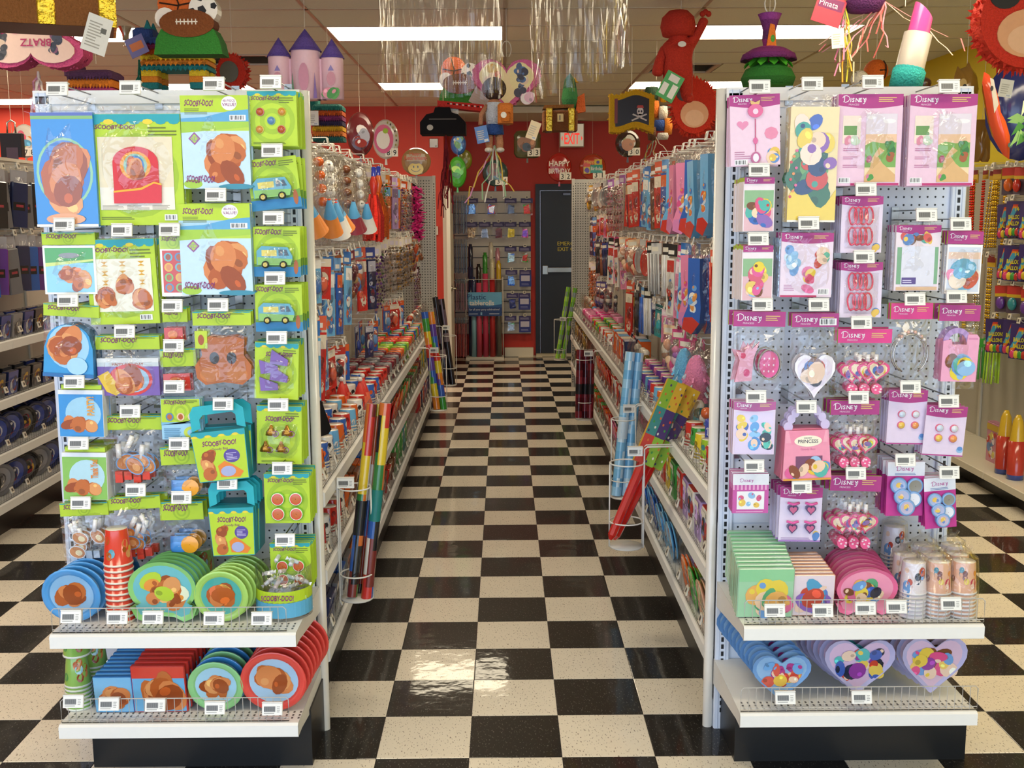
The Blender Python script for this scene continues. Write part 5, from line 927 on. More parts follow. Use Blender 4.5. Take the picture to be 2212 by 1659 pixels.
p = P(440, 1290, .11); cup_pack(cg.data, 'second wrapped green cup pack near the pegboard behind the speckled plates', p.x, .12, ZLU+.002, 6, .095, 0)
# lower pink shelf: heart plates
for q, (x0, y0, x1, y1, n, rim, face, cols, lab, sh, stp, Yf) in enumerate([
    (1618, 1422, 1745, 1540, 10, '#6f9fd8', '#8fb8e0', ['#c83a2c', '#d85a4a', '#f0cdb0', '#6fa8e0', '#e8c04a', '#b03a8a'], 'front blue heart plate pack with red print, nearest the corner post', 'small blue heart plate pack', (-.0065, .031, .005), -.13),
    (1770, 1392, 1924, 1535, 6, '#b9b4dc', '#d8b8d8', ['#3f5fb4', '#1f2740', '#c8402c', '#f0d0b8', '#4fb8b8', '#e8c85a', '#8f3a9a'], 'middle lavender heart plate pack with blue and red print', 'middle lavender heart plate pack', (-.009, .036, -.001), -.10),
    (1934, 1388, 2078, 1535, 6, '#b9b4dc', '#dcbcd4', ['#e8c84a', '#7a4a2c', '#f0c86a', '#6fa0d8', '#e0508a', '#f0d0b8', '#8f3a9a'], 'outer lavender heart plate pack with yellow and pink print', 'outer lavender heart plate pack', (-.008, .036, -.001), -.10)]):
    x, w_, h_ = fp(x0, y0, x1, y1, Yf)
    row(plate_mesh('heart_plate_pack', w_/2, rim, face, cols, 250+q, '#7fa0c8', shape=list(reversed(plump(w_, h_, 30))), nb=22, k=.2), None, 'plates', lab, sh, n, (x, Yf-.02, ZRL+.004), stp, -.14)
# ---------------------------------------------------------------- hanging goods along both aisle faces
CW = {'orange': '#e0641e', 'red': '#cf2f24', 'maroon': '#6e1f2c', 'blue': '#2f62b8', 'sky blue': '#6fb4e0', 'navy': '#232c54', 'pink': '#e889b0', 'hot pink': '#e0308a', 'white': '#e9e4da', 'silver': '#a9a8a6', 'gold': '#b8902c', 'purple': '#6a3a98', 'green': '#3f9a3c', 'lime': '#9fc832', 'brown': '#7a4526', 'black': '#1c1b1e', 'yellow': '#e6c52c', 'teal': '#2f8f94', 'grey': '#77767a', 'lilac': '#b79ad0', 'peach': '#e8b090', 'cream': '#e6d8b4'}
def alt(c, k=3): return {'orange': ['#e88a3a', '#6fb4e0', '#c94a1a'], 'red': ['#e86a4a', '#f0e2c8', '#8a1f1a'], 'blue': ['#6fa8e0', '#e0642a', '#f0ece0'], 'sky blue': ['#3f7fc8', '#f4f2ea', '#e06a3a'], 'pink': ['#d8508c', '#f6dbe6', '#b070c0'], 'white': ['#2a2a2c', '#c93a30', '#5a8ac8'], 'maroon': ['#8f3040', '#c9a060', '#4a1420'], 'lime': ['#e0402c', '#e8cf3a', '#3f8f8a'], 'black': ['#55555a', '#c9a03c', '#8a2a3a'], 'navy': ['#3f4f9a', '#c9c9d4', '#8a2030']}.get(c, [shade(CW[c], 1.25), shade(CW[c], .7), '#efe6d4'])
def a_cone(t, c):
    ball = {'orange': '#e0641e', 'white': '#efece4', 'maroon': '#7a4526'}.get(c, CW[c])
    for k in range(4):
        s = MB().sphere((0, 0, 0), .024, ball, 10, 8, (1, 1, .86 if c != 'white' else 1))
        if c == 'white':
            for q in range(5): a = q*1.26; s.add([(.0245*math.cos(a+u)*math.cos(v), -abs(.0245*math.sin(a+u)*math.cos(v)), .0245*math.sin(v)) for u, v in [(-.25, .2), (.25, .2), (.3, .5), (-.3, .5)]], [(0, 1, 2, 3)], '#1c1c20')
        s.build('ball', 'gloss', t, (-.045+.008*k, -.02, .36-.056*k))
    MB().lathe([(.052, 0), (.05, .004), (.03, .08), (.008, .165), (.0005, .17)], [alt(c)[0], alt(c)[0], '#5aa8dc', alt(c)[2], alt(c)[0]] if c != 'white' else ['#e9e6de', '#e9e6de', '#5aa8dc', '#cf3a2a', '#e9e6de'], 14).build('party_hat', 'card', t, (.03, -.03, .06), (.2, -.5, 0))
    pillow(MB(), .17, .42, .06, '#ffffff', 301, 5, 7, .004).build('clear_bag', 'film', t)
def a_card(t, c):
    b = MB().box(-.06, .06, -.004, 0, 0, .18, CW[c]); y = -.0044; a = alt(c); b.rect(-.06, .145, .06, .18, y, a[1]); lines(b, -.05, .155, .03, .17, y-.0003, 2, '#ffffff', 1); blobs(b, -.05, .015, .05, .135, y-.0004, a+[CW[c], '#f2ead8'], 9, len(c)*7, .26); b.build('backing_card', 'card', t)
    MB().sphere((0, 0, 0), .026, a[0], 10, 7, (1, .5, 1.2)).build('favour', 'gloss', t, (.005, -.014, .07)); pillow(MB(), .1, .12, .03, '#ffffff', 303, 4, 4, .002).build('blister', 'film', t, (0, -.002, .015))
def a_strip(t, c):
    b = MB().box(-.036, .036, -.012, -.002, .03, .32, CW[c]); a = alt(c)
    b.rect(-.034, .25, .034, .31, -.0124, a[1]); blobs(b, -.032, .04, .032, .24, -.0126, a+[CW[c], shade(CW[c], .7)], 12, len(c)*13, .3)
    b.build('folded_streamer', 'card', t); MB().box(-.042, .042, -.004, .0, .33, .39, a[0]).rect(-.038, .34, .02, .36, -.0044, '#f4f0e6').build('header_card', 'card', t); pillow(MB(), .084, .34, .026, '#ffffff', 305, 3, 6, .003).build('clear_bag', 'film', t)
def a_sock(t, c):
    a = alt(c); o = [(-.035, .33), (.035, .33), (.04, .2), (.05, .12), (.045, .05), (.0, .0), (-.06, .02), (-.06, .06), (-.03, .12)]
    b = MB().prism(o, -.045, -.005, CW[c], shade(CW[c], .8)).prism([(-.06, .02), (0, 0), (.045, .05), (.0, .075), (-.05, .07)], -.047, -.045, '#c93a30' if c != 'pink' else '#d884b8'); blobs(b, -.025, .09, .032, .22, -.0456, ['#d8e2ea', a[2], a[0], '#e0944c', '#c8d8e8'], 9, 7, .34)
    b.build('stocking_pack', 'gloss', t); pillow(MB(), .13, .38, .055, '#ffffff', 307, 4, 6, .004).build('clear_bag', 'film', t)
def a_bag(t, c):
    a = alt(c); R = random.Random(len(c)+3)
    for k in range(5): MB().sphere((0, 0, 0), .03, ([CW[c]]+a)[k % 4], 9, 6, (1, .6, R.uniform(.7, 1.3))).build('favour', 'gloss', t, (R.uniform(-.035, .035), -.02, .035+.026*k))
    MB().box(-.065, .065, -.004, 0, .19, .24, a[0]).rect(-.055, .2, .03, .225, -.0044, '#f2ecdc').build('header_card', 'card', t); pillow(MB(), .13, .2, .05, '#ffffff', 309, 5, 5, .005).build('clear_bag', 'film', t)
def a_foil(t, c):
    R = random.Random(4)
    for k in range(3):
        b = MB()
        for q in range(16):
            z = .02+.02*q; x = (k-1)*.028+R.uniform(-.006, .006); s = R.uniform(.009, .016); b.poly([(x, z), (x+s, z+s*.6), (x, z+s*1.4), (x-s, z+s*.6)], -.01-R.uniform(0, .02), [CW[c], shade(CW[c], 1.4), shade(CW[c], .6)][q % 3])
        b.build('foil_garland', 'tinsel', t)
    MB().box(-.05, .05, -.004, 0, .34, .40, alt(c)[2]).rect(-.04, .35, .03, .38, -.0044, '#e9e2f0').build('header_card', 'card', t); pillow(MB(), .105, .35, .04, '#ffffff', 311, 4, 6, .003).build('clear_bag', 'film', t)
def a_fringe(t, c):
    R = random.Random(6); b = MB()
    for k in range(60): a = R.uniform(0, 2*PI); r0, r1 = R.uniform(.01, .03), R.uniform(.05, .1); b.tube([(r0*math.cos(a), -.05+r0*.6*math.sin(a), .26), (r1*.9*math.cos(a), -.05+r1*.5*math.sin(a), .14), (r1*math.cos(a), -.05+r1*.5*math.sin(a), R.uniform(0, .04))], .009, [CW[c], shade(CW[c], 1.25), shade(CW[c], .75)][k % 3], 3)
    b.build('paper_fringe', 'crepe', t); MB().lathe([(.012, .25), (.02, .29), (.026, .32), (.014, .36), (.014, .41), (.001, .415)], [CW[c], CW[c], CW[c], '#2f3fb0', '#2f3fb0'], 10, (0, -.05, 0)).build('top_tie', 'gloss', t)
def a_bundle(t, c):
    b = MB().lathe([(.001, 0), (.05, .004), (.058, .05), (.058, .28), (.05, .32), (.012, .38), (.006, .40)], [CW[c], CW[c], shade(CW[c], 1.15), CW[c], shade(CW[c], .8), '#cfc4c0'], 12, (0, -.06, 0), smooth=True); b.build('wrapped_roll', 'gloss', t)
    MB().box(-.04, .04, -.012, -.008, .38, .46, '#232c54').rect(-.04, .38, .04, .39, -.0124, '#e6c52c').build('header_card', 'card', t); pillow(MB(), .13, .38, .13, '#ffffff', 313, 4, 6, .005).build('clear_bag', 'film', t)
def a_boa(t, c):
    R = random.Random(8); b = MB()
    for k in range(200):
        q = k/200; x, z = .03*math.sin(q*14), .44*(1-q); a = R.uniform(0, 2*PI); e = R.uniform(-.6, .6); L_ = R.uniform(.05, .085)
        b.tube([(x, -.05, z), (x+L_*math.cos(a), -.05+L_*math.sin(a), z+L_*e)], .014, [CW[c], shade(CW[c], 1.15), shade(CW[c], .7), '#2a1420'][0 if k % 9 else 3], 3, r2=.002)
    b.build('feather_strand', 'feather', t); MB().tube([(0, -.02, .47), (.01, -.05, .45), (-.01, -.05, .42)], .006, '#2a1420', 5).build('tie', 'matte', t)
def a_disc(t, c):
    MB().lathe([(.001, 0), (.06, 0), (.075, -.012), (.078, -.012), (.062, .004), (.001, .005)], CW[c], 18, (0, -.012, .1), 'y').build('plate', 'gloss', t); MB().box(-.05, .05, -.004, 0, .19, .23, alt(c)[0]).build('header_card', 'card', t); pillow(MB(), .16, .2, .04, '#ffffff', 315, 4, 4, .004).build('clear_bag', 'film', t)
def a_blades(t, c):
    for k in range(4): MB().tube([(-.03+.02*k, -.012, .02), (-.03+.02*k, -.012, .1), (-.03+.02*k, -.014, .24)], .006, [CW[c], shade(CW[c], 1.3)][k % 2], 6).build('straw', 'gloss', t)
    MB().box(-.045, .045, -.005, 0, .24, .30, alt(c)[0]).rect(-.04, .255, .02, .28, -.0054, '#f0ead8').build('header_card', 'card', t); pillow(MB(), .09, .25, .026, '#ffffff', 317, 3, 5, .003).build('clear_bag', 'film', t)
def a_thank(t, c):
    b = MB().box(-.07, .07, -.02, 0, 0, .2, '#cf4024'); y = -.0204; b.rect(-.07, 0, .07, .07, y, '#9fc832').rect(-.07, .07, 0, .12, y, '#e6c52c').rect(0, .07, .07, .12, y, '#2f8f94').rect(-.07, .12, .07, .2, y, '#cf4024')
    b.text('Thank', -.052, .14, .034, y-.0006, '#f4efe4').text('You', .012, .082, .026, y-.0006, '#f4efe4'); b.ell(-.035, .095, .022, .018, y-.0006, '#5a3a8a', 9)
    for k in range(8): b.ell(-.06+.016*k, .02+.03*(k % 2), .007, .007, y-.0006, ['#e0402c', '#e6c52c'][k % 2], 7)
    b.build('note_card', 'card', t); MB().box(-.07, .07, -.006, 0, .203, .25, '#3fae3a').text('Thank', -.02, .22, .012, -.0066, '#d8f0c8').build('header_card', 'card', t)
def a_plume(t, c):
    R = random.Random(12); b = MB()
    b.sphere((0, -.055, .15), .075, CW[c], 14, 10, (.85, .6, 1.6))
    for k in range(70): a, z = R.uniform(0, 2*PI), R.uniform(.03, .27); r = .07*math.sin(PI*z/.3); b.tube([(r*.7*math.cos(a), -.055+r*.5*math.sin(a), z), (r*1.15*math.cos(a), -.055+r*.8*math.sin(a), z-.03)], .006, [CW[c], shade(CW[c], 1.2), '#d9eef6'][k % 3], 3)
    b.build('tulle_bundle', 'crepe', t); pillow(MB(), .2, .3, .11, '#ffffff', 319, 6, 7, .008).build('clear_bag', 'film', t); pass
KIND = {'cone': (a_cone, 'bagged party hat and balls', 'party_hat_pack', .42, 'party hats'), 'card': (a_card, 'carded favour', 'favour_card', .18, 'favour'), 'strip': (a_strip, 'folded streamer pack', 'streamer_pack', .39, 'streamer'), 'sock': (a_sock, 'stocking shaped pack', 'stocking_pack', .38, 'party favour'), 'bag': (a_bag, 'bag of small favours', 'favour_bag', .24, 'favours'),
        'foil': (a_foil, 'foil garland pack', 'garland_pack', .40, 'garland'), 'fringe': (a_fringe, 'paper pompom', 'paper_pompom', .415, 'pompom'), 'bundle': (a_bundle, 'wrapped table skirt', 'table_skirt_pack', .46, 'table skirt'), 'boa': (a_boa, 'feather boa', 'feather_boa', .47, 'boa'), 'disc': (a_disc, 'bagged round plate', 'bagged_plate', .23, 'plate'), 'straw': (a_blades, 'straw pack', 'straw_pack', .30, 'straws'), 'thank': (a_thank, 'thank you card pack', 'thank_you_pack', .25, 'cards'), 'plume': (a_plume, 'tulle bundle in clear bag', 'tulle_bundle_pack', .30, 'decoration')}
_proto = {}
def hang(kind, col, label, x, y, ztop, face, lean=0.):
    fn, word, name, h, cat = KIND[kind]; k = (kind, col)
    loc = (x, y, ztop-h); rot = (0, lean, face)
    if k in _proto: return copy_tree(_proto[k], label, loc, rot, word+'s along the aisles')
    t = thing(name, label, cat, loc, rot, word+'s along the aisles'); fn(t, col); _proto[k] = t; return t
ROWW = ['top peg row', 'second peg row', 'third peg row', 'fourth peg row', 'lowest peg row']
def pegs(s, xb, side, zones, ystart, yend, step, seed, zmin=.93):
    R = random.Random(seed); y = ystart; ci = 0; face = PI/2*s
    while y < yend:
        zone = [z for z in zones if z[0] <= y][-1]; rows = zone[1]; zt = 2.055
        rows = list(rows)+[rows[-1]]*4
        for ri, (kind, cols) in enumerate(rows):
            if ri > 4 or zt-KIND[kind][3] < zmin-(.03 if ri < 3 and zmin < 1 else 0): break
            c = cols[(ci+(ri if ri > 2 else 0)) % len(cols)]; h = KIND[kind][3]; L_ = .245+R.uniform(-.02, .02); xt = xb+s*(L_+.02); yy = y+R.uniform(-.015, .015); z = zt+R.uniform(-.012, .012)
            where = ROWW[min(ri, 4)]+', '+nth(ci)+' column from '+side+' end'
            peg_hook('white wire peg hook, '+where, xb+s*.001, yy, z, L_, face, small=True)
            hang(kind, c, c+' '+KIND[kind][1]+', '+where, xt-s*.03, yy, z-.012, face-s*R.uniform(.15, .7), R.uniform(-.09, .09))
            if kind not in ('plume', 'boa', 'fringe', 'cone', 'bundle'):
                cc = hang(kind, c, c+' '+KIND[kind][1]+' at the back, '+where, xt-s*.10, yy+R.uniform(-.006, .006), z-.012, face)
                for ch in list(cc.children):
                    if ch.name.split('.')[0] in ('clear_bag', 'blister'): bpy.data.objects.remove(ch)
            zt -= h+.045
        y += step; ci += 1
LZ = [(0, [('cone', ['orange', 'orange']), ('card', ['blue', 'sky blue', 'red']), ('strip', ['sky blue', 'red']), ('card', ['orange', 'blue', 'red'])]),
      (1.5, [('cone', ['white', 'white', 'orange']), ('strip', ['blue', 'sky blue']), ('card', ['red', 'white', 'blue'])]),
      (2.15, [('cone', ['maroon', 'maroon', 'white']), ('bag', ['brown', 'maroon', 'blue']), ('bundle', ['red', 'maroon', 'red'])]),
      (2.8, [('fringe', ['orange', 'red']), ('strip', ['red', 'navy', 'blue']), ('card', ['navy', 'blue', 'green'])]),
      (3.25, [('foil', ['purple', 'lilac', 'green']), ('foil', ['gold', 'green', 'purple']), ('straw', ['blue', 'red'])]),
      (4.0, [('strip', ['orange', 'maroon', 'lilac']), ('foil', ['gold', 'silver']), ('card', ['blue', 'red', 'white'])]),
      (4.9, [('foil', ['orange', 'silver', 'purple']), ('foil', ['gold', 'silver', 'black']), ('straw', ['yellow', 'sky blue', 'white'])]),
      (5.95, [('boa', ['hot pink']), ('bag', ['orange', 'maroon']), ('foil', ['maroon', 'silver'])]),
      (6.2, [('strip', ['silver', 'black']), ('bag', ['orange', 'brown']), ('foil', ['maroon', 'silver', 'purple'])])]
pegs(1, -.60, 'lime', LZ, 1.0, 6.6, .205, 401)
RZ = [(0, [('strip', ['red', 'sky blue', 'white']), ('straw', ['navy', 'red', 'sky blue']), ('card', ['lime', 'red']), ('thank', ['lime'])]),
      (1.0, [('sock', ['sky blue', 'blue']), ('straw', ['red', 'silver']), ('strip', ['silver', 'white']), ]),
      (1.22, [('sock', ['sky blue', 'blue', 'sky blue']), ('sock', ['pink', 'blue']), ('plume', ['sky blue', 'pink'])]),
      (1.75, [('sock', ['pink', 'sky blue', 'pink']), ('strip', ['pink', 'white', 'sky blue']), ('bag', ['pink', 'peach', 'pink'])]),
      (2.3, [('strip', ['red', 'brown', 'blue']), ('straw', ['white', 'silver']), ('card', ['teal', 'navy', 'pink']), ('card', ['red', 'orange'])]),
      (2.9, [('strip', ['sky blue', 'blue', 'sky blue']), ('disc', ['silver', 'red']), ('straw', ['blue', 'black', 'white']), ('bag', ['lime', 'red'])]),
      (3.7, [('strip', ['red', 'maroon', 'red']), ('bag', ['red', 'orange', 'peach']), ('strip', ['red', 'orange', 'black'])]),
      (4.6, [('foil', ['pink', 'silver', 'red']), ('strip', ['pink', 'white']), ('straw', ['black', 'green', 'red'])]),
      (5.6, [('disc', ['silver', 'white', 'grey']), ('card', ['pink', 'red']), ('straw', ['navy', 'brown', 'black']), ('bag', ['grey', 'navy'])]),
      (6.6, [('bag', ['gold', 'silver']), ('strip', ['navy', 'black', 'blue']), ('foil', ['gold', 'silver', 'gold'])])]
pegs(-1, 1.53, 'pink', RZ, .75, 7.6, .215, 402)
# ---------------------------------------------------------------- goods standing on the aisle shelves
def s_cups(t, c):
    a = alt(c); b = MB().lathe([(.0005, .11), (.034, .11), (.035, .107), (.041, .012), (.043, .01), (.043, 0), (.001, 0)], ['#efe6d6', CW[c], CW[c], '#efe6d6', '#efe6d6', CW[c]], 14); R = random.Random(len(c))
    for k in range(14):
        u = R.uniform(0, 2*PI); z = R.uniform(.025, .095); rr = .041-.006*z/.11+.0006; s_ = .011; b.add([(rr*math.cos(u+s_/rr*math.cos(q)), rr*math.sin(u+s_/rr*math.cos(q)), z+s_*1.1*math.sin(q)) for q in [0, 1.05, 2.1, 3.14, 4.2, 5.24]], [tuple(range(6))], a[k % 3])
    b.build('paper_cup', 'gloss', t); MB().lathe([(.044, -.012), (.044, 0)], '#efe6d6', 14).lathe([(.044, -.0), (.044, .0005)], '#efe6d6', 14) if 0 else None
    b = MB()
    for q in range(4): b.lathe([(.0405, .012*q+.006), (.0445-.0002*q, .012*q+.004), (.0445-.0002*q, .012*q), (.041, .012*q)], ['#efe6d6', '#efe6d6', CW[c]], 14)
    b.build('cup_rim', 'gloss', t)
def s_hat(t, c): MB().lathe([(.055, 0), (.054, .004), (.03, .09), (.004, .165), (.0005, .166)], [CW[c], alt(c)[0], CW[c], alt(c)[1]], 16).build('cone', 'card', t); MB().sphere((0, 0, .168), .012, '#e9e4da', 8, 6).build('tip', 'matte', t)
def s_roll(t, c): MB().lathe([(.001, 0), (.042, 0), (.045, .004), (.045, .10), (.040, .106), (.012, .108), (.010, .100), (.001, .1)], [CW[c], CW[c], CW[c], shade(CW[c], 1.2), shade(CW[c], 1.1), shade(CW[c], .5), shade(CW[c], .5)], 14).build('crepe_roll', 'gloss', t); MB().lathe([(.0455, .03), (.0455, .055)], '#efe8da', 14).build('paper_band', 'card', t)
def s_plate(t, c):
    o = plate_mesh('plate', .085, CW[c], alt(c)[0], alt(c)+[CW[c]], len(c)*3, nb=8, n=20); o.parent = t; o.rotation_euler = (.16, 0, 0); q = o.copy(); COL.objects.link(q); q.location = (0, .016, 0)
def s_napkin(t, c): o = napkin(.125, .135, .02, CW[c], alt(c)[0], alt(c)+[CW[c]], len(c)*5); o.parent = t; o.rotation_euler = (.14, 0, 0); q = o.copy(); COL.objects.link(q); q.location = (.002, .023, 0)
def s_box(t, c): b = MB().cbox(-.06, .06, 0, .07, 0, .15, CW[c]); blobs(b, -.055, .02, .055, .13, -.0004, alt(c), 8, len(c)*11, .3); b.rect(-.055, .12, .03, .14, -.003, '#f0e9da'); b.build('carton', 'card', t); MB().box(-.058, .058, .002, .068, .15, .153, alt(c)[1]).build('lid_flap', 'card', t)
def s_pouch(t, c):
    R = random.Random(len(c))
    for k in range(4): MB().sphere((R.uniform(-.03, .03), .04, .033+.028*k), .032, ([CW[c]]+alt(c))[k], 9, 6, (1, .8, .8)).build('favour', 'gloss', t)
    pillow(MB(), .13, .17, .03, '#ffffff', 331, 4, 4, .006).build('clear_bag', 'film', t)
SK = {'cups': (s_cups, 'paper cup pack', 'cup_pack', 'cups'), 'hat': (s_hat, 'party cone hat', 'cone_hat', 'party hat'), 'roll': (s_roll, 'crepe streamer roll', 'crepe_roll', 'streamer'), 'plate': (s_plate, 'round plate pack', 'plate_pack', 'plates'), 'napkin': (s_napkin, 'napkin pack', 'napkin_pack', 'napkins'), 'box': (s_box, 'small favour carton', 'favour_carton', 'carton'), 'pouch': (s_pouch, 'pouch of favours', 'favour_pouch', 'favours')}
_sp = {}
def stand(kind, col, label, x, y, z, face):
    fn, word, name, cat = SK[kind]; k = (kind, col); loc = (x, y, z+(.008 if kind == 'pouch' else .0015)); rot = (0, 0, face)
    if k in _sp: return copy_tree(_sp[k], label, loc, rot, word+'s on the aisle shelves')
    t = thing(name, label, cat, loc, rot, word+'s on the aisle shelves'); fn(t, col); _sp[k] = t; return t
def shelfrow(s, xl, side, lvl, z, zones, y0, y1, step, depths, seed):
    R = random.Random(seed); face = PI/2*s; y = y0; i = 0
    while y < y1:
        zone = [q for q in zones if q[0] <= y][-1]; kind, cols, dep = zone[1], zone[2], zone[3]
        for d in range(dep):
            c = cols[(i+d*2+(i//3)) % len(cols)]
            stand(kind, c, c+' '+SK[kind][1]+', '+lvl+' shelf '+['front', 'second', 'third'][d]+' row, '+side+' side, '+nth(i)+' from end display', xl-s*(depths[d]+R.uniform(-.004, .006)+(.036 if kind in ('cups', 'roll', 'hat') and depths[0] < .03 else .034 if kind == 'pouch' else 0)), y+R.uniform(-.008, .008), z, face)
        y += step if kind in ('cups', 'roll', 'hat') else max(step, .155); i += 1
DU = [.056, .15, .245]
shelfrow(1, -.196, 'lime', 'upper', .828, [(0, 'cups', ['orange', 'blue', 'white', 'red', 'sky blue'], 3), (1.7, 'hat', ['red', 'blue'], 2), (1.95, 'cups', ['red', 'white', 'blue'], 3), (2.4, 'cups', ['red', 'sky blue'], 2), (2.7, 'roll', ['maroon', 'maroon', 'grey', 'grey'], 3), (3.3, 'roll', ['orange', 'orange', 'maroon'], 3), (3.6, 'roll', ['lime', 'green', 'lime'], 3), (3.95, 'roll', ['red', 'orange'], 3), (4.3, 'cups', ['green', 'orange', 'blue', 'red'], 3), (5.2, 'pouch', ['orange', 'silver', 'red', 'black'], 1)], .46, 6.6, .118, DU, 501)
ML = [(0, 'cups', ['red', 'white'], 2), (.95, 'napkin', ['orange', 'blue', 'brown'], 1), (2.0, 'box', ['black', 'navy', 'grey'], 1), (2.7, 'plate', ['red', 'orange', 'green'], 1), (3.8, 'napkin', ['green', 'orange', 'maroon'], 1), (4.8, 'box', ['teal', 'red', 'yellow'], 1), (5.8, 'pouch', ['grey', 'purple', 'red'], 1)]
BL = [(0, 'napkin', ['navy', 'grey', 'blue'], 1), (1.0, 'plate', ['orange', 'brown', 'orange'], 1), (2.1, 'napkin', ['brown', 'red'], 1), (2.9, 'box', ['green', 'green', 'teal'], 1), (3.8, 'pouch', ['lime', 'red', 'orange'], 1), (4.8, 'box', ['purple', 'navy', 'red'], 1)]
shelfrow(1, -.196, 'lime', 'middle', .553, ML, .46, 6.6, .12, [.022, .12], 502); shelfrow(1, -.196, 'lime', 'base', .272, BL, .46, 6.6, .12, [.022, .12], 503)
shelfrow(-1, 1.128, 'pink', 'upper', .828, [(0, 'cups', ['red', 'lime', 'yellow', 'red', 'green'], 3), (1.0, 'pouch', ['sky blue', 'red', 'teal'], 2), (1.35, 'cups', ['red', 'orange', 'sky blue', 'sky blue'], 3), (2.0, 'cups', ['sky blue', 'pink', 'purple'], 3), (2.5, 'cups', ['pink', 'pink', 'purple'], 3), (2.95, 'pouch', ['silver', 'gold', 'peach'], 1), (3.4, 'box', ['red', 'orange', 'navy'], 2), (4.1, 'cups', ['red', 'orange', 'white'], 2), (4.9, 'cups', ['green', 'lime', 'red'], 2), (5.6, 'roll', ['pink', 'pink', 'hot pink'], 3), (6.6, 'pouch', ['gold', 'brown', 'orange'], 1)], .46, 7.6, .118, DU, 504)
shelfrow(-1, 1.128, 'pink', 'middle', .553, [(0, 'box', ['white', 'lilac', 'white'], 1), (.95, 'box', ['yellow', 'red', 'green', 'pink'], 1), (1.6, 'pouch', ['red', 'yellow', 'blue'], 1), (2.3, 'pouch', ['pink', 'lilac'], 1), (3.0, 'box', ['red', 'white', 'red'], 1), (3.9, 'plate', ['red', 'orange'], 1), (4.9, 'pouch', ['green', 'red', 'brown'], 1), (6.0, 'box', ['brown', 'gold', 'black'], 1)], .46, 7.6, .12, [.022, .12], 505)
shelfrow(-1, 1.128, 'pink', 'base', .272, [(0, 'plate', ['peach', 'green', 'orange'], 1), (.85, 'pouch', ['yellow', 'lime', 'purple'], 1), (1.15, 'plate', ['sky blue', 'blue', 'sky blue'], 1), (2.1, 'pouch', ['pink', 'red', 'lilac'], 1), (3.0, 'plate', ['pink', 'red'], 1), (4.0, 'napkin', ['red', 'green', 'orange'], 1), (5.4, 'box', ['green', 'black', 'red'], 1)], .46, 7.6, .12, [.022, .12], 506)

# two odd pieces leaning on the upper shelves by the corner posts
t = thing('napkin_pack', 'blue pack with white name lettering leaning by the pink display post', 'napkins', (1.215, .60, .836), (.2, .25, -PI/2+.5)); b = MB().cbox(-.08, .08, 0, .02, 0, .16, '#4a55b0'); script_word(b, -.065, .10, .034, -.0006, '#f0eef4'); blobs(b, -.07, .01, .07, .08, -.0006, ['#e0b04a', '#d87a4a', '#e8c87a'], 7, 3, .3); b.build('printed_pack', 'card', t); MB().box(-.08, .08, .021, .024, 0, .15, '#e0b04a').build('rear_leaf', 'card', t)
t = thing('black_card', 'plain black card leaning across the cups by the lime display post', 'card', (-.27, .66, .90), (0, -.5, 1.2)); MB().box(-.11, .11, -.002, .002, 0, .14, '#141316').build('sheet', 'matte', t)
# ---------------------------------------------------------------- party figures and fringes hung from the ceiling
def hung(name, label, cat, x0, y0, x1, y1, Y, rot=0., cord=True, group=None, cx=None):
    "a thing filling the photograph's box at depth Y: returns root, width, height; z=0 at its foot"
    a, d = P(x0, y1, Y), P(x1, y0, Y); t = thing(name, label, cat, ((a.x+d.x)/2, Y, a.z), (0, 0, rot), group); w_, h_ = d.x-a.x, d.z-a.z
    if cord and a.z+h_ < ZC-.02: MB().tube([(cx or 0, 0, h_*.97), (cx or 0, 0, ZC-a.z)], .0016, '#d8d0bc', 4).build('hanging_cord', 'matte', t)
    return t, w_, h_
def spikes(b, o, y0, y1, L_, cols, seed, n=1, wd=.02):
    R = random.Random(seed); m = len(o); cx = sum(p[0] for p in o)/m; cz = sum(p[1] for p in o)/m
    for k in range(m):
        for q in range(n):
            u = R.random(); a, c = o[k], o[(k+1) % m]; x, z = a[0]+(c[0]-a[0])*u, a[1]+(c[1]-a[1])*u; dx, dz = x-cx, z-cz; L0 = math.hypot(dx, dz) or 1
            l = L_*R.uniform(.5, 1.2); y = R.uniform(y0, y1); tx, tz = -dz/L0*wd, dx/L0*wd
            b.add([(x-tx, y, z-tz), (x+tx, y, z+tz), (x+dx/L0*l+R.uniform(-.3, .3)*l, y+R.uniform(-.02, .02), z+dz/L0*l)], [(0, 1, 2)], cols[R.randrange(len(cols))])
def streamers(t, x, z, n, L_, cols, seed, sp=.05, name='ribbon', w_=.004):
    R = random.Random(seed)
    for k in range(n):
        b = MB(); px, py, pz = x, 0, z; pts = [(px, py, pz)]; dx = R.uniform(-sp, sp); curl = R.uniform(.5, 1.5)
        for q in range(1, 8): u = q/7; pts.append((x+dx*u*1.6+math.sin(u*7*curl+k)*.02*u, R.uniform(-.02, .02), z-L_*R.uniform(.75, 1.05)*u))
        for p, r in zip(pts, pts[1:]): b.add([(p[0]-w_, p[1], p[2]), (p[0]+w_, p[1]+w_, p[2]), (r[0]+w_, r[1]+w_, r[2]), (r[0]-w_, r[1], r[2])], [(0, 1, 2, 3)], cols[k % len(cols)])
        b.build(name, 'matte', t)
def hangtag(t, x, z, w, h, col='#ece4d2', rot=0., y=-.02, name='paper_tag'):
    b = MB().box(-w/2, w/2, -.001, .001, 0, h, col); lines(b, -w*.38, h*.2, w*.3, h*.8, -.0014, 5, '#b9b09c', 3); barcode(b, w*.1, h*.05, w*.42, h*.18, -.0016); o = b.build(name, 'card', t, (x, y, z), (0, rot, 0)); return o
CRW = 'crepe'
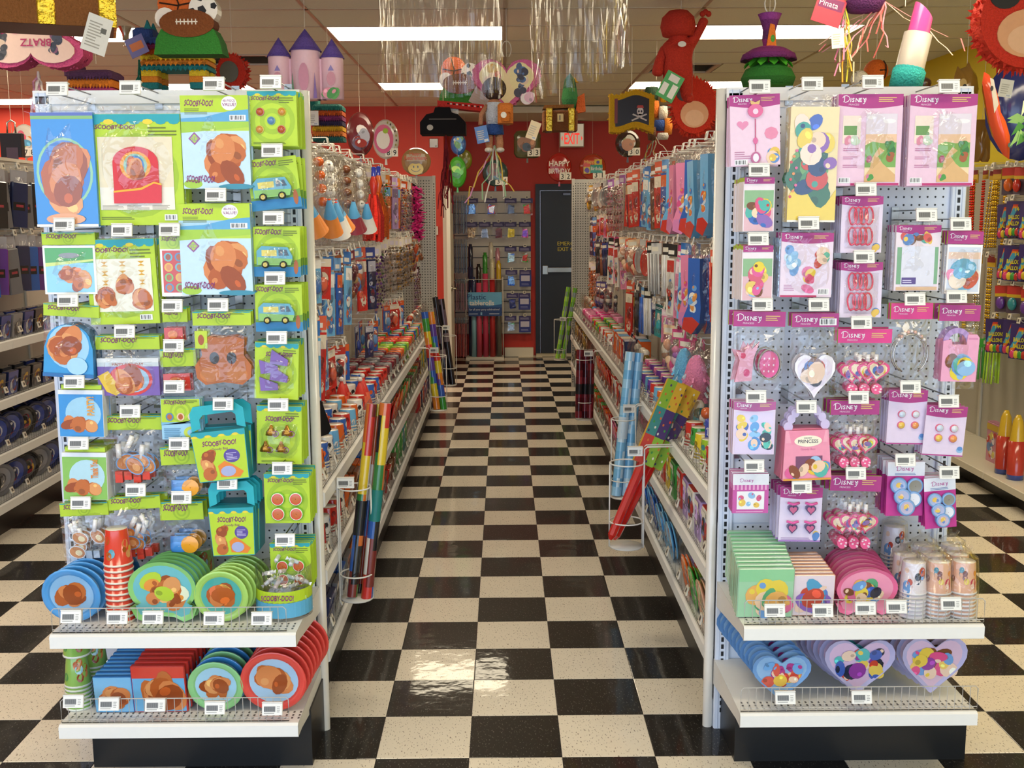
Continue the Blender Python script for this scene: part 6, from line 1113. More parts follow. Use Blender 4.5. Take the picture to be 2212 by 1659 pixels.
# clear plastic fringe valances
def valance(label, px0, px1, ytop, ybots, Y, seed, drift):
    a, d = P(px0, 200, Y), P(px1, 200, Y); r = (d.x-a.x)/2; t = thing('clear_fringe', label, 'decoration', ((a.x+d.x)/2, Y, 2.0)); R = random.Random(seed)
    zt = ZC-.03-2.0; MB().tube([(r*math.cos(q*PI/16), r*math.sin(q*PI/16)*.5, zt) for q in range(32)], .004, '#d9d6cc', 5, True).build('ring', 'paint', t)
    MB().tube([(0, 0, zt), (0, 0, ZC-2.0)], .002, '#d8d0bc', 4).tube([(-r, 0, zt), (r, 0, zt)], .003, '#d9d6cc', 5).build('hanging_bar', 'paint', t)
    b = MB(); n = 58
    for k in range(n):
        u = 2*PI*(k+R.uniform(-.3, .3))/n; x, y = r*math.cos(u), r*.5*math.sin(u); f = (x/r+1)/2; zb = P(px0, ybots[0]+(ybots[1]-ybots[0])*f, Y).z-2.0+R.uniform(-.012, .012); w_ = 2*PI*r/n*.62; tx, ty = -math.sin(u)*w_, .5*math.cos(u)*w_
        m = 5; vv = []
        for q in range(m+1): z = zt+(zb-zt)*q/m; s = drift*q/m*R.uniform(-1, 1); vv += [(x-tx+s, y-ty+s*.6, z), (x+tx+s, y+ty-s*.4, z)]
        b.add(vv, [(2*q, 2*q+1, 2*q+3, 2*q+2) for q in range(m)], '#ffffff')
    stuff(b.build('strip', 'clear_strip', t))
valance('clear plastic fringe ring hanging nearer the lime display', 822, 1085, 0, (196, 206), 1.25, 601, .012)
valance('clear plastic fringe ring hanging nearer the pink display', 1150, 1354, 0, (218, 140), 1.25, 602, .02)
# heart figure over the aisle
t, w_, h_ = hung('heart_pinata', 'pink rimmed heart party figure hanging over the middle of the aisle', 'pinata', 1021, 118, 1168, 246, 3.6)
H = heart(w_, h_, 34); b = MB().prism(H, -.06, .06, '#dc6f9c', '#c9557f', True); spikes(b, H, -.06, .06, .012, ['#e88ab0', '#d0608c'], 1, 3, .008); b.build('crepe_rim', CRW, t)
b = MB().prism([(x*.8, z*.8+h_*.1) for x, z in H], -.066, -.06, '#f2d9a0'); y = -.0664
b.ell(-w_*.2, h_*.62, w_*.16, h_*.24, y, '#f4e6b0', 18).ell(w_*.2, h_*.6, w_*.16, h_*.25, y, '#efdc9c', 18); blobs(b, -w_*.32, h_*.34, -w_*.08, h_*.84, y-.0004, ['#e0a848', '#e8c070', '#f0d0b0', '#d8604a'], 16, 2, .24); blobs(b, w_*.1, h_*.2, w_*.32, h_*.82, y-.0004, ['#3a3040', '#4a5a7a', '#2f2a3a', '#e8c8a8', '#4a6a9a'], 18, 3, .24); blobs(b, w_*.2, h_*.12, w_*.4, h_*.36, y-.002, ['#f2e6e2', '#e8b8c8'], 6, 4, .4); b.build('picture_front', 'card', t)
MB().tube([(.03*math.cos(q*PI/6), 0, h_*.95+.05+.05*math.sin(q*PI/6)) for q in range(-2, 9)], .003, '#c9c2b0', 5).build('hanging_loop', 'paint', t)
# backpack doll figure
t, w_, h_ = hung('doll_pinata', 'brown haired doll party figure with orange backpack hanging before the heart', 'pinata', 1030, 165, 1106, 330, 3.2)
MB().sphere((0, 0, h_*.84), w_*.34, '#3a2620', 14, 10, (1, 1, .95)).build('hair', CRW, t)
MB().lathe([(w_*.12, h_*.70), (w_*.2, h_*.66), (w_*.24, h_*.5), (w_*.22, h_*.36), (w_*.001, h_*.35)], ['#b07a58', '#b9bec6', '#b9bec6', '#4f86b4'], 12).build('shirt', CRW, t)
MB().lathe([(.001, h_*.38), (w_*.24, h_*.37), (w_*.27, h_*.24), (w_*.001, h_*.23)], '#2b4a86', 12).build('shorts', CRW, t)
for s in (-1, 1):
    MB().tube([(s*w_*.12, 0, h_*.25), (s*w_*.15, -.02, h_*.12), (s*w_*.14, -.03, h_*.05)], w_*.1, '#b07a58', 8).build('leg', CRW, t); MB().sphere((s*w_*.16, -.045, h_*.03), w_*.12, '#d9d2c4', 10, 6, (1, 1.5, .6)).build('shoe', CRW, t)
    MB().tube([(s*w_*.2, 0, h_*.62), (s*w_*.36, -.02, h_*.5), (s*w_*.38, -.04, h_*.36)], w_*.07, '#b07a58', 8).build('arm', CRW, t)
b = MB().cbox(.02, w_*.52, -.16, -.05, h_*.36, h_*.62, '#c9722c', .012).cbox(.04, w_*.46, -.18, -.16, h_*.38, h_*.5, '#b8641f', .01); b.ell(w_*.26, h_*.46, w_*.08, h_*.04, -.1804, '#e8e2d4'); b.build('backpack', CRW, t)
hangtag(t, -w_*.3, h_*.12, w_*.34, h_*.22, '#4f7ab8', -.2, -.08); hangtag(t, w_*1.0, h_*.17, w_*.3, h_*.24, '#e6d0a4', .35, -.05)
streamers(t, 0, h_*.1, 7, .34, ['#d8d2c4', '#c9a84a', '#8fb08a', '#c98ab0'], 5, .1)
# ball and field figure behind the fringe
t, w_, h_ = hung('sports_pinata', 'sports ball party figure on green base behind the clear fringe', 'pinata', 948, 122, 1040, 232, 4.4)
def balls(t, w, h, green='#3c8a34', foot=True, asp=1.):
    MB().prism(oval(w*.58, h*.52, 22, -w*.14, h*.72), -.05, .05, '#d8692c', '#b8521e').tube([(-w*.4, -.052, h*.74), (-w*.14, -.052, h*.7), (w*.12, -.052, h*.75)], .004, '#3a2418', 4).tube([(-w*.2, -.052, h*.96), (-w*.12, -.052, h*.72), (-w*.18, -.052, h*.48)], .004, '#3a2418', 4).build('orange_ball', CRW, t)
    b = MB().prism(oval(w*.42, h*.42, 20, w*.24, h*.64), -.065, .02, '#ece8de', '#c9c4b8'); b.ell(w*.22, h*.62, w*.07, h*.08, -.0654, '#1c1c1e', 5)
    for k in range(4): b.ell(w*.24+w*.16*math.cos(k*1.5+.3), h*.64+h*.16*math.sin(k*1.5+.3), w*.05, h*.05, -.0654, '#1c1c1e', 5)
    b.build('black_and_white_ball', 'card', t); MB().prism(oval(w*.3, h*.3, 16, -w*.32, h*.52), -.06, .02, '#ece4d8', '#c9b9ac').build('white_ball', 'card', t)
    b = MB().prism(oval(w*.8, h*.4, 22, .0, h*.44), -.075, .03, '#7a4420', '#5f3216').rect(-w*.16, h*.45, w*.16, h*.47, -.0754, '#e9e2d4')
    for k in range(6): b.rect(-w*.15+w*.055*k, h*.42, -w*.135+w*.055*k, h*.5, -.0756, '#e9e2d4')
    b.build('brown_ball', CRW, t); b = MB().prism([(-w*.5, 0), (w*.5, 0), (w*.46, h*.2), (w*.38, h*.36), (-w*.38, h*.36), (-w*.46, h*.22)], -.07, .07, green, shade(green, .8)); b.build('green_base', CRW, t)
balls(t, w_, h_); hangtag(t, w_*.42, -h_*.02, w_*.5, h_*.42, '#b9b4aa', .5, -.12)
# black hood with checkered red figure and foil streamers
t, w_, h_ = hung('car_pinata', 'black and red car party figure with checkered band and white tag', 'pinata', 910, 222, 1006, 292, 4.0)
MB().prism([(-w_*.5, 0), (w_*.5, 0), (w_*.5, h_*.36), (w_*.34, h_*.6), (w_*.2, h_*.66), (w_*.16, h_*.82), (-w_*.16, h_*.82), (-w_*.2, h_*.66), (-w_*.36, h_*.6), (-w_*.5, h_*.36)], -.1, .1, '#131214', '#0e0d0f').ell(-w_*.28, h_*.2, w_*.07, h_*.09, -.1004, '#b8b2a4', 14).rect(-w_*.3, h_*.44, w_*.3, h_*.47, -.1004, '#6a6660').build('black_body', 'matte', t)
b = MB().prism([(-w_*.12, h_*.86), (w_*.9, h_*.70), (w_*.95, h_*.78), (w_*.9, h_*.92), (-w_*.12, h_*1.05)], -.06, .06, '#c9342a')
for k in range(12): b.poly([(w_*(.1+.066*k), h_*(.93-.01*k)), (w_*(.133+.066*k), h_*(.925-.01*k)), (w_*(.133+.066*k), h_*(.97-.01*k)), (w_*(.1+.066*k), h_*(.975-.01*k))], -.0606, ['#141414', '#ece6da'][k % 2])
b.build('red_band', CRW, t); hangtag(t, w_*.24, h_*.5, w_*.2, h_*.34); streamers(t, w_*.05, 0, 14, .52, ['#6a1a24', '#8a2430', '#4a1218'], 9, .03, 'foil_strand', .003)
# treasure chest
t, w_, h_ = hung('treasure_chest', 'small open brown treasure chest with gold straps and number one plate', 'pinata', 1172, 230, 1246, 284, 4.6)
b = MB().cbox(-w_*.5, w_*.5, -.1, .1, 0, h_*.8, '#7a4a26', .01); b.build('chest_box', CRW, t); MB().box(-w_*.46, w_*.46, -.09, .09, h_*.8, h_*.81, '#120d0a').build('dark_inside', 'dark', t)
for x in (-.32, .32): MB().cbox((x-.09)*w_, (x+.09)*w_, -.112, .112, -.004, h_*.9, '#b8962c', .006).build('gold_strap', 'foil', t)
b = MB().cbox(-w_*.09, w_*.09, -.108, -.1, h_*.34, h_*.66, '#e0c98a', .003); b.text('1', -w_*.03, h_*.4, h_*.2, -.1084, '#1a1a1a', bold=.02); b.build('number_plate', 'card', t)
MB().prism([(-w_*.5, h_*.9), (w_*.4, h_*.95), (w_*.42, h_*1.08), (-w_*.45, h_*1.05)], -.02, .1, '#8a5a2c').build('lid', CRW, t)
t, w_, h_ = hung('parrot_pinata', 'dark green bird party figure perched above the treasure chest', 'pinata', 1200, 158, 1262, 246, 4.9)
MB().lathe([(.001, 0), (w_*.2, h_*.1), (w_*.3, h_*.35), (w_*.24, h_*.62), (w_*.18, h_*.85), (.001, h_*1.0)], ['#2a5a3a', '#2f6a3c', '#3a7a44', '#2a5a3a', '#2f6a5a'], 12).build('body', CRW, t); MB().prism([(w_*.2, 0), (w_*.55, h_*.05), (w_*.5, h_*.5), (w_*.25, h_*.4)], -.03, .03, '#c9602c').build('wing', CRW, t); MB().prism([(w_*.1, h_*.8), (w_*.3, h_*.76), (w_*.16, h_*.9)], -.015, .015, '#e0a83a').build('beak', CRW, t)
# skull flag with yellow frame
t, w_, h_ = hung('flag_pinata', 'black skull flag party figure with wavy yellow fringe border', 'pinata', 1316, 196, 1412, 288, 4.3)
wav = lambda x, z: (x*w_, (z+.06*math.sin(x*7+1))*h_)
o = [wav(-.5+k/10, 0.06) for k in range(11)]+[wav(.5-k/10, .94) for k in range(11)]
b = MB().prism(o, -.05, .05, '#d0a21c', '#b88a14'); spikes(b, o, -.05, .05, .014, ['#e0b830', '#c8981a'], 3, 4, .008); b.build('yellow_border', CRW, t)
b = MB().poly([wav(-.38+k*.076, .2) for k in range(11)]+[wav(.38-k*.076, .82) for k in range(11)], -.0506, '#15131a').rect(-w_*.40, h_*.22, -w_*.33, h_*.8, -.051, '#7a2a2c'); sx, sz = .18*w_, h_*.5
b.ell(sx, sz, w_*.075, h_*.1, -.0512, '#d6d0c4', 14).rect(sx-w_*.04, sz-h_*.14, sx+w_*.04, sz-h_*.06, -.0512, '#d6d0c4').ell(sx-w_*.03, sz, w_*.02, h_*.028, -.0516, '#15131a', 8).ell(sx+w_*.03, sz, w_*.02, h_*.028, -.0516, '#15131a', 8).poly([(sx-w_*.08, sz+h_*.08), (sx+w_*.08, sz+h_*.08), (sx+w_*.06, sz+h_*.14), (sx-w_*.06, sz+h_*.14)], -.0518, '#b83a2c')
b.poly([(sx-w_*.2, sz-h_*.2), (sx-w_*.18, sz-h_*.23), (sx+w_*.16, sz-h_*.08), (sx+w_*.14, sz-h_*.05)], -.0511, '#c9c2b4').poly([(sx+w_*.16, sz-h_*.2), (sx+w_*.14, sz-h_*.23), (sx-w_*.18, sz-h_*.08), (sx-w_*.16, sz-h_*.05)], -.0511, '#c9c2b4'); b.build('skull_flag', 'card', t)
# jumble figure with orange and green blocks beside the flag
t, w_, h_ = hung('clown_pinata', 'orange, green and blue patchwork party figure beside the skull flag', 'pinata', 1384, 168, 1450, 322, 4.9)
for k, (x, z, sx_, sz_, c) in enumerate([(-.15, .78, .5, .2, '#2f4a34'), (.25, .8, .3, .3, '#c9a31c'), (-.1, .55, .4, .26, '#cf6a24'), (.2, .5, .34, .2, '#d8d0c0'), (.1, .32, .44, .16, '#2f4a8a'), (.35, .3, .3, .24, '#cf7a2a'), (-.2, .2, .3, .2, '#5a3a24'), (.15, .16, .4, .1, '#b9b2a8')]): MB().lathe([(.001, -sz_*h_/2), (sx_*w_*.42, -sz_*h_*.45), (sx_*w_*.5, 0), (sx_*w_*.42, sz_*h_*.45), (.001, sz_*h_/2)], c, 10).build('crepe_block', CRW, t, (x*w_, -.02*k, z*h_))
streamers(t, .0, h_*.18, 6, .2, ['#a8a090', '#7a8a7a', '#c9b05a'], 12, .08)
# red furry figure
t, w_, h_ = hung('red_figure_pinata', 'faceless red paper party figure with one arm raised and green tag', 'pinata', 1404, 18, 1536, 224, 3.4)
def skin(name, pts, rad, edges, mk, col, t):
    me = bpy.data.meshes.new(name); me.from_pydata(pts, edges, []); o = obj(name, me, t); m = o.modifiers.new('s', 'SKIN'); sd = o.modifiers.new('u', 'SUBSURF'); sd.levels = sd.render_levels = 2
    for v, r in zip(me.skin_vertices[0].data, rad): v.radius = (r, r)
    me.skin_vertices[0].data[0].use_root = True; dg = bpy.context.evaluated_depsgraph_get(); m2 = bpy.data.meshes.new_from_object(o.evaluated_get(dg)); o.modifiers.clear(); o.data = m2; m2.name = name
    ca = m2.color_attributes.new('Col', 'FLOAT_COLOR', 'CORNER'); ca.data.foreach_set('color', lin(col)*len(m2.loops)); m2.materials.clear(); m2.materials.append(_mats[mk])
    for p in m2.polygons: p.use_smooth = True
    return o
W, H = w_, h_
pts = [(-W*.06, 0, H*.36), (-W*.06, 0, H*.48), (-W*.06, 0, H*.6), (-W*.04, 0, H*.68), (-W*.03, 0, H*.82), (-W*.24, 0, H*.58), (-W*.36, -.02, H*.42), (-W*.40, -.03, H*.28), (W*.16, 0, H*.62), (W*.30, -.02, H*.76), (W*.40, -.02, H*.90), (-W*.16, 0, H*.24), (-W*.18, 0, H*.06), (W*.10, 0, H*.24), (W*.12, 0, H*.06), (W*.18, -.05, H*.03), (-W*.14, -.05, H*.03)]
rad = [W*.24, W*.26, W*.22, W*.12, W*.2, W*.12, W*.1, W*.11, W*.11, W*.08, W*.09, W*.14, W*.1, W*.14, W*.1, W*.09, W*.09]
skin('body', pts, rad, [(0, 1), (1, 2), (2, 3), (3, 4), (2, 5), (5, 6), (6, 7), (2, 8), (8, 9), (9, 10), (0, 11), (11, 12), (0, 13), (13, 14), (14, 15), (12, 16)], CRW, '#b8301f', t)
MB().lathe([(.001, 0), (W*.26, H*.01), (W*.3, H*.1), (W*.27, H*.2), (W*.16, H*.27), (.001, H*.285)], '#b8301f', 16, (-W*.05, -.01, H*.70)).build('head', CRW, t)
MB().ell(-W*.02, H*.6, W*.07, H*.03, -W*.29, '#d8d0c4', 12).build('collar_patch', 'card', t)
for s in (-1, 1, 0): MB().sphere((W*.40+s*W*.05, -.02, H*.955-abs(s)*H*.02), W*.05, '#b8301f', 8, 6).build('finger', CRW, t)
streamers(t, -W*.02, H*.46, 6, .16, ['#d8c9b0', '#c9a84a', '#e0862c', '#8a9ab0'], 14, .05); b = MB().box(-.055, .055, -.002, .002, 0, .16, '#3f9a4a').rect(-.03, .11, .03, .15, -.0024, '#d8d2c8').rect(-.045, .02, -.01, .09, -.0024, '#e0dcd0').rect(.01, .02, .045, .1, -.0024, '#e0dcd0'); b.build('green_tag', 'card', t, (-W*.34, -.16, H*.02), (0, .5, 0))
# round red fringed disc figures (plain peach faces left blank)
def red_disc(label, x0, y0, x1, y1, Y, seed, cord=True):
    t, w_, h_ = hung('fringed_disc', label, 'pinata', x0, y0, x1, y1, Y, cord=cord); o = oval(w_*.92, h_*.94, 28, 0, h_*.5)
    b = MB().prism(o, -.05, .05, '#cf3420', '#b82a18'); spikes(b, o, -.05, .05, .03, ['#e0462c', '#c02c1a', '#d83a24'], seed, 6, .008); b.build('fringe_rim', CRW, t)
    b = MB().prism(oval(w_*.6, h_*.46, 24, 0, h_*.36), -.056, -.05, '#e0a070'); b.ell(0, h_*.3, w_*.2, h_*.14, -.0564, '#e8b488', 18); b.build('peach_panel', 'card', t); MB().prism(oval(w_*.3, h_*.26, 20, -w_*.24, h_*.72), -.054, -.05, '#221d1c').build('dark_patch', 'card', t)
    MB().prism(oval(w_*.24, h_*.3, 20, w_*.26, h_*.66), -.054, -.05, '#221d1c').build('dark_patch', 'card', t) if 0 else None
    return t, w_, h_
red_disc('round red fringed party figure behind the pink display post', 1446, 168, 1549, 294, 3.9, 21)
# dress figure
t, w_, h_ = hung('dress_pinata', 'purple and green dress party figure over the pink display', 'pinata', 1600, 24, 1722, 186, 2.6)
MB().lathe([(w_*.10, h_*.52), (w_*.13, h_*.62), (w_*.12, h_*.74), (w_*.17, h_*.88), (w_*.22, h_*.96), (w_*.12, h_*.98)], ['#8a2a6a', '#5a2a5a', '#6a2a6a', '#8a3a8a', '#7a3a8a'], 12).build('bodice', CRW, t)
b = MB().prism([(-w_*.08, h_*.52), (w_*.1, h_*.52), (w_*.06, h_*.8), (-w_*.02, h_*.82)], -w_*.16, -w_*.13, '#d8742c').ell(w_*.03, h_*.62, w_*.04, h_*.05, -w_*.163, '#4f9a3c', 10); b.build('front_panel', CRW, t)
b = MB().lathe([(w_*.1, h_*.54), (w_*.3, h_*.5), (w_*.48, h_*.42), (w_*.52, h_*.34), (w_*.44, h_*.38), (w_*.1, h_*.46)], ['#a83a8a', '#7a2a6a', '#6a2464', '#4a1a4a'], 14); b.build('purple_peplum', CRW, t)
R = random.Random(3)
for k in range(12): a = 2*PI*k/12; MB().add([(w_*.2*math.cos(a-.22), w_*.2*math.sin(a-.22), h_*.42), (w_*.2*math.cos(a+.22), w_*.2*math.sin(a+.22), h_*.42), (w_*.42*math.cos(a+.2), w_*.42*math.sin(a+.2), h_*.3), (w_*.46*math.cos(a), w_*.46*math.sin(a), h_*.24), (w_*.42*math.cos(a-.2), w_*.42*math.sin(a-.2), h_*.3)], [(0, 1, 2, 3, 4)], ['#4fae2c', '#3f9a24'][k % 2]).build('green_petal', 'matte', t)
b = MB().lathe([(w_*.2, h_*.3), (w_*.42, h_*.22), (w_*.5, h_*.1), (w_*.46, 0), (.001, .0)], ['#2f7a2c', '#2a6e28', '#235f22'], 16); o = oval(w_*.96, h_*.1, 24, 0, h_*.06); b.build('green_skirt', CRW, t)
MB().tube([(.028*math.cos(q*PI/6), 0, h_*.97+.05+.05*math.sin(q*PI/6)) for q in range(-2, 9)], .004, '#d8d2c4', 6).build('hanging_loop', 'paint', t)
# streamer bundle figure at the ceiling
t, w_, h_ = hung('streamer_pinata', 'yellow and purple party figure trailing pink ribbons at the ceiling', 'pinata', 1820, -60, 1915, 30, 2.0)
b = MB().lathe([(.001, 0), (w_*.36, h_*.05), (w_*.5, h_*.3), (w_*.48, h_*.7), (.001, h_)], ['#6a2a6a', '#5a2a5c', '#b0a04a', '#c9b85a'], 14); b.build('body', CRW, t)
streamers(t, -w_*.45, h_*.2, 9, .34, ['#d8d04a', '#e8a03a', '#e88ab0', '#c9c2a0', '#b09a4a'], 22, .03); streamers(t, w_*.5, h_*.3, 12, .26, ['#e88a90', '#e0a0b0', '#d8706a', '#e8c0b0'], 23, .3)
b = MB().box(-.07, .07, -.002, .002, 0, .13, '#c03a4a').rect(-.06, .07, .06, .12, -.0024, '#7a2a5a').text('Pinata', -.055, .08, .028, -.003, '#f0e4e0'); b.build('printed_tag', 'card', t, (-w_*.95, -.02, -.05), (0, .3, 0)); hangtag(t, -w_*.6, -.16, .06, .09, '#d8d2cc', -.1)
# lipstick figure
t, w_, h_ = hung('lipstick_pinata', 'giant pink lipstick party figure with silver tube and teal base', 'pinata', 1912, 8, 2010, 192, 1.9, cx=-.02)
tl = obj('tilt', None, t) if 0 else None
def slant(b): b.T = Matrix.Translation((-w_*.02, 0, 0)) @ Matrix.Rotation(.20, 4, 'Y'); return b
R1 = w_*.30
slant(MB()).lathe([(.001, h_*.0), (R1*1.28, 0), (R1*1.3, h_*.22), (R1*1.1, h_*.26)], ['#1f8a8a', '#2a9a96', '#1f8a8a'], 18).build('teal_base', CRW, t); slant(MB()).lathe([(R1*1.12, h_*.2), (R1*1.1, h_*.66), (R1*.98, h_*.67)], ['#a39d95', '#958f87'], 20).build('silver_tube', 'paint', t)
b = slant(MB()); n = 18; rr = R1*.86
ring0 = [(rr*math.cos(2*PI*k/n), rr*math.sin(2*PI*k/n), h_*.66) for k in range(n)]; ring1 = [(rr*.95*math.cos(2*PI*k/n), rr*.95*math.sin(2*PI*k/n), h_*(.93-.09*math.cos(2*PI*k/n)*1)) for k in range(n)]
b.add(ring0+ring1, [(k, (k+1) % n, n+(k+1) % n, n+k) for k in range(n)], '#d84a94', True); b.add(ring1, [tuple(range(n))], '#f0b8d0'); b.build('pink_bullet', 'gloss', t)
# small ball figures and foil animals over the pink display
t, w_, h_ = hung('ball_pinata', 'orange round ball party figure behind the lipstick', 'pinata', 1866, 128, 1918, 182, 3.4); MB().sphere((0, 0, h_/2), h_/2, '#c9601f', 16, 10).tube([(0, -h_*.51, h_*.5), (w_*.3, -h_*.42, h_*.52), (w_*.5, 0, h_*.55)], .004, '#2a1a12', 4).tube([(h_*.35*math.cos(q)*.6+.01, -h_*.46, h_*.5+h_*.42*math.sin(q)) for q in (-1.2, -.6, 0, .6, 1.2)], .004, '#2a1a12', 4).build('ball', CRW, t)
t, w_, h_ = hung('soccer_pinata', 'black and white ball party figure low behind the top edge', 'pinata', 1834, 152, 1880, 192, 3.1); b = MB().sphere((0, 0, h_/2), h_/2, '#d8d0c0', 16, 10)
for k in range(6): a, e = k*1.05-2.6, [.5, -.4][k % 2]; b.add([(h_*.505*math.cos(a+u)*math.cos(e+v), h_*.505*math.sin(a+u)*math.cos(e+v), h_/2+h_*.505*math.sin(e+v)) for u, v in [(-.3, -.2), (.3, -.2), (.35, .15), (0, .35), (-.35, .15)]], [(0, 1, 2, 3, 4)], '#17171a')
b.build('ball', CRW, t)
def foilshape(name, label, cat, x0, y0, x1, y1, Y, o, col, th, parts=(), mk='gloss', cord=True):
    t, w_, h_ = hung(name, label, cat, x0, y0, x1, y1, Y, cord=cord); pts = [(x*w_, z*h_) for x, z in o]; n = len(pts); cx = sum(p[0] for p in pts)/n; cz = sum(p[1] for p in pts)/n; b = MB()
    for s in (-1, 1):
        vv = [(x, 0, z) for x, z in pts]+[((x-cx)*.8+cx, s*th*.7, (z-cz)*.8+cz) for x, z in pts]+[((x-cx)*.45+cx, s*th, (z-cz)*.45+cz) for x, z in pts]
        q = [(k, (k+1) % n, n+(k+1) % n, n+k) for k in range(n)]+[(n+k, n+(k+1) % n, 2*n+(k+1) % n, 2*n+k) for k in range(n)]+[tuple(range(2*n, 3*n))]
        b.add(vv, q if s < 0 else [tuple(reversed(f)) for f in q], col, True)
    b.build('foil_body', mk, t)
    for nm, fn in parts: pb = MB(); fn(pb, w_, h_, -th); pb.build(nm, 'card', t)
    return t, w_, h_
foilshape('bear_balloon', 'tan foil bear balloon peeking above the outer corner of the pink display', 'balloon', 2052, 132, 2118, 300, 3.3, [(-.4, .62), (-.5, .72), (-.44, .84), (-.36, .94), (-.26, .9), (-.05, .93), (.05, 1), (.16, .92), (.36, .84), (.46, .66), (.4, .4), (.46, .2), (.4, .02), (.1, 0), (-.1, .08), (-.2, 0), (-.4, .04), (-.34, .3)], '#8a6428', .07, [('muzzle', lambda b, w, h, y: b.ell(-w*.3, h*.7, w*.14, h*.06, y-.002, '#b99a5a', 14).ell(-w*.24, h*.66, w*.08, h*.03, y-.004, '#1a1512', 10))])
foilshape('bear_balloon', 'small dark brown foil balloon beside the lipstick base', 'balloon', 1976, 166, 2012, 196, 3.3, oval(1, 1, 14, 0, .5), '#4a2a22', .05)
foilshape('leg_balloon', 'tan foil balloon legs below the bear at the outer corner', 'balloon', 2100, 258, 2140, 350, 3.6, [(-.5, 0), (-.1, 0), (0, .3), (.1, 0), (.5, 0), (.45, .8), (.3, 1), (-.4, 1)], '#9a7030', .06)
foilshape('fish_balloon', 'orange and silver long foil fish balloon beside the pink display', 'balloon', 2112, 155, 2192, 345, 2.4, [(-.46, 1), (-.3, .97), (-.1, .8), (.05, .55), (.3, .4), (.48, .2), (.5, 0), (.3, .05), (.0, .22), (-.2, .42), (-.36, .66), (-.5, .88)], '#cf4a2a', .05, [('silver_side', lambda b, w, h, y: b.poly([(-w*.4, h*.92), (-w*.28, h*.9), (-w*.08, h*.62), (-w*.2, h*.52)], y-.002, '#b9b4ac').ell(-w*.33, h*.8, w*.05, h*.03, y-.004, '#2a2a34', 10).ell(w*.36, h*.16, w*.08, h*.03, y-.002, '#3a5a5a', 10))])
foilshape('foil_balloon', 'large navy foil balloon at the edge behind the red disc', 'balloon', 2120, 120, 2300, 348, 3.0, oval(1, 1, 20, 0, .5), '#1f2a6a', .12)
t, w_, h_ = hung('leaf_garland', 'green and white tinsel garland hanging at the picture edge', 'garland', 2186, 200, 2240, 305, 1.9); R = random.Random(9)
for k in range(16): a, z = R.uniform(-2.6, -.4), R.uniform(.05, .9)*h_; L_ = R.uniform(.05, .09); MB().add([(0, -.02, z), (math.cos(a)*L_*.5-.012, -.03, z+.02), (math.cos(a)*L_*1.3, -.03, z-R.uniform(0, .06)), (math.cos(a)*L_*.5+.01, -.02, z-.015)], [(0, 1, 2, 3)], ['#3f8a4a', '#8fc07a', '#cfe0c0'][k % 3]).build('leaf', 'gloss', t)
t, w_, h_ = red_disc('large red fringed disc party figure at the upper outer corner', 2092, -70, 2330, 158, 1.2, 31); hangtag(t, -w_*.16, -h_*.24, .055, .07, '#e0dac8', .15, -.02)
# ---- left group
t, w_, h_ = hung('treasure_chest', 'large brown treasure chest with gold bands at the upper corner', 'pinata', -60, -120, 226, 64, 1.0, rot=.35, cord=False)
MB().cbox(-w_*.5, w_*.5, -.13, .13, 0, h_, '#8a5426', .01).build('chest_box', CRW, t); MB().quad((-w_*.5, -.13, -.001), (-w_*.5, .13, -.001), (w_*.5, .13, -.001), (w_*.5, -.13, -.001), '#4a2a1a').build('chest_bottom', 'card', t)
for x in (-.46, .05, .46): MB().cbox((x-.06)*w_, (x+.06)*w_, -.136, .136, .0, h_*.99, '#c9a82c', .004).build('gold_band', 'foil', t)
MB().tube([(0, 0, h_), (0, 0, max(h_+.01, ZC-t.location.z))], .002, '#d8d0bc', 4).build('hanging_cord', 'matte', t)
b = MB().box(-.045, .045, -.001, .001, 0, .14, '#ece6d8'); lines(b, -.035, .02, .02, .12, -.0014, 9, '#b0a898', 2); b.rect(.01, .08, .03, .1, -.0016, '#6a665e'); b.build('paper_tag', 'card', t, (w_*.34, -.16, -.10), (0, .3, .2))
t, w_, h_ = hung('heart_pinata', 'upside-down pink rimmed heart party figure under the large treasure chest', 'pinata', -30, 30, 186, 164, 1.9)
H = [(x, h_-z) for x, z in heart(w_, h_, 34)]; H.reverse(); b = MB().prism(H, -.06, .06, '#c8507c', '#a83c64', True); spikes(b, H, -.06, .06, .008, ['#d8608c', '#b84470'], 7, 3, .008); b.build('crepe_rim', CRW, t)
b = MB().prism([(x*.84, h_*.5+(z-h_*.5)*.82) for x, z in H], -.066, -.06, '#e0bfae'); y = -.0664; blobs(b, -w_*.34, h_*.2, -w_*.2, h_*.7, y, ['#2f2f34', '#4a4a4e', '#c9b09a', '#3a3a40'], 9, 41, .3); blobs(b, w_*.18, h_*.24, w_*.32, h_*.7, y, ['#2f3444', '#3a3f50', '#d8b09a', '#7a4a6a'], 9, 42, .3); blobs(b, -w_*.4, h_*.62, w_*.36, h_*.86, y, ['#c9b05a', '#6a9a8a', '#e0a0a0', '#d8c9a0'], 7, 43, .4)
b.text('BRATZ', w_*.06, h_*.56, h_*.12, y-.004, '#a82a5c', .1, PI, 'c', .02); b.build('picture_front', 'card', t); streamers(t, 0, .02, 6, .22, ['#d8c9bc', '#c98aa0', '#e0d8d0'], 44, .04)
t, w_, h_ = hung('donkey_pinata', 'striped pink, purple and yellow donkey party figure half hidden behind the lime display', 'pinata', 154, 134, 268, 250, 2.2)
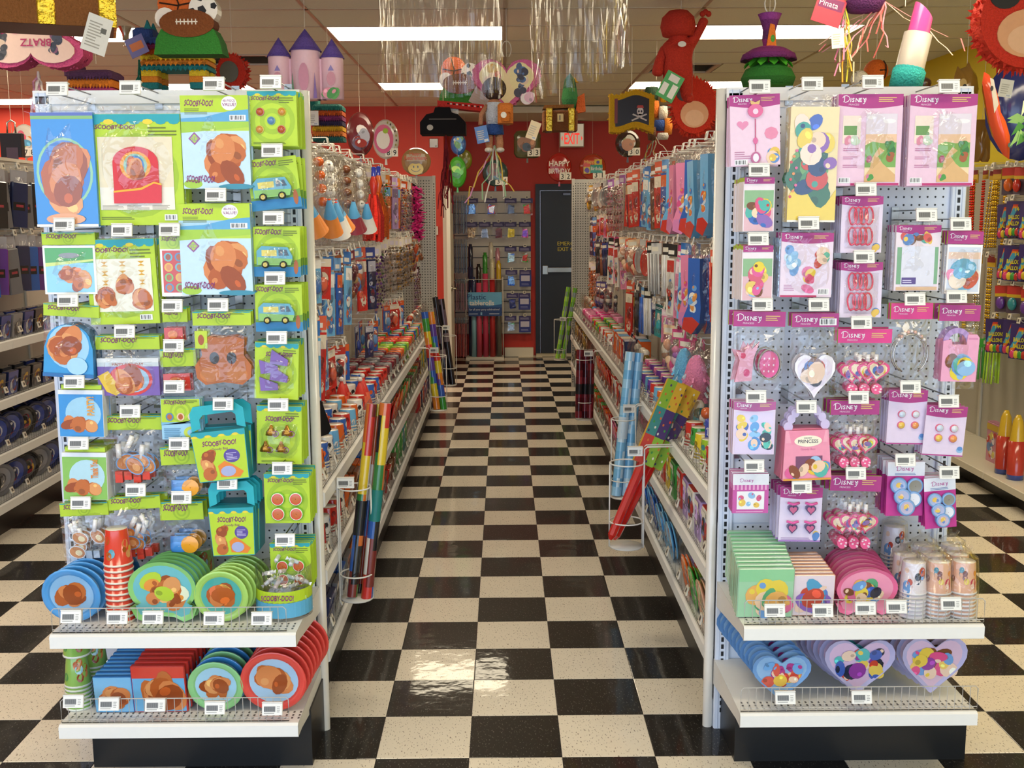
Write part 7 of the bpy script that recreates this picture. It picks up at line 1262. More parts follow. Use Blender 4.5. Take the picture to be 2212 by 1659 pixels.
def donkey(t, w, h, bands, legs=True):
    n = len(bands); z0 = .3 if legs else .05
    for k, c in enumerate(bands):
        za, zb = h*(z0+(.8-z0)*k/n), h*(z0+(.8-z0)*(k+1)/n); b = MB().cbox(-w*.4, w*.38, -.1, .1, za, zb+.004, c, .014); o = [(-w*.4, za), (w*.38, za)]
        R_ = random.Random(k)
        for q in range(14): x = -w*.4+w*.78*q/14; b.add([(x, -.102, za+.012), (x+w*.055, -.102, za+.012), (x+w*.03, -.112, za-.012)], [(0, 1, 2)], shade(c, R_.uniform(.8, 1.2)))
        b.build('crepe_band', CRW, t)
    if legs:
        for x in (-.3, .26):
            for y in (-.06, .06):
                for k, c in enumerate(bands[:3]): MB().cbox((x-.1)*w, (x+.1)*w, y-.035, y+.035, h*.1*k, h*.1*(k+1)+.003, c, .006).build('leg_band', CRW, t)
    MB().cbox(-w*.5, -w*.26, -.07, .07, h*.72, h*.98, bands[-1], .014).build('head', CRW, t)
    for s in (-1, 1): MB().prism([(-w*.36, h*.96), (-w*.28, h*.96), (-w*.32, h*1.1)], s*.05-.012, s*.05+.012, bands[0]).build('ear', CRW, t)
donkey(t, w_, h_, ['#c9a31c', '#3a2a5a', '#a83a6a', '#c9701c', '#4a2a4a'], False)
t, w_, h_ = hung('donkey_pinata', 'rainbow donkey party figure standing behind the football figure', 'pinata', 300, 60, 476, 196, 2.8); donkey(t, w_, h_, ['#1f7a80', '#d8862c', '#e0c02c', '#c9501c', '#8a2a5a', '#2f4a8a'])
b = MB().box(-.05, .05, -.002, .002, 0, .1, '#6a6aa8'); b.rect(-.035, .03, .035, .07, -.0024, '#c9703a'); b.build('paper_tag', 'card', t, (-w_*.34, -.16, h_*.5), (0, -.4, 0)); streamers(t, -w_*.48, h_*.5, 5, .25, ['#1f6a5a', '#2a7a6a'], 47, .03)
t, w_, h_ = hung('sports_pinata', 'large football and ball party figure on green base over the lime display', 'pinata', 342, -30, 482, 122, 2.4); balls(t, w_, h_, '#2f7a2c'); b = MB().sphere((w_*.3, -.02, h_*.95), w_*.16, '#2f8a9a', 12, 8); b.ell(w_*.3, h_*.97, w_*.05, h_*.05, -w_*.2, '#e9e4da', 12).ell(w_*.3, h_*.97, w_*.025, h_*.025, -w_*.204, '#1a1a1c', 10); b.build('bird_head', CRW, t)
t, w_, h_ = hung('ring_pinata', 'red fringed ring party figure half hidden by the lime display', 'pinata', 470, 118, 536, 196, 3.2); o = oval(w_*.9, h_*.94, 22, 0, h_*.5); b = MB().prism(o, -.04, .04, '#b82c1c', '#a02414'); spikes(b, o, -.04, .04, .02, ['#d03a24', '#b02818'], 51, 5, .008); b.build('fringe_rim', CRW, t); MB().prism(oval(w_*.58, h_*.6, 20, -w_*.06, h_*.5), -.046, -.04, '#5a5a50').build('grey_face', 'card', t)
# castle
t, w_, h_ = hung('castle_pinata', 'pink paper castle party figure with three purple cone roofs', 'pinata', 584, 62, 738, 216, 3.0)
for x, r, z1, zc in [(-.36, .15, .62, .88), (0, .2, .70, 1.0), (.36, .15, .60, .86)]:
    q = MB().lathe([(.001, 0), (r*w_, 0), (r*w_, h_*z1)], '#eac0ca', 18, (x*w_, 0, 0)); q = q.build('tower', 'card', t); MB().lathe([(r*w_*1.12, h_*(z1-.02)), (r*w_*.95, h_*(z1+.03)), (r*w_*.5, h_*(z1+(zc-z1)*.55)), (.001, h_*zc)], ['#5f4a9a', '#6a54a4', '#5f4a9a'], 18, (x*w_, 0, 0)).build('cone_roof', CRW, t)
    if x: b = MB().ell(x*w_, h_*.42, w_*.05, h_*.05, -r*w_-.002, '#8a7ab8', 3, PI/2); b.ell(x*w_, h_*.28, w_*.06, h_*.1, -r*w_-.003, '#c98a9a', 12); b.build('painted_window', 'card', t)
for s in (-1, 1): MB().cbox(s*w_*.2-w_*.06, s*w_*.2+w_*.06, -.02, .06, 0, h_*.58, '#e4b4c2', .004).build('wall_panel', 'card', t)
b = MB().ell(0, h_*.3, w_*.07, h_*.2, -.2*w_-.002, '#c9889f', 14)
for x in (-.15, .15): b.prism([(x*w_-w_*.025, 0), (x*w_+w_*.025, 0), (x*w_, h_*.36)], -.2*w_-.004, -.2*w_, ['#4f7a5a', '#7a5a9a'][x > 0])
b.build('painted_door', 'card', t); b = MB(); blobs(b, w_*.22, 0, w_*.5, h_*.16, -.16*w_-.003, ['#3f8a3c', '#d88a9a', '#4f9a44'], 7, 55, .5); b.build('painted_garden', 'card', t)
t, w_, h_ = hung('donkey_pinata', 'striped donkey party figure with white tag below the castle', 'pinata', 672, 208, 752, 312, 4.2); donkey(t, w_, h_, ['#1f5a54', '#c9702c', '#c9981c', '#2f2444', '#7a2a5a', '#b8501c', '#1f6a60'], False); hangtag(t, -w_*.34, h_*.36, .075, .095, '#ece4d4', 0, -.14)
# ---------------------------------------------------------------- foil balloons
def balloon(label, cx, cy, rx, ry, Y, col, art=None, num=None, sq=False, edge=None, foil='gloss'):
    a = P(cx, cy, Y); sx = (P(cx+rx, cy, Y).x-a.x); sz = (a.z-P(cx, cy+ry, Y).z); th = min(sx, sz)*.42
    t = thing('foil_balloon', label, 'balloon', (a.x, Y, a.z-sz), None, 'foil balloons on show')
    n = 22; o = [(math.cos(2*PI*k/n), math.sin(2*PI*k/n)) for k in range(n)]
    if sq: o = [(max(-1, min(1, 1.25*x)), max(-1, min(1, 1.25*z))) for x, z in o]
    b = MB(); rings = [(1.0, 0, edge or col), (.93, .45, edge or col), (.75, .78, col), (.45, .95, col), (.15, 1, col)]
    for s in (-1, 1):
        for (f1, d1, c1), (f2, d2, c2) in zip(rings, rings[1:]):
            vv = [(x*sx*f1, s*th*d1, sz+z*sz*f1) for x, z in o]+[(x*sx*f2, s*th*d2, sz+z*sz*f2) for x, z in o]; q = [(k, (k+1) % n, n+(k+1) % n, n+k) for k in range(n)]; b.add(vv, q if s < 0 else [tuple(reversed(f)) for f in q], c2, True)
        b.add([(x*sx*.15, s*th, sz+z*sz*.15) for x, z in o], [tuple(range(n))], col)
    b.build('foil_body', foil, t); MB().prism([(-.012, -.05), (.012, -.05), (.006, .01), (-.006, .01)], -.004, .004, col).build('neck', 'gloss', t); MB().tube([(0, 0, sz*2), (0, 0, min(ZC, 2.99)-(a.z-sz))], .001, '#d8d0bc', 4).build('hanging_cord', 'matte', t)
    if art: q = MB(); art(q, sx, sz, -th-.003); q.build('printed_face', 'gloss', t)
    if num:
        q = MB(); k = len(num); W_ = .085*k if k > 1 else .07
        cw = min(sx, sz)*.46
        for i, ch in enumerate(num): x0 = cw*1.04*i; q.box(x0, x0+cw, -th*.8-.012, -th*.8-.008, .0, cw*1.3, '#ece6d6'); q.text(ch, x0+cw/2, cw*.2, cw*.86, -th*.8-.0126, '#141414', align='c', bold=.01)
        q.build('number_card', 'card', t, (0, 0, sz*.12))
    return t
PD = lambda cols, n, s, k=.3: (lambda b, w, h, y: blobs(b, -w*.7, h*.3, w*.7, h*1.7, y, cols, n, s, k))
YW = 9.0
def art_hb(b, w, h, y): b.text('HAPPY', 0, h*1.05, h*.34, y-.003, '#efe2d0', align='c', bold=.015).text('BIRTHDAY', 0, h*.56, h*.34, y-.003, '#efe2d0', align='c', bold=.015, wmax=w*1.7)
def art_hb2(b, w, h, y): b.rect(-w*.7, h*1.0, w*.1, h*1.5, y-.001, '#c9402c').rect(w*.1, h*1.15, w*.66, h*1.55, y-.001, '#c9b02c').rect(-w*.2, h*.55, w*.7, h*1.15, y-.002, '#2f8f7a').rect(-w*.7, h*.5, -w*.2, h*1.0, y-.001, '#c9b02c'); b.text('Happy', -w*.62, h*1.25, h*.26, y-.004, '#e9c94a').text('Birthday', -w*.14, h*.75, h*.28, y-.004, '#efe6d6', wmax=w*.85); b.ell(w*.36, h*1.34, w*.12, h*.12, y-.004, '#5a4a9a', 10); blobs(b, -w*.66, h*.54, -w*.24, h*.96, y-.004, ['#5a3a9a', '#c9402c'], 3, 3, .4)
def art_dots(b, w, h, y):
    b.ell(-w*.1, h*1.0, w*.72, h*.72, y, '#d8648c', 24).ell(-w*.14, h*.95, w*.5, h*.46, y-.002, '#efe8e0', 20).ell(w*.05, h*1.4, w*.2, h*.14, y-.004, '#9fc02c', 12)
    for k in range(10): a = -1.2+k*.28; b.ell(w*.84*math.cos(a), h+h*.84*math.sin(a), w*.06, h*.06, y+.006, ['#3a2a1a', '#8a8a2a'][k % 2], 8)
def art_ret(b, w, h, y):
    b.rect(-w*.62, h*1.0, w*.62, h*1.5, y+.002, '#c9b48a'); b.text('Happy', 0, h*1.42, h*.24, y-.003, '#d8601c', align='c', bold=.02).text('Retirement', 0, h*1.1, h*.3, y-.003, '#d8601c', align='c', bold=.02, wmax=w*1.5)
    b.ell(0, h*.46, w*.52, h*.44, y-.003, '#e0c01c', 22).ell(-w*.14, h*.6, w*.04, h*.09, y-.005, '#1a1a1a', 8).ell(w*.14, h*.6, w*.04, h*.09, y-.005, '#1a1a1a', 8)
    for k in range(9): a = PI*(1.12+.76*k/8); b.ell(w*.3*math.cos(a), h*.5+h*.24*math.sin(a), w*.03, h*.03, y-.005, '#1a1a1a', 6)
    b.ell(0, h*.92, w*.3, h*.1, y-.004, '#8a6a3a', 12)
balloon('tall dark maroon and silver oval foil balloon over the lime aisle hooks', 778, 290, 30, 48, 5.2, '#5a1a1e', PD(['#5a4a5a', '#8a8a96', '#7a2a24', '#c9c2c0'], 7, 61, .3))
balloon('white and pink dotted round foil balloon numbered eighty-nine', 833, 301, 29, 43, 6.4, '#d8cfc4', art_dots, '89')
balloon('retirement foil balloon with yellow smile lettered F', 899, 349, 32, 30, 6.6, '#a8885a', art_ret, 'F')
balloon('blue and green foil balloon beside the maroon foil streamers', 990, 312, 17, 23, YW, '#2f5fa8', PD(['#4f9ad0', '#3f8a4a', '#e0d02c'], 5, 62))
balloon('yellow green foil balloon tucked behind the leaf green one', 1004, 345, 16, 22, YW+.35, '#8a8a2c')
balloon('leaf green foil balloon low over the alcove corner', 988, 372, 20, 34, YW-.1, '#3f9a2c', PD(['#5fbc3c', '#2f7a24', '#a8d84a'], 5, 63))
balloon('dark teal and brown round foil balloon numbered thirty-four', 1070, 374, 28, 29, YW+.2, '#2f4a4a', PD(['#8a3a2c', '#3f5a3a', '#5a7a8a', '#6a3a24'], 8, 64, .34), '34')
balloon('square olive foil balloon numbered thirty-three', 1139, 312, 29, 30, YW+.3, '#5a5a3a', PD(['#8a5a3a', '#a87a5a', '#4a5a6a'], 6, 65), '33', True)
balloon('red birthday foil balloon numbered thirty-two', 1208, 361, 27, 32, YW+.3, '#a82420', art_hb, '32')
balloon('red, yellow and green birthday foil balloon numbered thirty-one', 1280, 361, 29, 29, YW+.3, '#a83a24', art_hb2, '31')
balloon('dark brown foil balloon numbered thirty under the skull flag', 1356, 310, 27, 30, 7.6, '#2f1c18', PD(['#c9c2b0', '#7a8a3a', '#a8642c'], 6, 66, .3), '30')
balloon('white foil balloon with bright balloons print numbered seventy-eight', 54, 305, 28, 37, 5.4, '#d8cfc4', PD(['#e0863a', '#5fae4a', '#e0607a', '#5aa0c8', '#e8d8c8'], 9, 67, .28), '78')
t, w_, h_ = hung('gift_bag', 'black party bag hanging by the numbered white balloon', 'gift bag', 6, 288, 48, 340, 4.4); MB().cbox(-w_*.5, w_*.5, -.03, .03, 0, h_, '#17151a', .004).build('bag_body', 'card', t); MB().tube([(-w_*.2, 0, h_), (-w_*.18, 0, h_*1.45), (0, 0, h_*1.55), (w_*.18, 0, h_*1.45), (w_*.2, 0, h_)], .006, '#b9b2a4', 6).build('handle', 'metal', t); MB().box(-.03, .05, -.034, -.031, -.03, h_*.4, '#5a4a58').build('paper_tag', 'card', t)
# ---------------------------------------------------------------- alcove at the end of the aisle
YS = YR-.03
a, d = P(984, 722, YS), P(1146, 412, YS)
t = thing('slatwall', 'white slatwall panel of foil favours beside the black exit door', 'display wall', ((a.x+d.x)/2, YR-.003, a.z)); W, H = d.x-a.x, d.z-a.z
MB().box(-W/2, W/2, -.012, 0, 0, H, '#5a5650').build('backing', 'paint', t); n = 13; sm = None
for k in range(n):
    q = MB().cbox(-W/2, W/2, -.024, -.012, 0, H/n-.012, '#d6cfc0', .002).build('slat', 'paint', t) if sm is None else obj('slat', sm, t); sm = q.data; q.location = (0, 0, H*k/n+.006)
def foilpack(label, px, py, cols, blue):
    Y = YS-.10; p = P(px, py+19, Y); t = thing('favour_pack', label, 'favour', (p.x, Y, p.z), group='packs on the slatwall'); b = MB().box(-.075, .075, -.004, 0, .15, .21, '#3a2f6a'); lines(b, -.06, .165, .06, .195, -.0044, 2, '#b0a8c8'); b.build('header_card', 'card', t)
    if blue: b = MB().box(-.075, .075, -.003, 0, 0, .15, '#2f3a8a').rect(-.055, .07, .055, .14, -.0034, '#cfcade'); lines(b, -.05, .02, .05, .05, -.0034, 2, '#8f94c8'); b.build('backing_card', 'card', t)
    else:
        R = random.Random(px)
        for k in range(5): MB().poly([(R.uniform(-.05, -.02), R.uniform(.01, .04)), (R.uniform(.02, .05), R.uniform(.01, .04)), (R.uniform(.02, .05), R.uniform(.09, .14)), (R.uniform(-.05, -.02), R.uniform(.09, .14))], -.006-.003*k, cols[k % len(cols)]).build('foil_piece', 'foil', t)
        pillow(MB(), .15, .155, .03, '#ffffff', px, 4, 4, .004).build('clear_bag', 'film', t)
    MB().tube([(0, .09, .2), (0, -.01, .2), (0, -.012, .21)], .003, '#b5b0a6', 5).build('hook', 'paint', t); obj('price_tag', STAGM, t, (0, -.012, .205))
C4 = {'blue': ['#2f6ac0', '#8fbce8', '#3f8ad8'], 'red': ['#c8342c', '#e8e2dc', '#3f6ac0'], 'dark': ['#4a5260', '#6a7484', '#3a3f4a'], 'green': ['#3f9a44', '#c8342c', '#e8e2dc'], 'tan': ['#a8845a', '#c9a87a'], 'silver': ['#c8ccd4', '#8a94a4', '#e8eaee'], 'maroon': ['#5a2a2c', '#7a4a44'], 'gold': ['#c9a82c', '#e0c85a'], 'pink': ['#d8507a', '#8f5ac0', '#e88ab0'], 'teal': ['#3f9a9a', '#c8e0dc', '#5a7ac0'], 'navy': ['#2a2f5a', '#3a4480'], 'white': ['#e8e8e4', '#b9c9d8', '#6fb07a']}
i = 0
for row_, py, xs, cs in [('top', 446, (1020, 1061, 1103, 1138), ('blue', 'red', 'dark', 'green')), ('second', 497, (1019, 1047, 1077, 1103, 1134), ('tan', 'silver', 'maroon', 'gold', 'pink')), ('third', 550, (1103, 1134), ('teal', 'green')), ('fourth', 600, (1105, 1135), ('blue', None)), ('fifth', 650, (1107, 1133), ('navy', None)), ('lowest', 699, (1103, 1134), ('white', None))]:
    for k, (x, c) in enumerate(zip(xs, cs)): foilpack((c+' foil favour pack' if c else 'flat blue favour card')+' on the '+row_+' slatwall row, '+nth(k)+' toward the door', x, py, C4.get(c), c is None)
# table cover rolls in a stand with a printed sign
a, d = P(1006, 770, YR-.35), P(1088, 640, YR-.35); W = d.x-a.x
t = thing('roll_stand', 'white wire floor stand holding plastic table cover rolls in the alcove', 'stand', ((a.x+d.x)/2, YR-.3, 0)); xc = (a.x+d.x)/2
b = MB().cbox(-W/2, W/2, -.11, .11, 0, .03, '#d8d0c0')
for sx in (-1, 1):
    for y in (-.10, .10): b.tube([(sx*W*.48, y, .02), (sx*W*.48, y, 1.02)], .007, '#d8d2c6', 6)
b.build('frame', 'paint', t); b = MB()
for z in (.55, 1.0): b.tube([(-W*.48, -.10, z), (W*.48, -.10, z), (W*.48, .10, z), (-W*.48, .10, z)], .005, '#d8d2c6', 5, True)
b.build('rail', 'paint', t)
a, d = P(1012, 683, YR-.42), P(1084, 631, YR-.42); w_, h_ = d.x-a.x, d.z-a.z
b = MB().box(0, w_, -.004, .004, 0, h_, '#6fb4dc').rect(0, 0, w_, h_*.36, -.0044, '#1f3f7a').poly([(0, h_*.36), (w_, h_*.36), (w_, h_*.5), (w_*.6, h_*.42), (w_*.3, h_*.52), (0, h_*.46)], -.0046, '#2f5f9a')
b.text('Plastic', -.012, h_*.70, h_*.23, -.005, '#1f3f7a', bold=.005, wmax=w_*.64).text('tablerolls', w_*.03, h_*.46, h_*.2, -.0052, '#f2f0ea', bold=.025, wmax=w_*.9).text('for all your party celebrations!', w_*.03, h_*.24, h_*.085, -.005, '#e9ecf2', wmax=w_*.9); b.rect(w_*.36, h_*.05, w_*.41, h_*.16, -.005, '#8fc0e0'); lines(b, w_*.02, h_*.08, w_*.3, h_*.14, -.005, 1, '#c9d8ea'); lines(b, w_*.62, h_*.08, w_*.94, h_*.14, -.005, 1, '#e9ecf2'); b.build('sign', 'card', t, (a.x-xc, YR-.42-(YR-.3), a.z))
for k, (px, c, z1, cap, y) in enumerate([(1024, '#8fc0cc', 1.0, '#3a4468', 0), (1035, '#d8506a', 1.16, '#2a2426', -.02), (1049, '#d8486a', 1.3, '#3f9a3a', .0), (1064, '#c03034', 1.22, '#d8cfa8', -.01), (1078, '#6a665c', 1.2, '#d8b02c', .01), (1018, '#2f3a5c', 1.4, '#2a2f48', .045), (1062, '#d8d0bc', 1.42, '#d8d0bc', .045), (1076, '#c88a9a', 1.35, '#c88a9a', .045)]):
    y -= .035*(y < .03); p = P(px, 700, YR-.3+y); t = thing('table_cover_roll', ['light blue', 'first pink', 'second pink with green cap', 'red with cream cap', 'grey with yellow cap', 'tall navy rear', 'tall white rear', 'tall rosy rear'][k]+' plastic table cover roll in the alcove stand', 'roll', (p.x, YR-.3+y, .031), group='table cover rolls')
    MB().lathe([(.001, 0), (.034, 0), (.034, z1*.8), (.001, z1*.8)], c, 14).build('roll', 'gloss', t); MB().lathe([(.03, z1*.8), (.03, z1-.04), (.02, z1-.03), (.02, z1), (.001, z1)], cap, 12).build('end_cap', 'gloss', t)
# thin packs hanging along the alcove's side wall
for r_, (py0, py1, cols, nm) in enumerate([(422, 505, ['#4a4a5c', '#5a6070', '#6f8aa0', '#3a3a48'], 'grey blue'), (516, 590, ['#4a5a78', '#3f4a60', '#6a7a90'], 'slate blue'), (602, 670, ['#8a5a6a', '#6a5a60', '#a8808a'], 'dusty rose'), (686, 770, ['#a8443c', '#b85a50', '#8a3a34'], 'brick red')]):
    for k in range(9):
        Y = YR-.65+.02*(k % 2); p0, p1 = P(981+k*3.4, py1-(k % 3), Y), P(981+k*3.4, py0, Y); h_ = p1.z-p0.z; t = thing('table_cover_pack', nm+' folded table cover pack, '+nth(k)+' from the door jamb on its hook', 'table cover', (p0.x, Y, p0.z), group=nm+' table covers')
        MB().cbox(-.005, .005, -.09, .09, 0, h_*.86, cols[k % len(cols)], .002).build('folded_cover', 'gloss', t); MB().box(-.002, .002, -.06, .06, h_*.86, h_, '#7f95a8').build('header_card', 'card', t)
    p = P(981, py0+4, YR-.65); MB_ = MB().tube([(XK, 0, 0), (P(1012, py0, YR-.65).x, 0, 0), (P(1012, py0, YR-.65).x, 0, .02)], .004, '#c9c4b8', 6); o = MB_.build('peg_hook', 'paint'); o.location = (0, YR-.65, p.z); tag(o, 'long wire hook carrying the '+nm+' table covers in the alcove', 'hook')
# ---------------------------------------------------------------- wire racks of gift wrap clipped to the shelf lips
def rack(label, px, pyb, rings, pyt, Y, lipz, lipx, r=.06):
    c = P(px, pyb, Y); t = thing('wrap_rack', label, 'rack', (c.x, Y, c.z)); s = 1 if lipx < c.x else -1
    zt = (lipz if lipz else P(px, pyt, Y).z)-c.z; bx = -s*r
    b = MB().lathe([(.001, 0), (r, 0), (r, .006), (.001, .006)], '#d9d5cc', 20); b.build('tray', 'paint', t)
    b = MB()
    for y in (-.02, .02): b.tube([(bx, y, 0), (bx, y, zt-.01), (bx-s*.012, y, zt), (lipx-c.x-s*.02 if abs(lipx-c.x) < .3 else bx-s*.05, y, zt+.002), ], .0035, '#e9e6de', 6)
    b.tube([(s*r, 0, 0), (s*r, 0, P(px, rings[-1], Y).z-c.z)], .003, '#e9e6de', 6); b.build('upright', 'paint', t); obj('price_tag', TAGM, t, (bx*.4, -.05, zt-.03))
    for py in rings: z = P(px, py, Y).z-c.z; MB().tube([(r*math.cos(q*PI/10), r*math.sin(q*PI/10), z) for q in range(20)], .003, '#e9e6de', 6, True).build('ring', 'paint', t)
    return t
RB0 = '#d8402c'
def roll(label, b0, Yb, t0, Yt, r, cols, band=None, seed=0):
    a, d = P(*b0, Yb), P(*t0, Yt); L_ = (d-a).length; t = thing('gift_wrap_roll', label, 'gift wrap', a, None, 'rolled gift wrap in wire racks'); t.rotation_euler = Vector((0, 0, 1)).rotation_difference((d-a).normalized()).to_euler()
    R = random.Random(seed); b = MB(); m, n = max(6, int(L_/.045)), 10
    for i in range(m):
        z0, z1 = L_*i/m, L_*(i+1)/m; b.lathe([(r, z0), (r, z1)], '#ffffff', n)
    mode = 'rain' if cols[0] == RB0 else 'plain' if seed > 8 else 'patch'
    for k in range(len(b.c)):
        i, j = k//n, k % n; b.c[k] = lin(cols[((i//2)+(j+i)//6) % len(cols)] if mode == 'rain' else cols[(i*7+j*3+seed) % 3 if R.random() < .8 else -1] if mode == 'plain' else cols[(i*5+((j+i*3) % n//3)*3+seed) % len(cols)])
    b.lathe([(r*.75, L_*.98), (r, L_), (r*.7, L_)], '#e8e2d4', n).lathe([(.001, .0), (r, .0)], '#e8e2d4', n); b.build('paper', 'gloss', t)
    if band: MB().lathe([(r*1.03, L_*band[0]), (r*1.03, L_*band[1])], band[2], 12).build('label_sleeve', 'card', t)
SP = ['#c9342c', '#e0c02c', '#2f7a3a', '#2f5fb0', '#e8e4da', '#d8702c', '#1f1f22', '#7a2f2a']
rack('white wire rack of sports gift wrap clipped near the lime display', 772, 1292, (1238, 1052), 1022, .55, .815, -.19)
roll('sports print gift wrap roll, slimmer of the two front ones', (760, 1288), .53, (803, 872), .62, .020, SP, (.32, .5, '#1d1d22'), 1); roll('sports print gift wrap roll with red top in the near rack', (792, 1292), .54, (833, 870), .6, .022, SP, (.4, .56, '#1f7a74'), 2); roll('sports print gift wrap roll behind the other two', (776, 1284), .60, (818, 872), .66, .018, SP[::-1], None, 3)
rack('white wire rack of rainbow gift wrap halfway down the lime aisle', 948, 886, (855, 768), 762, 4.55, .815, -.19)
RB = ['#d8402c', '#e0862c', '#e0c82c', '#3f9a3a', '#2f5fc0', '#5a3a9a']
roll('rainbow gift wrap roll nearer the shelf lip', (944, 884), 4.54, (917, 674), 4.6, .026, RB, None, 5); roll('rainbow gift wrap roll nearer the aisle middle', (958, 884), 4.56, (930, 674), 4.62, .026, RB[:1]+RB[3:]+RB[1:3], None, 6)
rack('white wire rack of black gift wrap farthest down the lime aisle', 972, 832, (795, 725), 722, 6.2, .815, -.19)
BK = ['#1c1a1e', '#2a2428', '#141216', '#5a4a58']
roll('black gift wrap roll nearer the shelf lip', (966, 830), 6.19, (940, 642), 6.25, .026, BK, (.3, .4, '#8a7a80'), 7); roll('black gift wrap roll nearer the aisle middle', (978, 830), 6.21, (953, 646), 6.27, .026, BK, (.5, .6, '#8a7a80'), 8)
rack('white wire rack of dark red foil wrap along the pink aisle', 1262, 906, (868, 776), 770, 4.3, .815, 1.12)
DR = ['#5a1420', '#7a1f2c', '#4a0f1a', '#8f2f3c']
for k, (x, y) in enumerate([(1250, 0), (1263, .04), (1274, 0)]): roll('dark red foil wrap roll, '+['nearest the aisle', 'behind the other two', 'nearest the shelf'][k], (x, 902), 4.28+y, (x+3, 755), 4.3+y, .026, DR, (.35, .5, '#1d181c'), 10+k)
rack('white wire rack of light blue gift wrap along the pink aisle', 1345, 1074, (1036, 905), 898, 2.05, .815, 1.12)
SB = ['#6fb4e4', '#7fbfe8', '#9fd0f0', '#5fa4dc', '#d0e8f6']
roll('light blue cloud gift wrap roll nearer the aisle', (1331, 1070), 2.04, (1362, 760), 2.1, .026, SB, (.4, .55, '#cfe2f0'), 14); roll('light blue cloud gift wrap roll nearer the shelf', (1352, 1070), 2.06, (1380, 762), 2.12, .026, SB, None, 15)
rack('white wire rack of lime green wrap at the far end by the door', 1210, 778, (755, 690), 686, 7.5, None, 1.12)
GN = ['#7fc03a', '#9fd84a', '#6fae34', '#8a9a94']
roll('lime green wrap roll nearer the door', (1204, 774), 7.48, (1228, 620), 7.5, .022, GN, None, 16); roll('lime green wrap roll nearer the shelf', (1216, 774), 7.52, (1243, 622), 7.54, .022, GN[::-1], None, 17)
c = rack('white wire rack of red boxed party sticks near the pink display', 1352, 1180, (1125, 1000), 985, 1.05, .815, 1.12, .07)
for k, (tp, Yt, lab) in enumerate([((1462, 826), 1.15, 'nearer the aisle'), ((1492, 838), 1.2, 'nearer the shelf')]):
    a, d = P(1318+8*k, 1166, 1.0+.04*k), P(*tp, Yt); L_ = (d-a).length; t = thing('party_stick', 'red party stick with dotted patchwork sleeve, '+lab, 'party stick', a); t.rotation_euler = Vector((0, 0, 1)).rotation_difference((d-a).normalized()).to_euler()
    MB().lathe([(.006, 0), (.018, .02), (.022, L_*.5), (.022, L_*.56)], '#c9281f', 8, smooth=False).build('red_rod', 'gloss', t); b = MB().box(-.042, .042, -.02, .02, L_*.48, L_, '#e0b02c'); y = -.0204
    for i in range(2):
        for j in range(3):
            x0, z0 = -.042+.042*i, L_*(.48+.1733*j); cc = [['#cf3a24', '#8fb82c'], ['#3f8a84', '#4a2f6a'], ['#8fb82c' if k == 0 else '#e0b02c', '#e0b02c']][j][i]; b.rect(x0, z0, x0+.042, z0+L_*.1733, y, cc)
            for q in range(5): b.ell(x0+.008+.007*((q*3) % 5), z0+L_*(.02+.03*q), .004, .006, y-.0004, ['#e0402c', '#4a2f6a', '#e8e0c8', '#3f9a3a', '#d8702c'][(q+i+j) % 5], 8)
    b.build('patchwork_sleeve', 'card', t)
# ---------------------------------------------------------------- far gondola of dark tableware, and balloon wall
def a_cover(t, c): MB().cbox(-.055, .055, -.03, -.002, 0, .27, CW[c], .006).rect(-.05, .10, .03, .15, -.0304, '#1a181c').rect(-.03, .12, .02, .135, -.0308, '#a83a44').build('folded_cover', 'gloss', t); MB().box(-.055, .055, -.012, -.004, .27, .34, '#b0aeb4').build('bag_top', 'gloss', t); pillow(MB(), .12, .34, .034, '#ffffff', 341, 3, 5, .004).build('clear_bag', 'film', t)
KIND['cover'] = (a_cover, 'folded table cover', 'table_cover_pack', .34, 'table cover')
def a_beads(t, c):
    for k in range(3):
        b = MB()
        for q in range(26): b.sphere(((k-1)*.022, -.01-.004*k, .02+.017*q), .008, [CW[c], shade(CW[c], 1.5)][q % 2], 6, 4)
        b.build('bead_strand', 'metal', t)
    MB().box(-.04, .04, -.006, 0, .46, .52, '#c9a02c').rect(-.04, .49, .04, .52, -.0064, '#8a2a2c').build('header_card', 'card', t)
def a_ball(t, c):
    b = MB().box(-.075, .075, -.012, 0, 0, .22, '#3a2a6a'); y = -.0124
    for k, q in enumerate(['#d8402c', '#e0862c', '#3f9ac0']): b.poly([(-.07, .03+.02*k), (-.05, .03+.02*k), (.02, .2-.012*k), (-.02, .2-.012*k)], y-.0003*k, q)
    b.text('144', .0, .16, .024, y-.002, '#d8d02c', bold=.03).text('BALLOONS', -.05, .11, .026, y-.002, '#d8d02c', bold=.03, wmax=.115).text('BALLONS', -.05, .07, .026, y-.002, '#d8d02c', bold=.03, wmax=.105); b.build('printed_pack', 'gloss', t)
    R = random.Random(3)
    for k in range(5): MB().sphere((0, 0, 0), .02, ['#d83a6a', '#e0c02c', '#3f9a3a', '#c9342c', '#3f6ac0'][k], 8, 6, (1, .5, 1.3)).build('balloon', 'gloss', t, (-.05+.025*k, -.016, .03))
def a_redcard(t, c): b = MB().box(-.06, .06, -.004, 0, 0, .17, '#5a4a5a').rect(-.06, .12, .06, .17, -.0044, '#c83a34').rect(-.06, .10, .06, .12, -.0044, '#d8b02c'); b.build('backing_card', 'card', t); MB().sphere((0, 0, 0), .032, CW[c], 10, 8, (1, .6, 1.3)).build('balloon', 'gloss', t, (-.01, -.02, .06))
KIND.update(beads=(a_beads, 'bead strand pack', 'bead_pack', .52, 'beads'), balloons=(a_ball, 'balloon pack', 'balloon_pack', .22, 'balloons'), redcard=(a_redcard, 'balloon card', 'balloon_card', .17, 'balloons'))
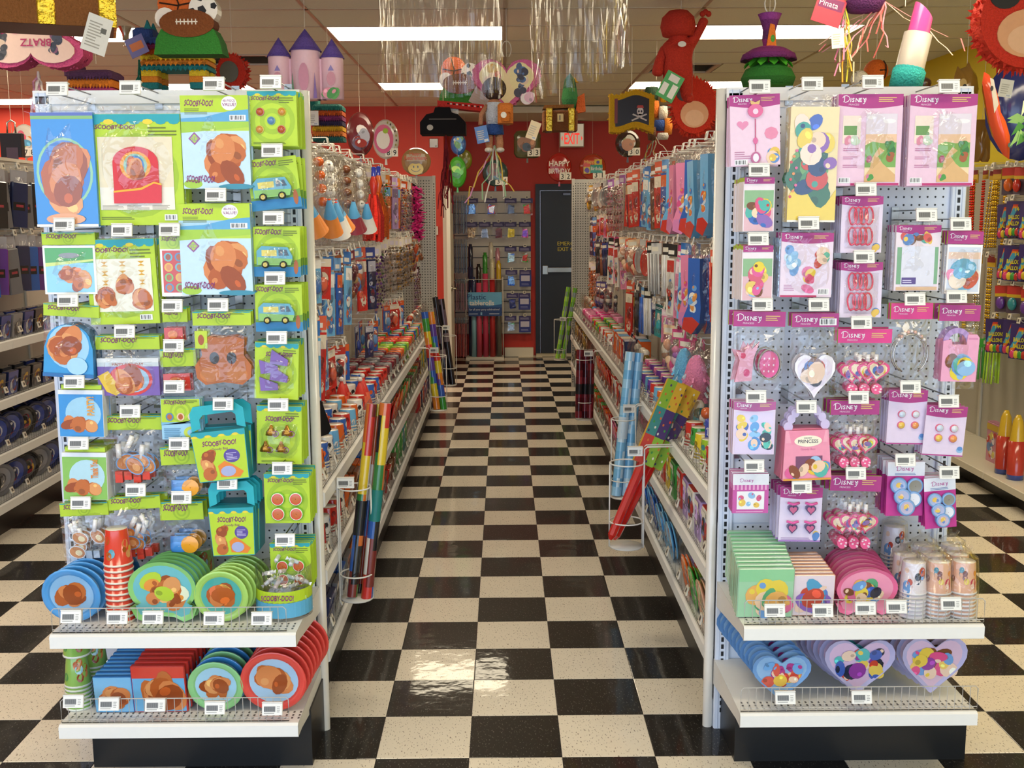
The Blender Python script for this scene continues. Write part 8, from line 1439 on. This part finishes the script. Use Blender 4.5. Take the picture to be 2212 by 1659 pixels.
pegs(1, -2.76, 'dark gondola', [(0, [('cover', ['navy', 'grey', 'black', 'grey']), ('cover', ['navy', 'blue', 'purple', 'grey'])])], 2.3, 4.0, .13, 601, 1.24)
for lv, z, kind, cs, stp in [('top', 1.085, 'napkin', ['navy', 'grey', 'navy', 'black'], .15), ('upper middle', .765, 'napkin', ['black', 'navy', 'black'], .16), ('lower middle', .47, 'plate', ['navy', 'navy', 'black'], .17), ('base', .195, 'plate', ['grey', 'navy', 'black'], .17)]:
    k = 0; y = 2.2; big = 1.15 if kind == 'plate' else 1
    while y < 4.0:
        for d_ in (0, 1): stand(kind, cs[k % len(cs)], cs[k % len(cs)]+' '+SK[kind][1]+', '+lv+' dark tableware shelf, '+['front', 'rear'][d_]+', '+nth(k)+' along', -2.36-(.085 if kind == 'plate' else .03)-.11*d_, y, z, PI/2-.45*(kind == 'plate')).scale = (big, big, big)
        y += stp; k += 1
pegs(-1, 3.90, 'yellow wall', [(0, [('redcard', ['red', 'orange', 'green']), ('straw', ['green', 'black', 'orange']), ('balloons', ['purple']), ('balloons', ['purple']), ('redcard', ['teal', 'yellow'])]), (3.35, [('redcard', ['red', 'orange']), ('balloons', ['purple']), ('balloons', ['purple']), ('redcard', ['purple', 'teal']), ('balloons', ['purple'])]), (3.75, [('beads', ['gold', 'red', 'gold']), ('beads', ['gold', 'silver']), ('straw', ['lime', 'green'])])], 2.55, 4.6, .165, 602, .5)
p = PX(2135, 1010, 3.6); t = thing('tissue_box', 'pink patterned box standing on the base deck by the bead strands', 'box', (3.62, 3.62, .146), (0, 0, -PI/2)); b = MB().cbox(-.09, .09, 0, .05, 0, .26, '#c98aa0'); blobs(b, -.08, .02, .08, .2, -.0006, ['#d8c06a', '#6a8ac0', '#c84a4a', '#e8d8e0'], 16, 9, .16); b.rect(-.085, .21, .085, .25, -.003, '#c9a83a'); b.build('carton', 'card', t); MB().box(-.088, .088, .002, .048, .26, .263, '#b87a90').build('lid_flap', 'card', t)
for k in range(2): t = thing('helium_canister', ['red tube with yellow cap on the base deck beside the pink box', 'second red tube on the base deck toward the shop front'][k], 'tube', (3.56, 3.32-.16*k, .146)); MB().lathe([(.001, 0), (.05, 0), (.05, .03), (.05, .24), (.001, .24)], ['#2f4a9a', '#2f4a9a', '#c03a2c', '#c03a2c'], 16).build('body', 'gloss', t); MB().lathe([(.045, .24), (.03, .36), (.012, .40), (.001, .40)], '#d8b02c', 14).build('cap', 'gloss', t)
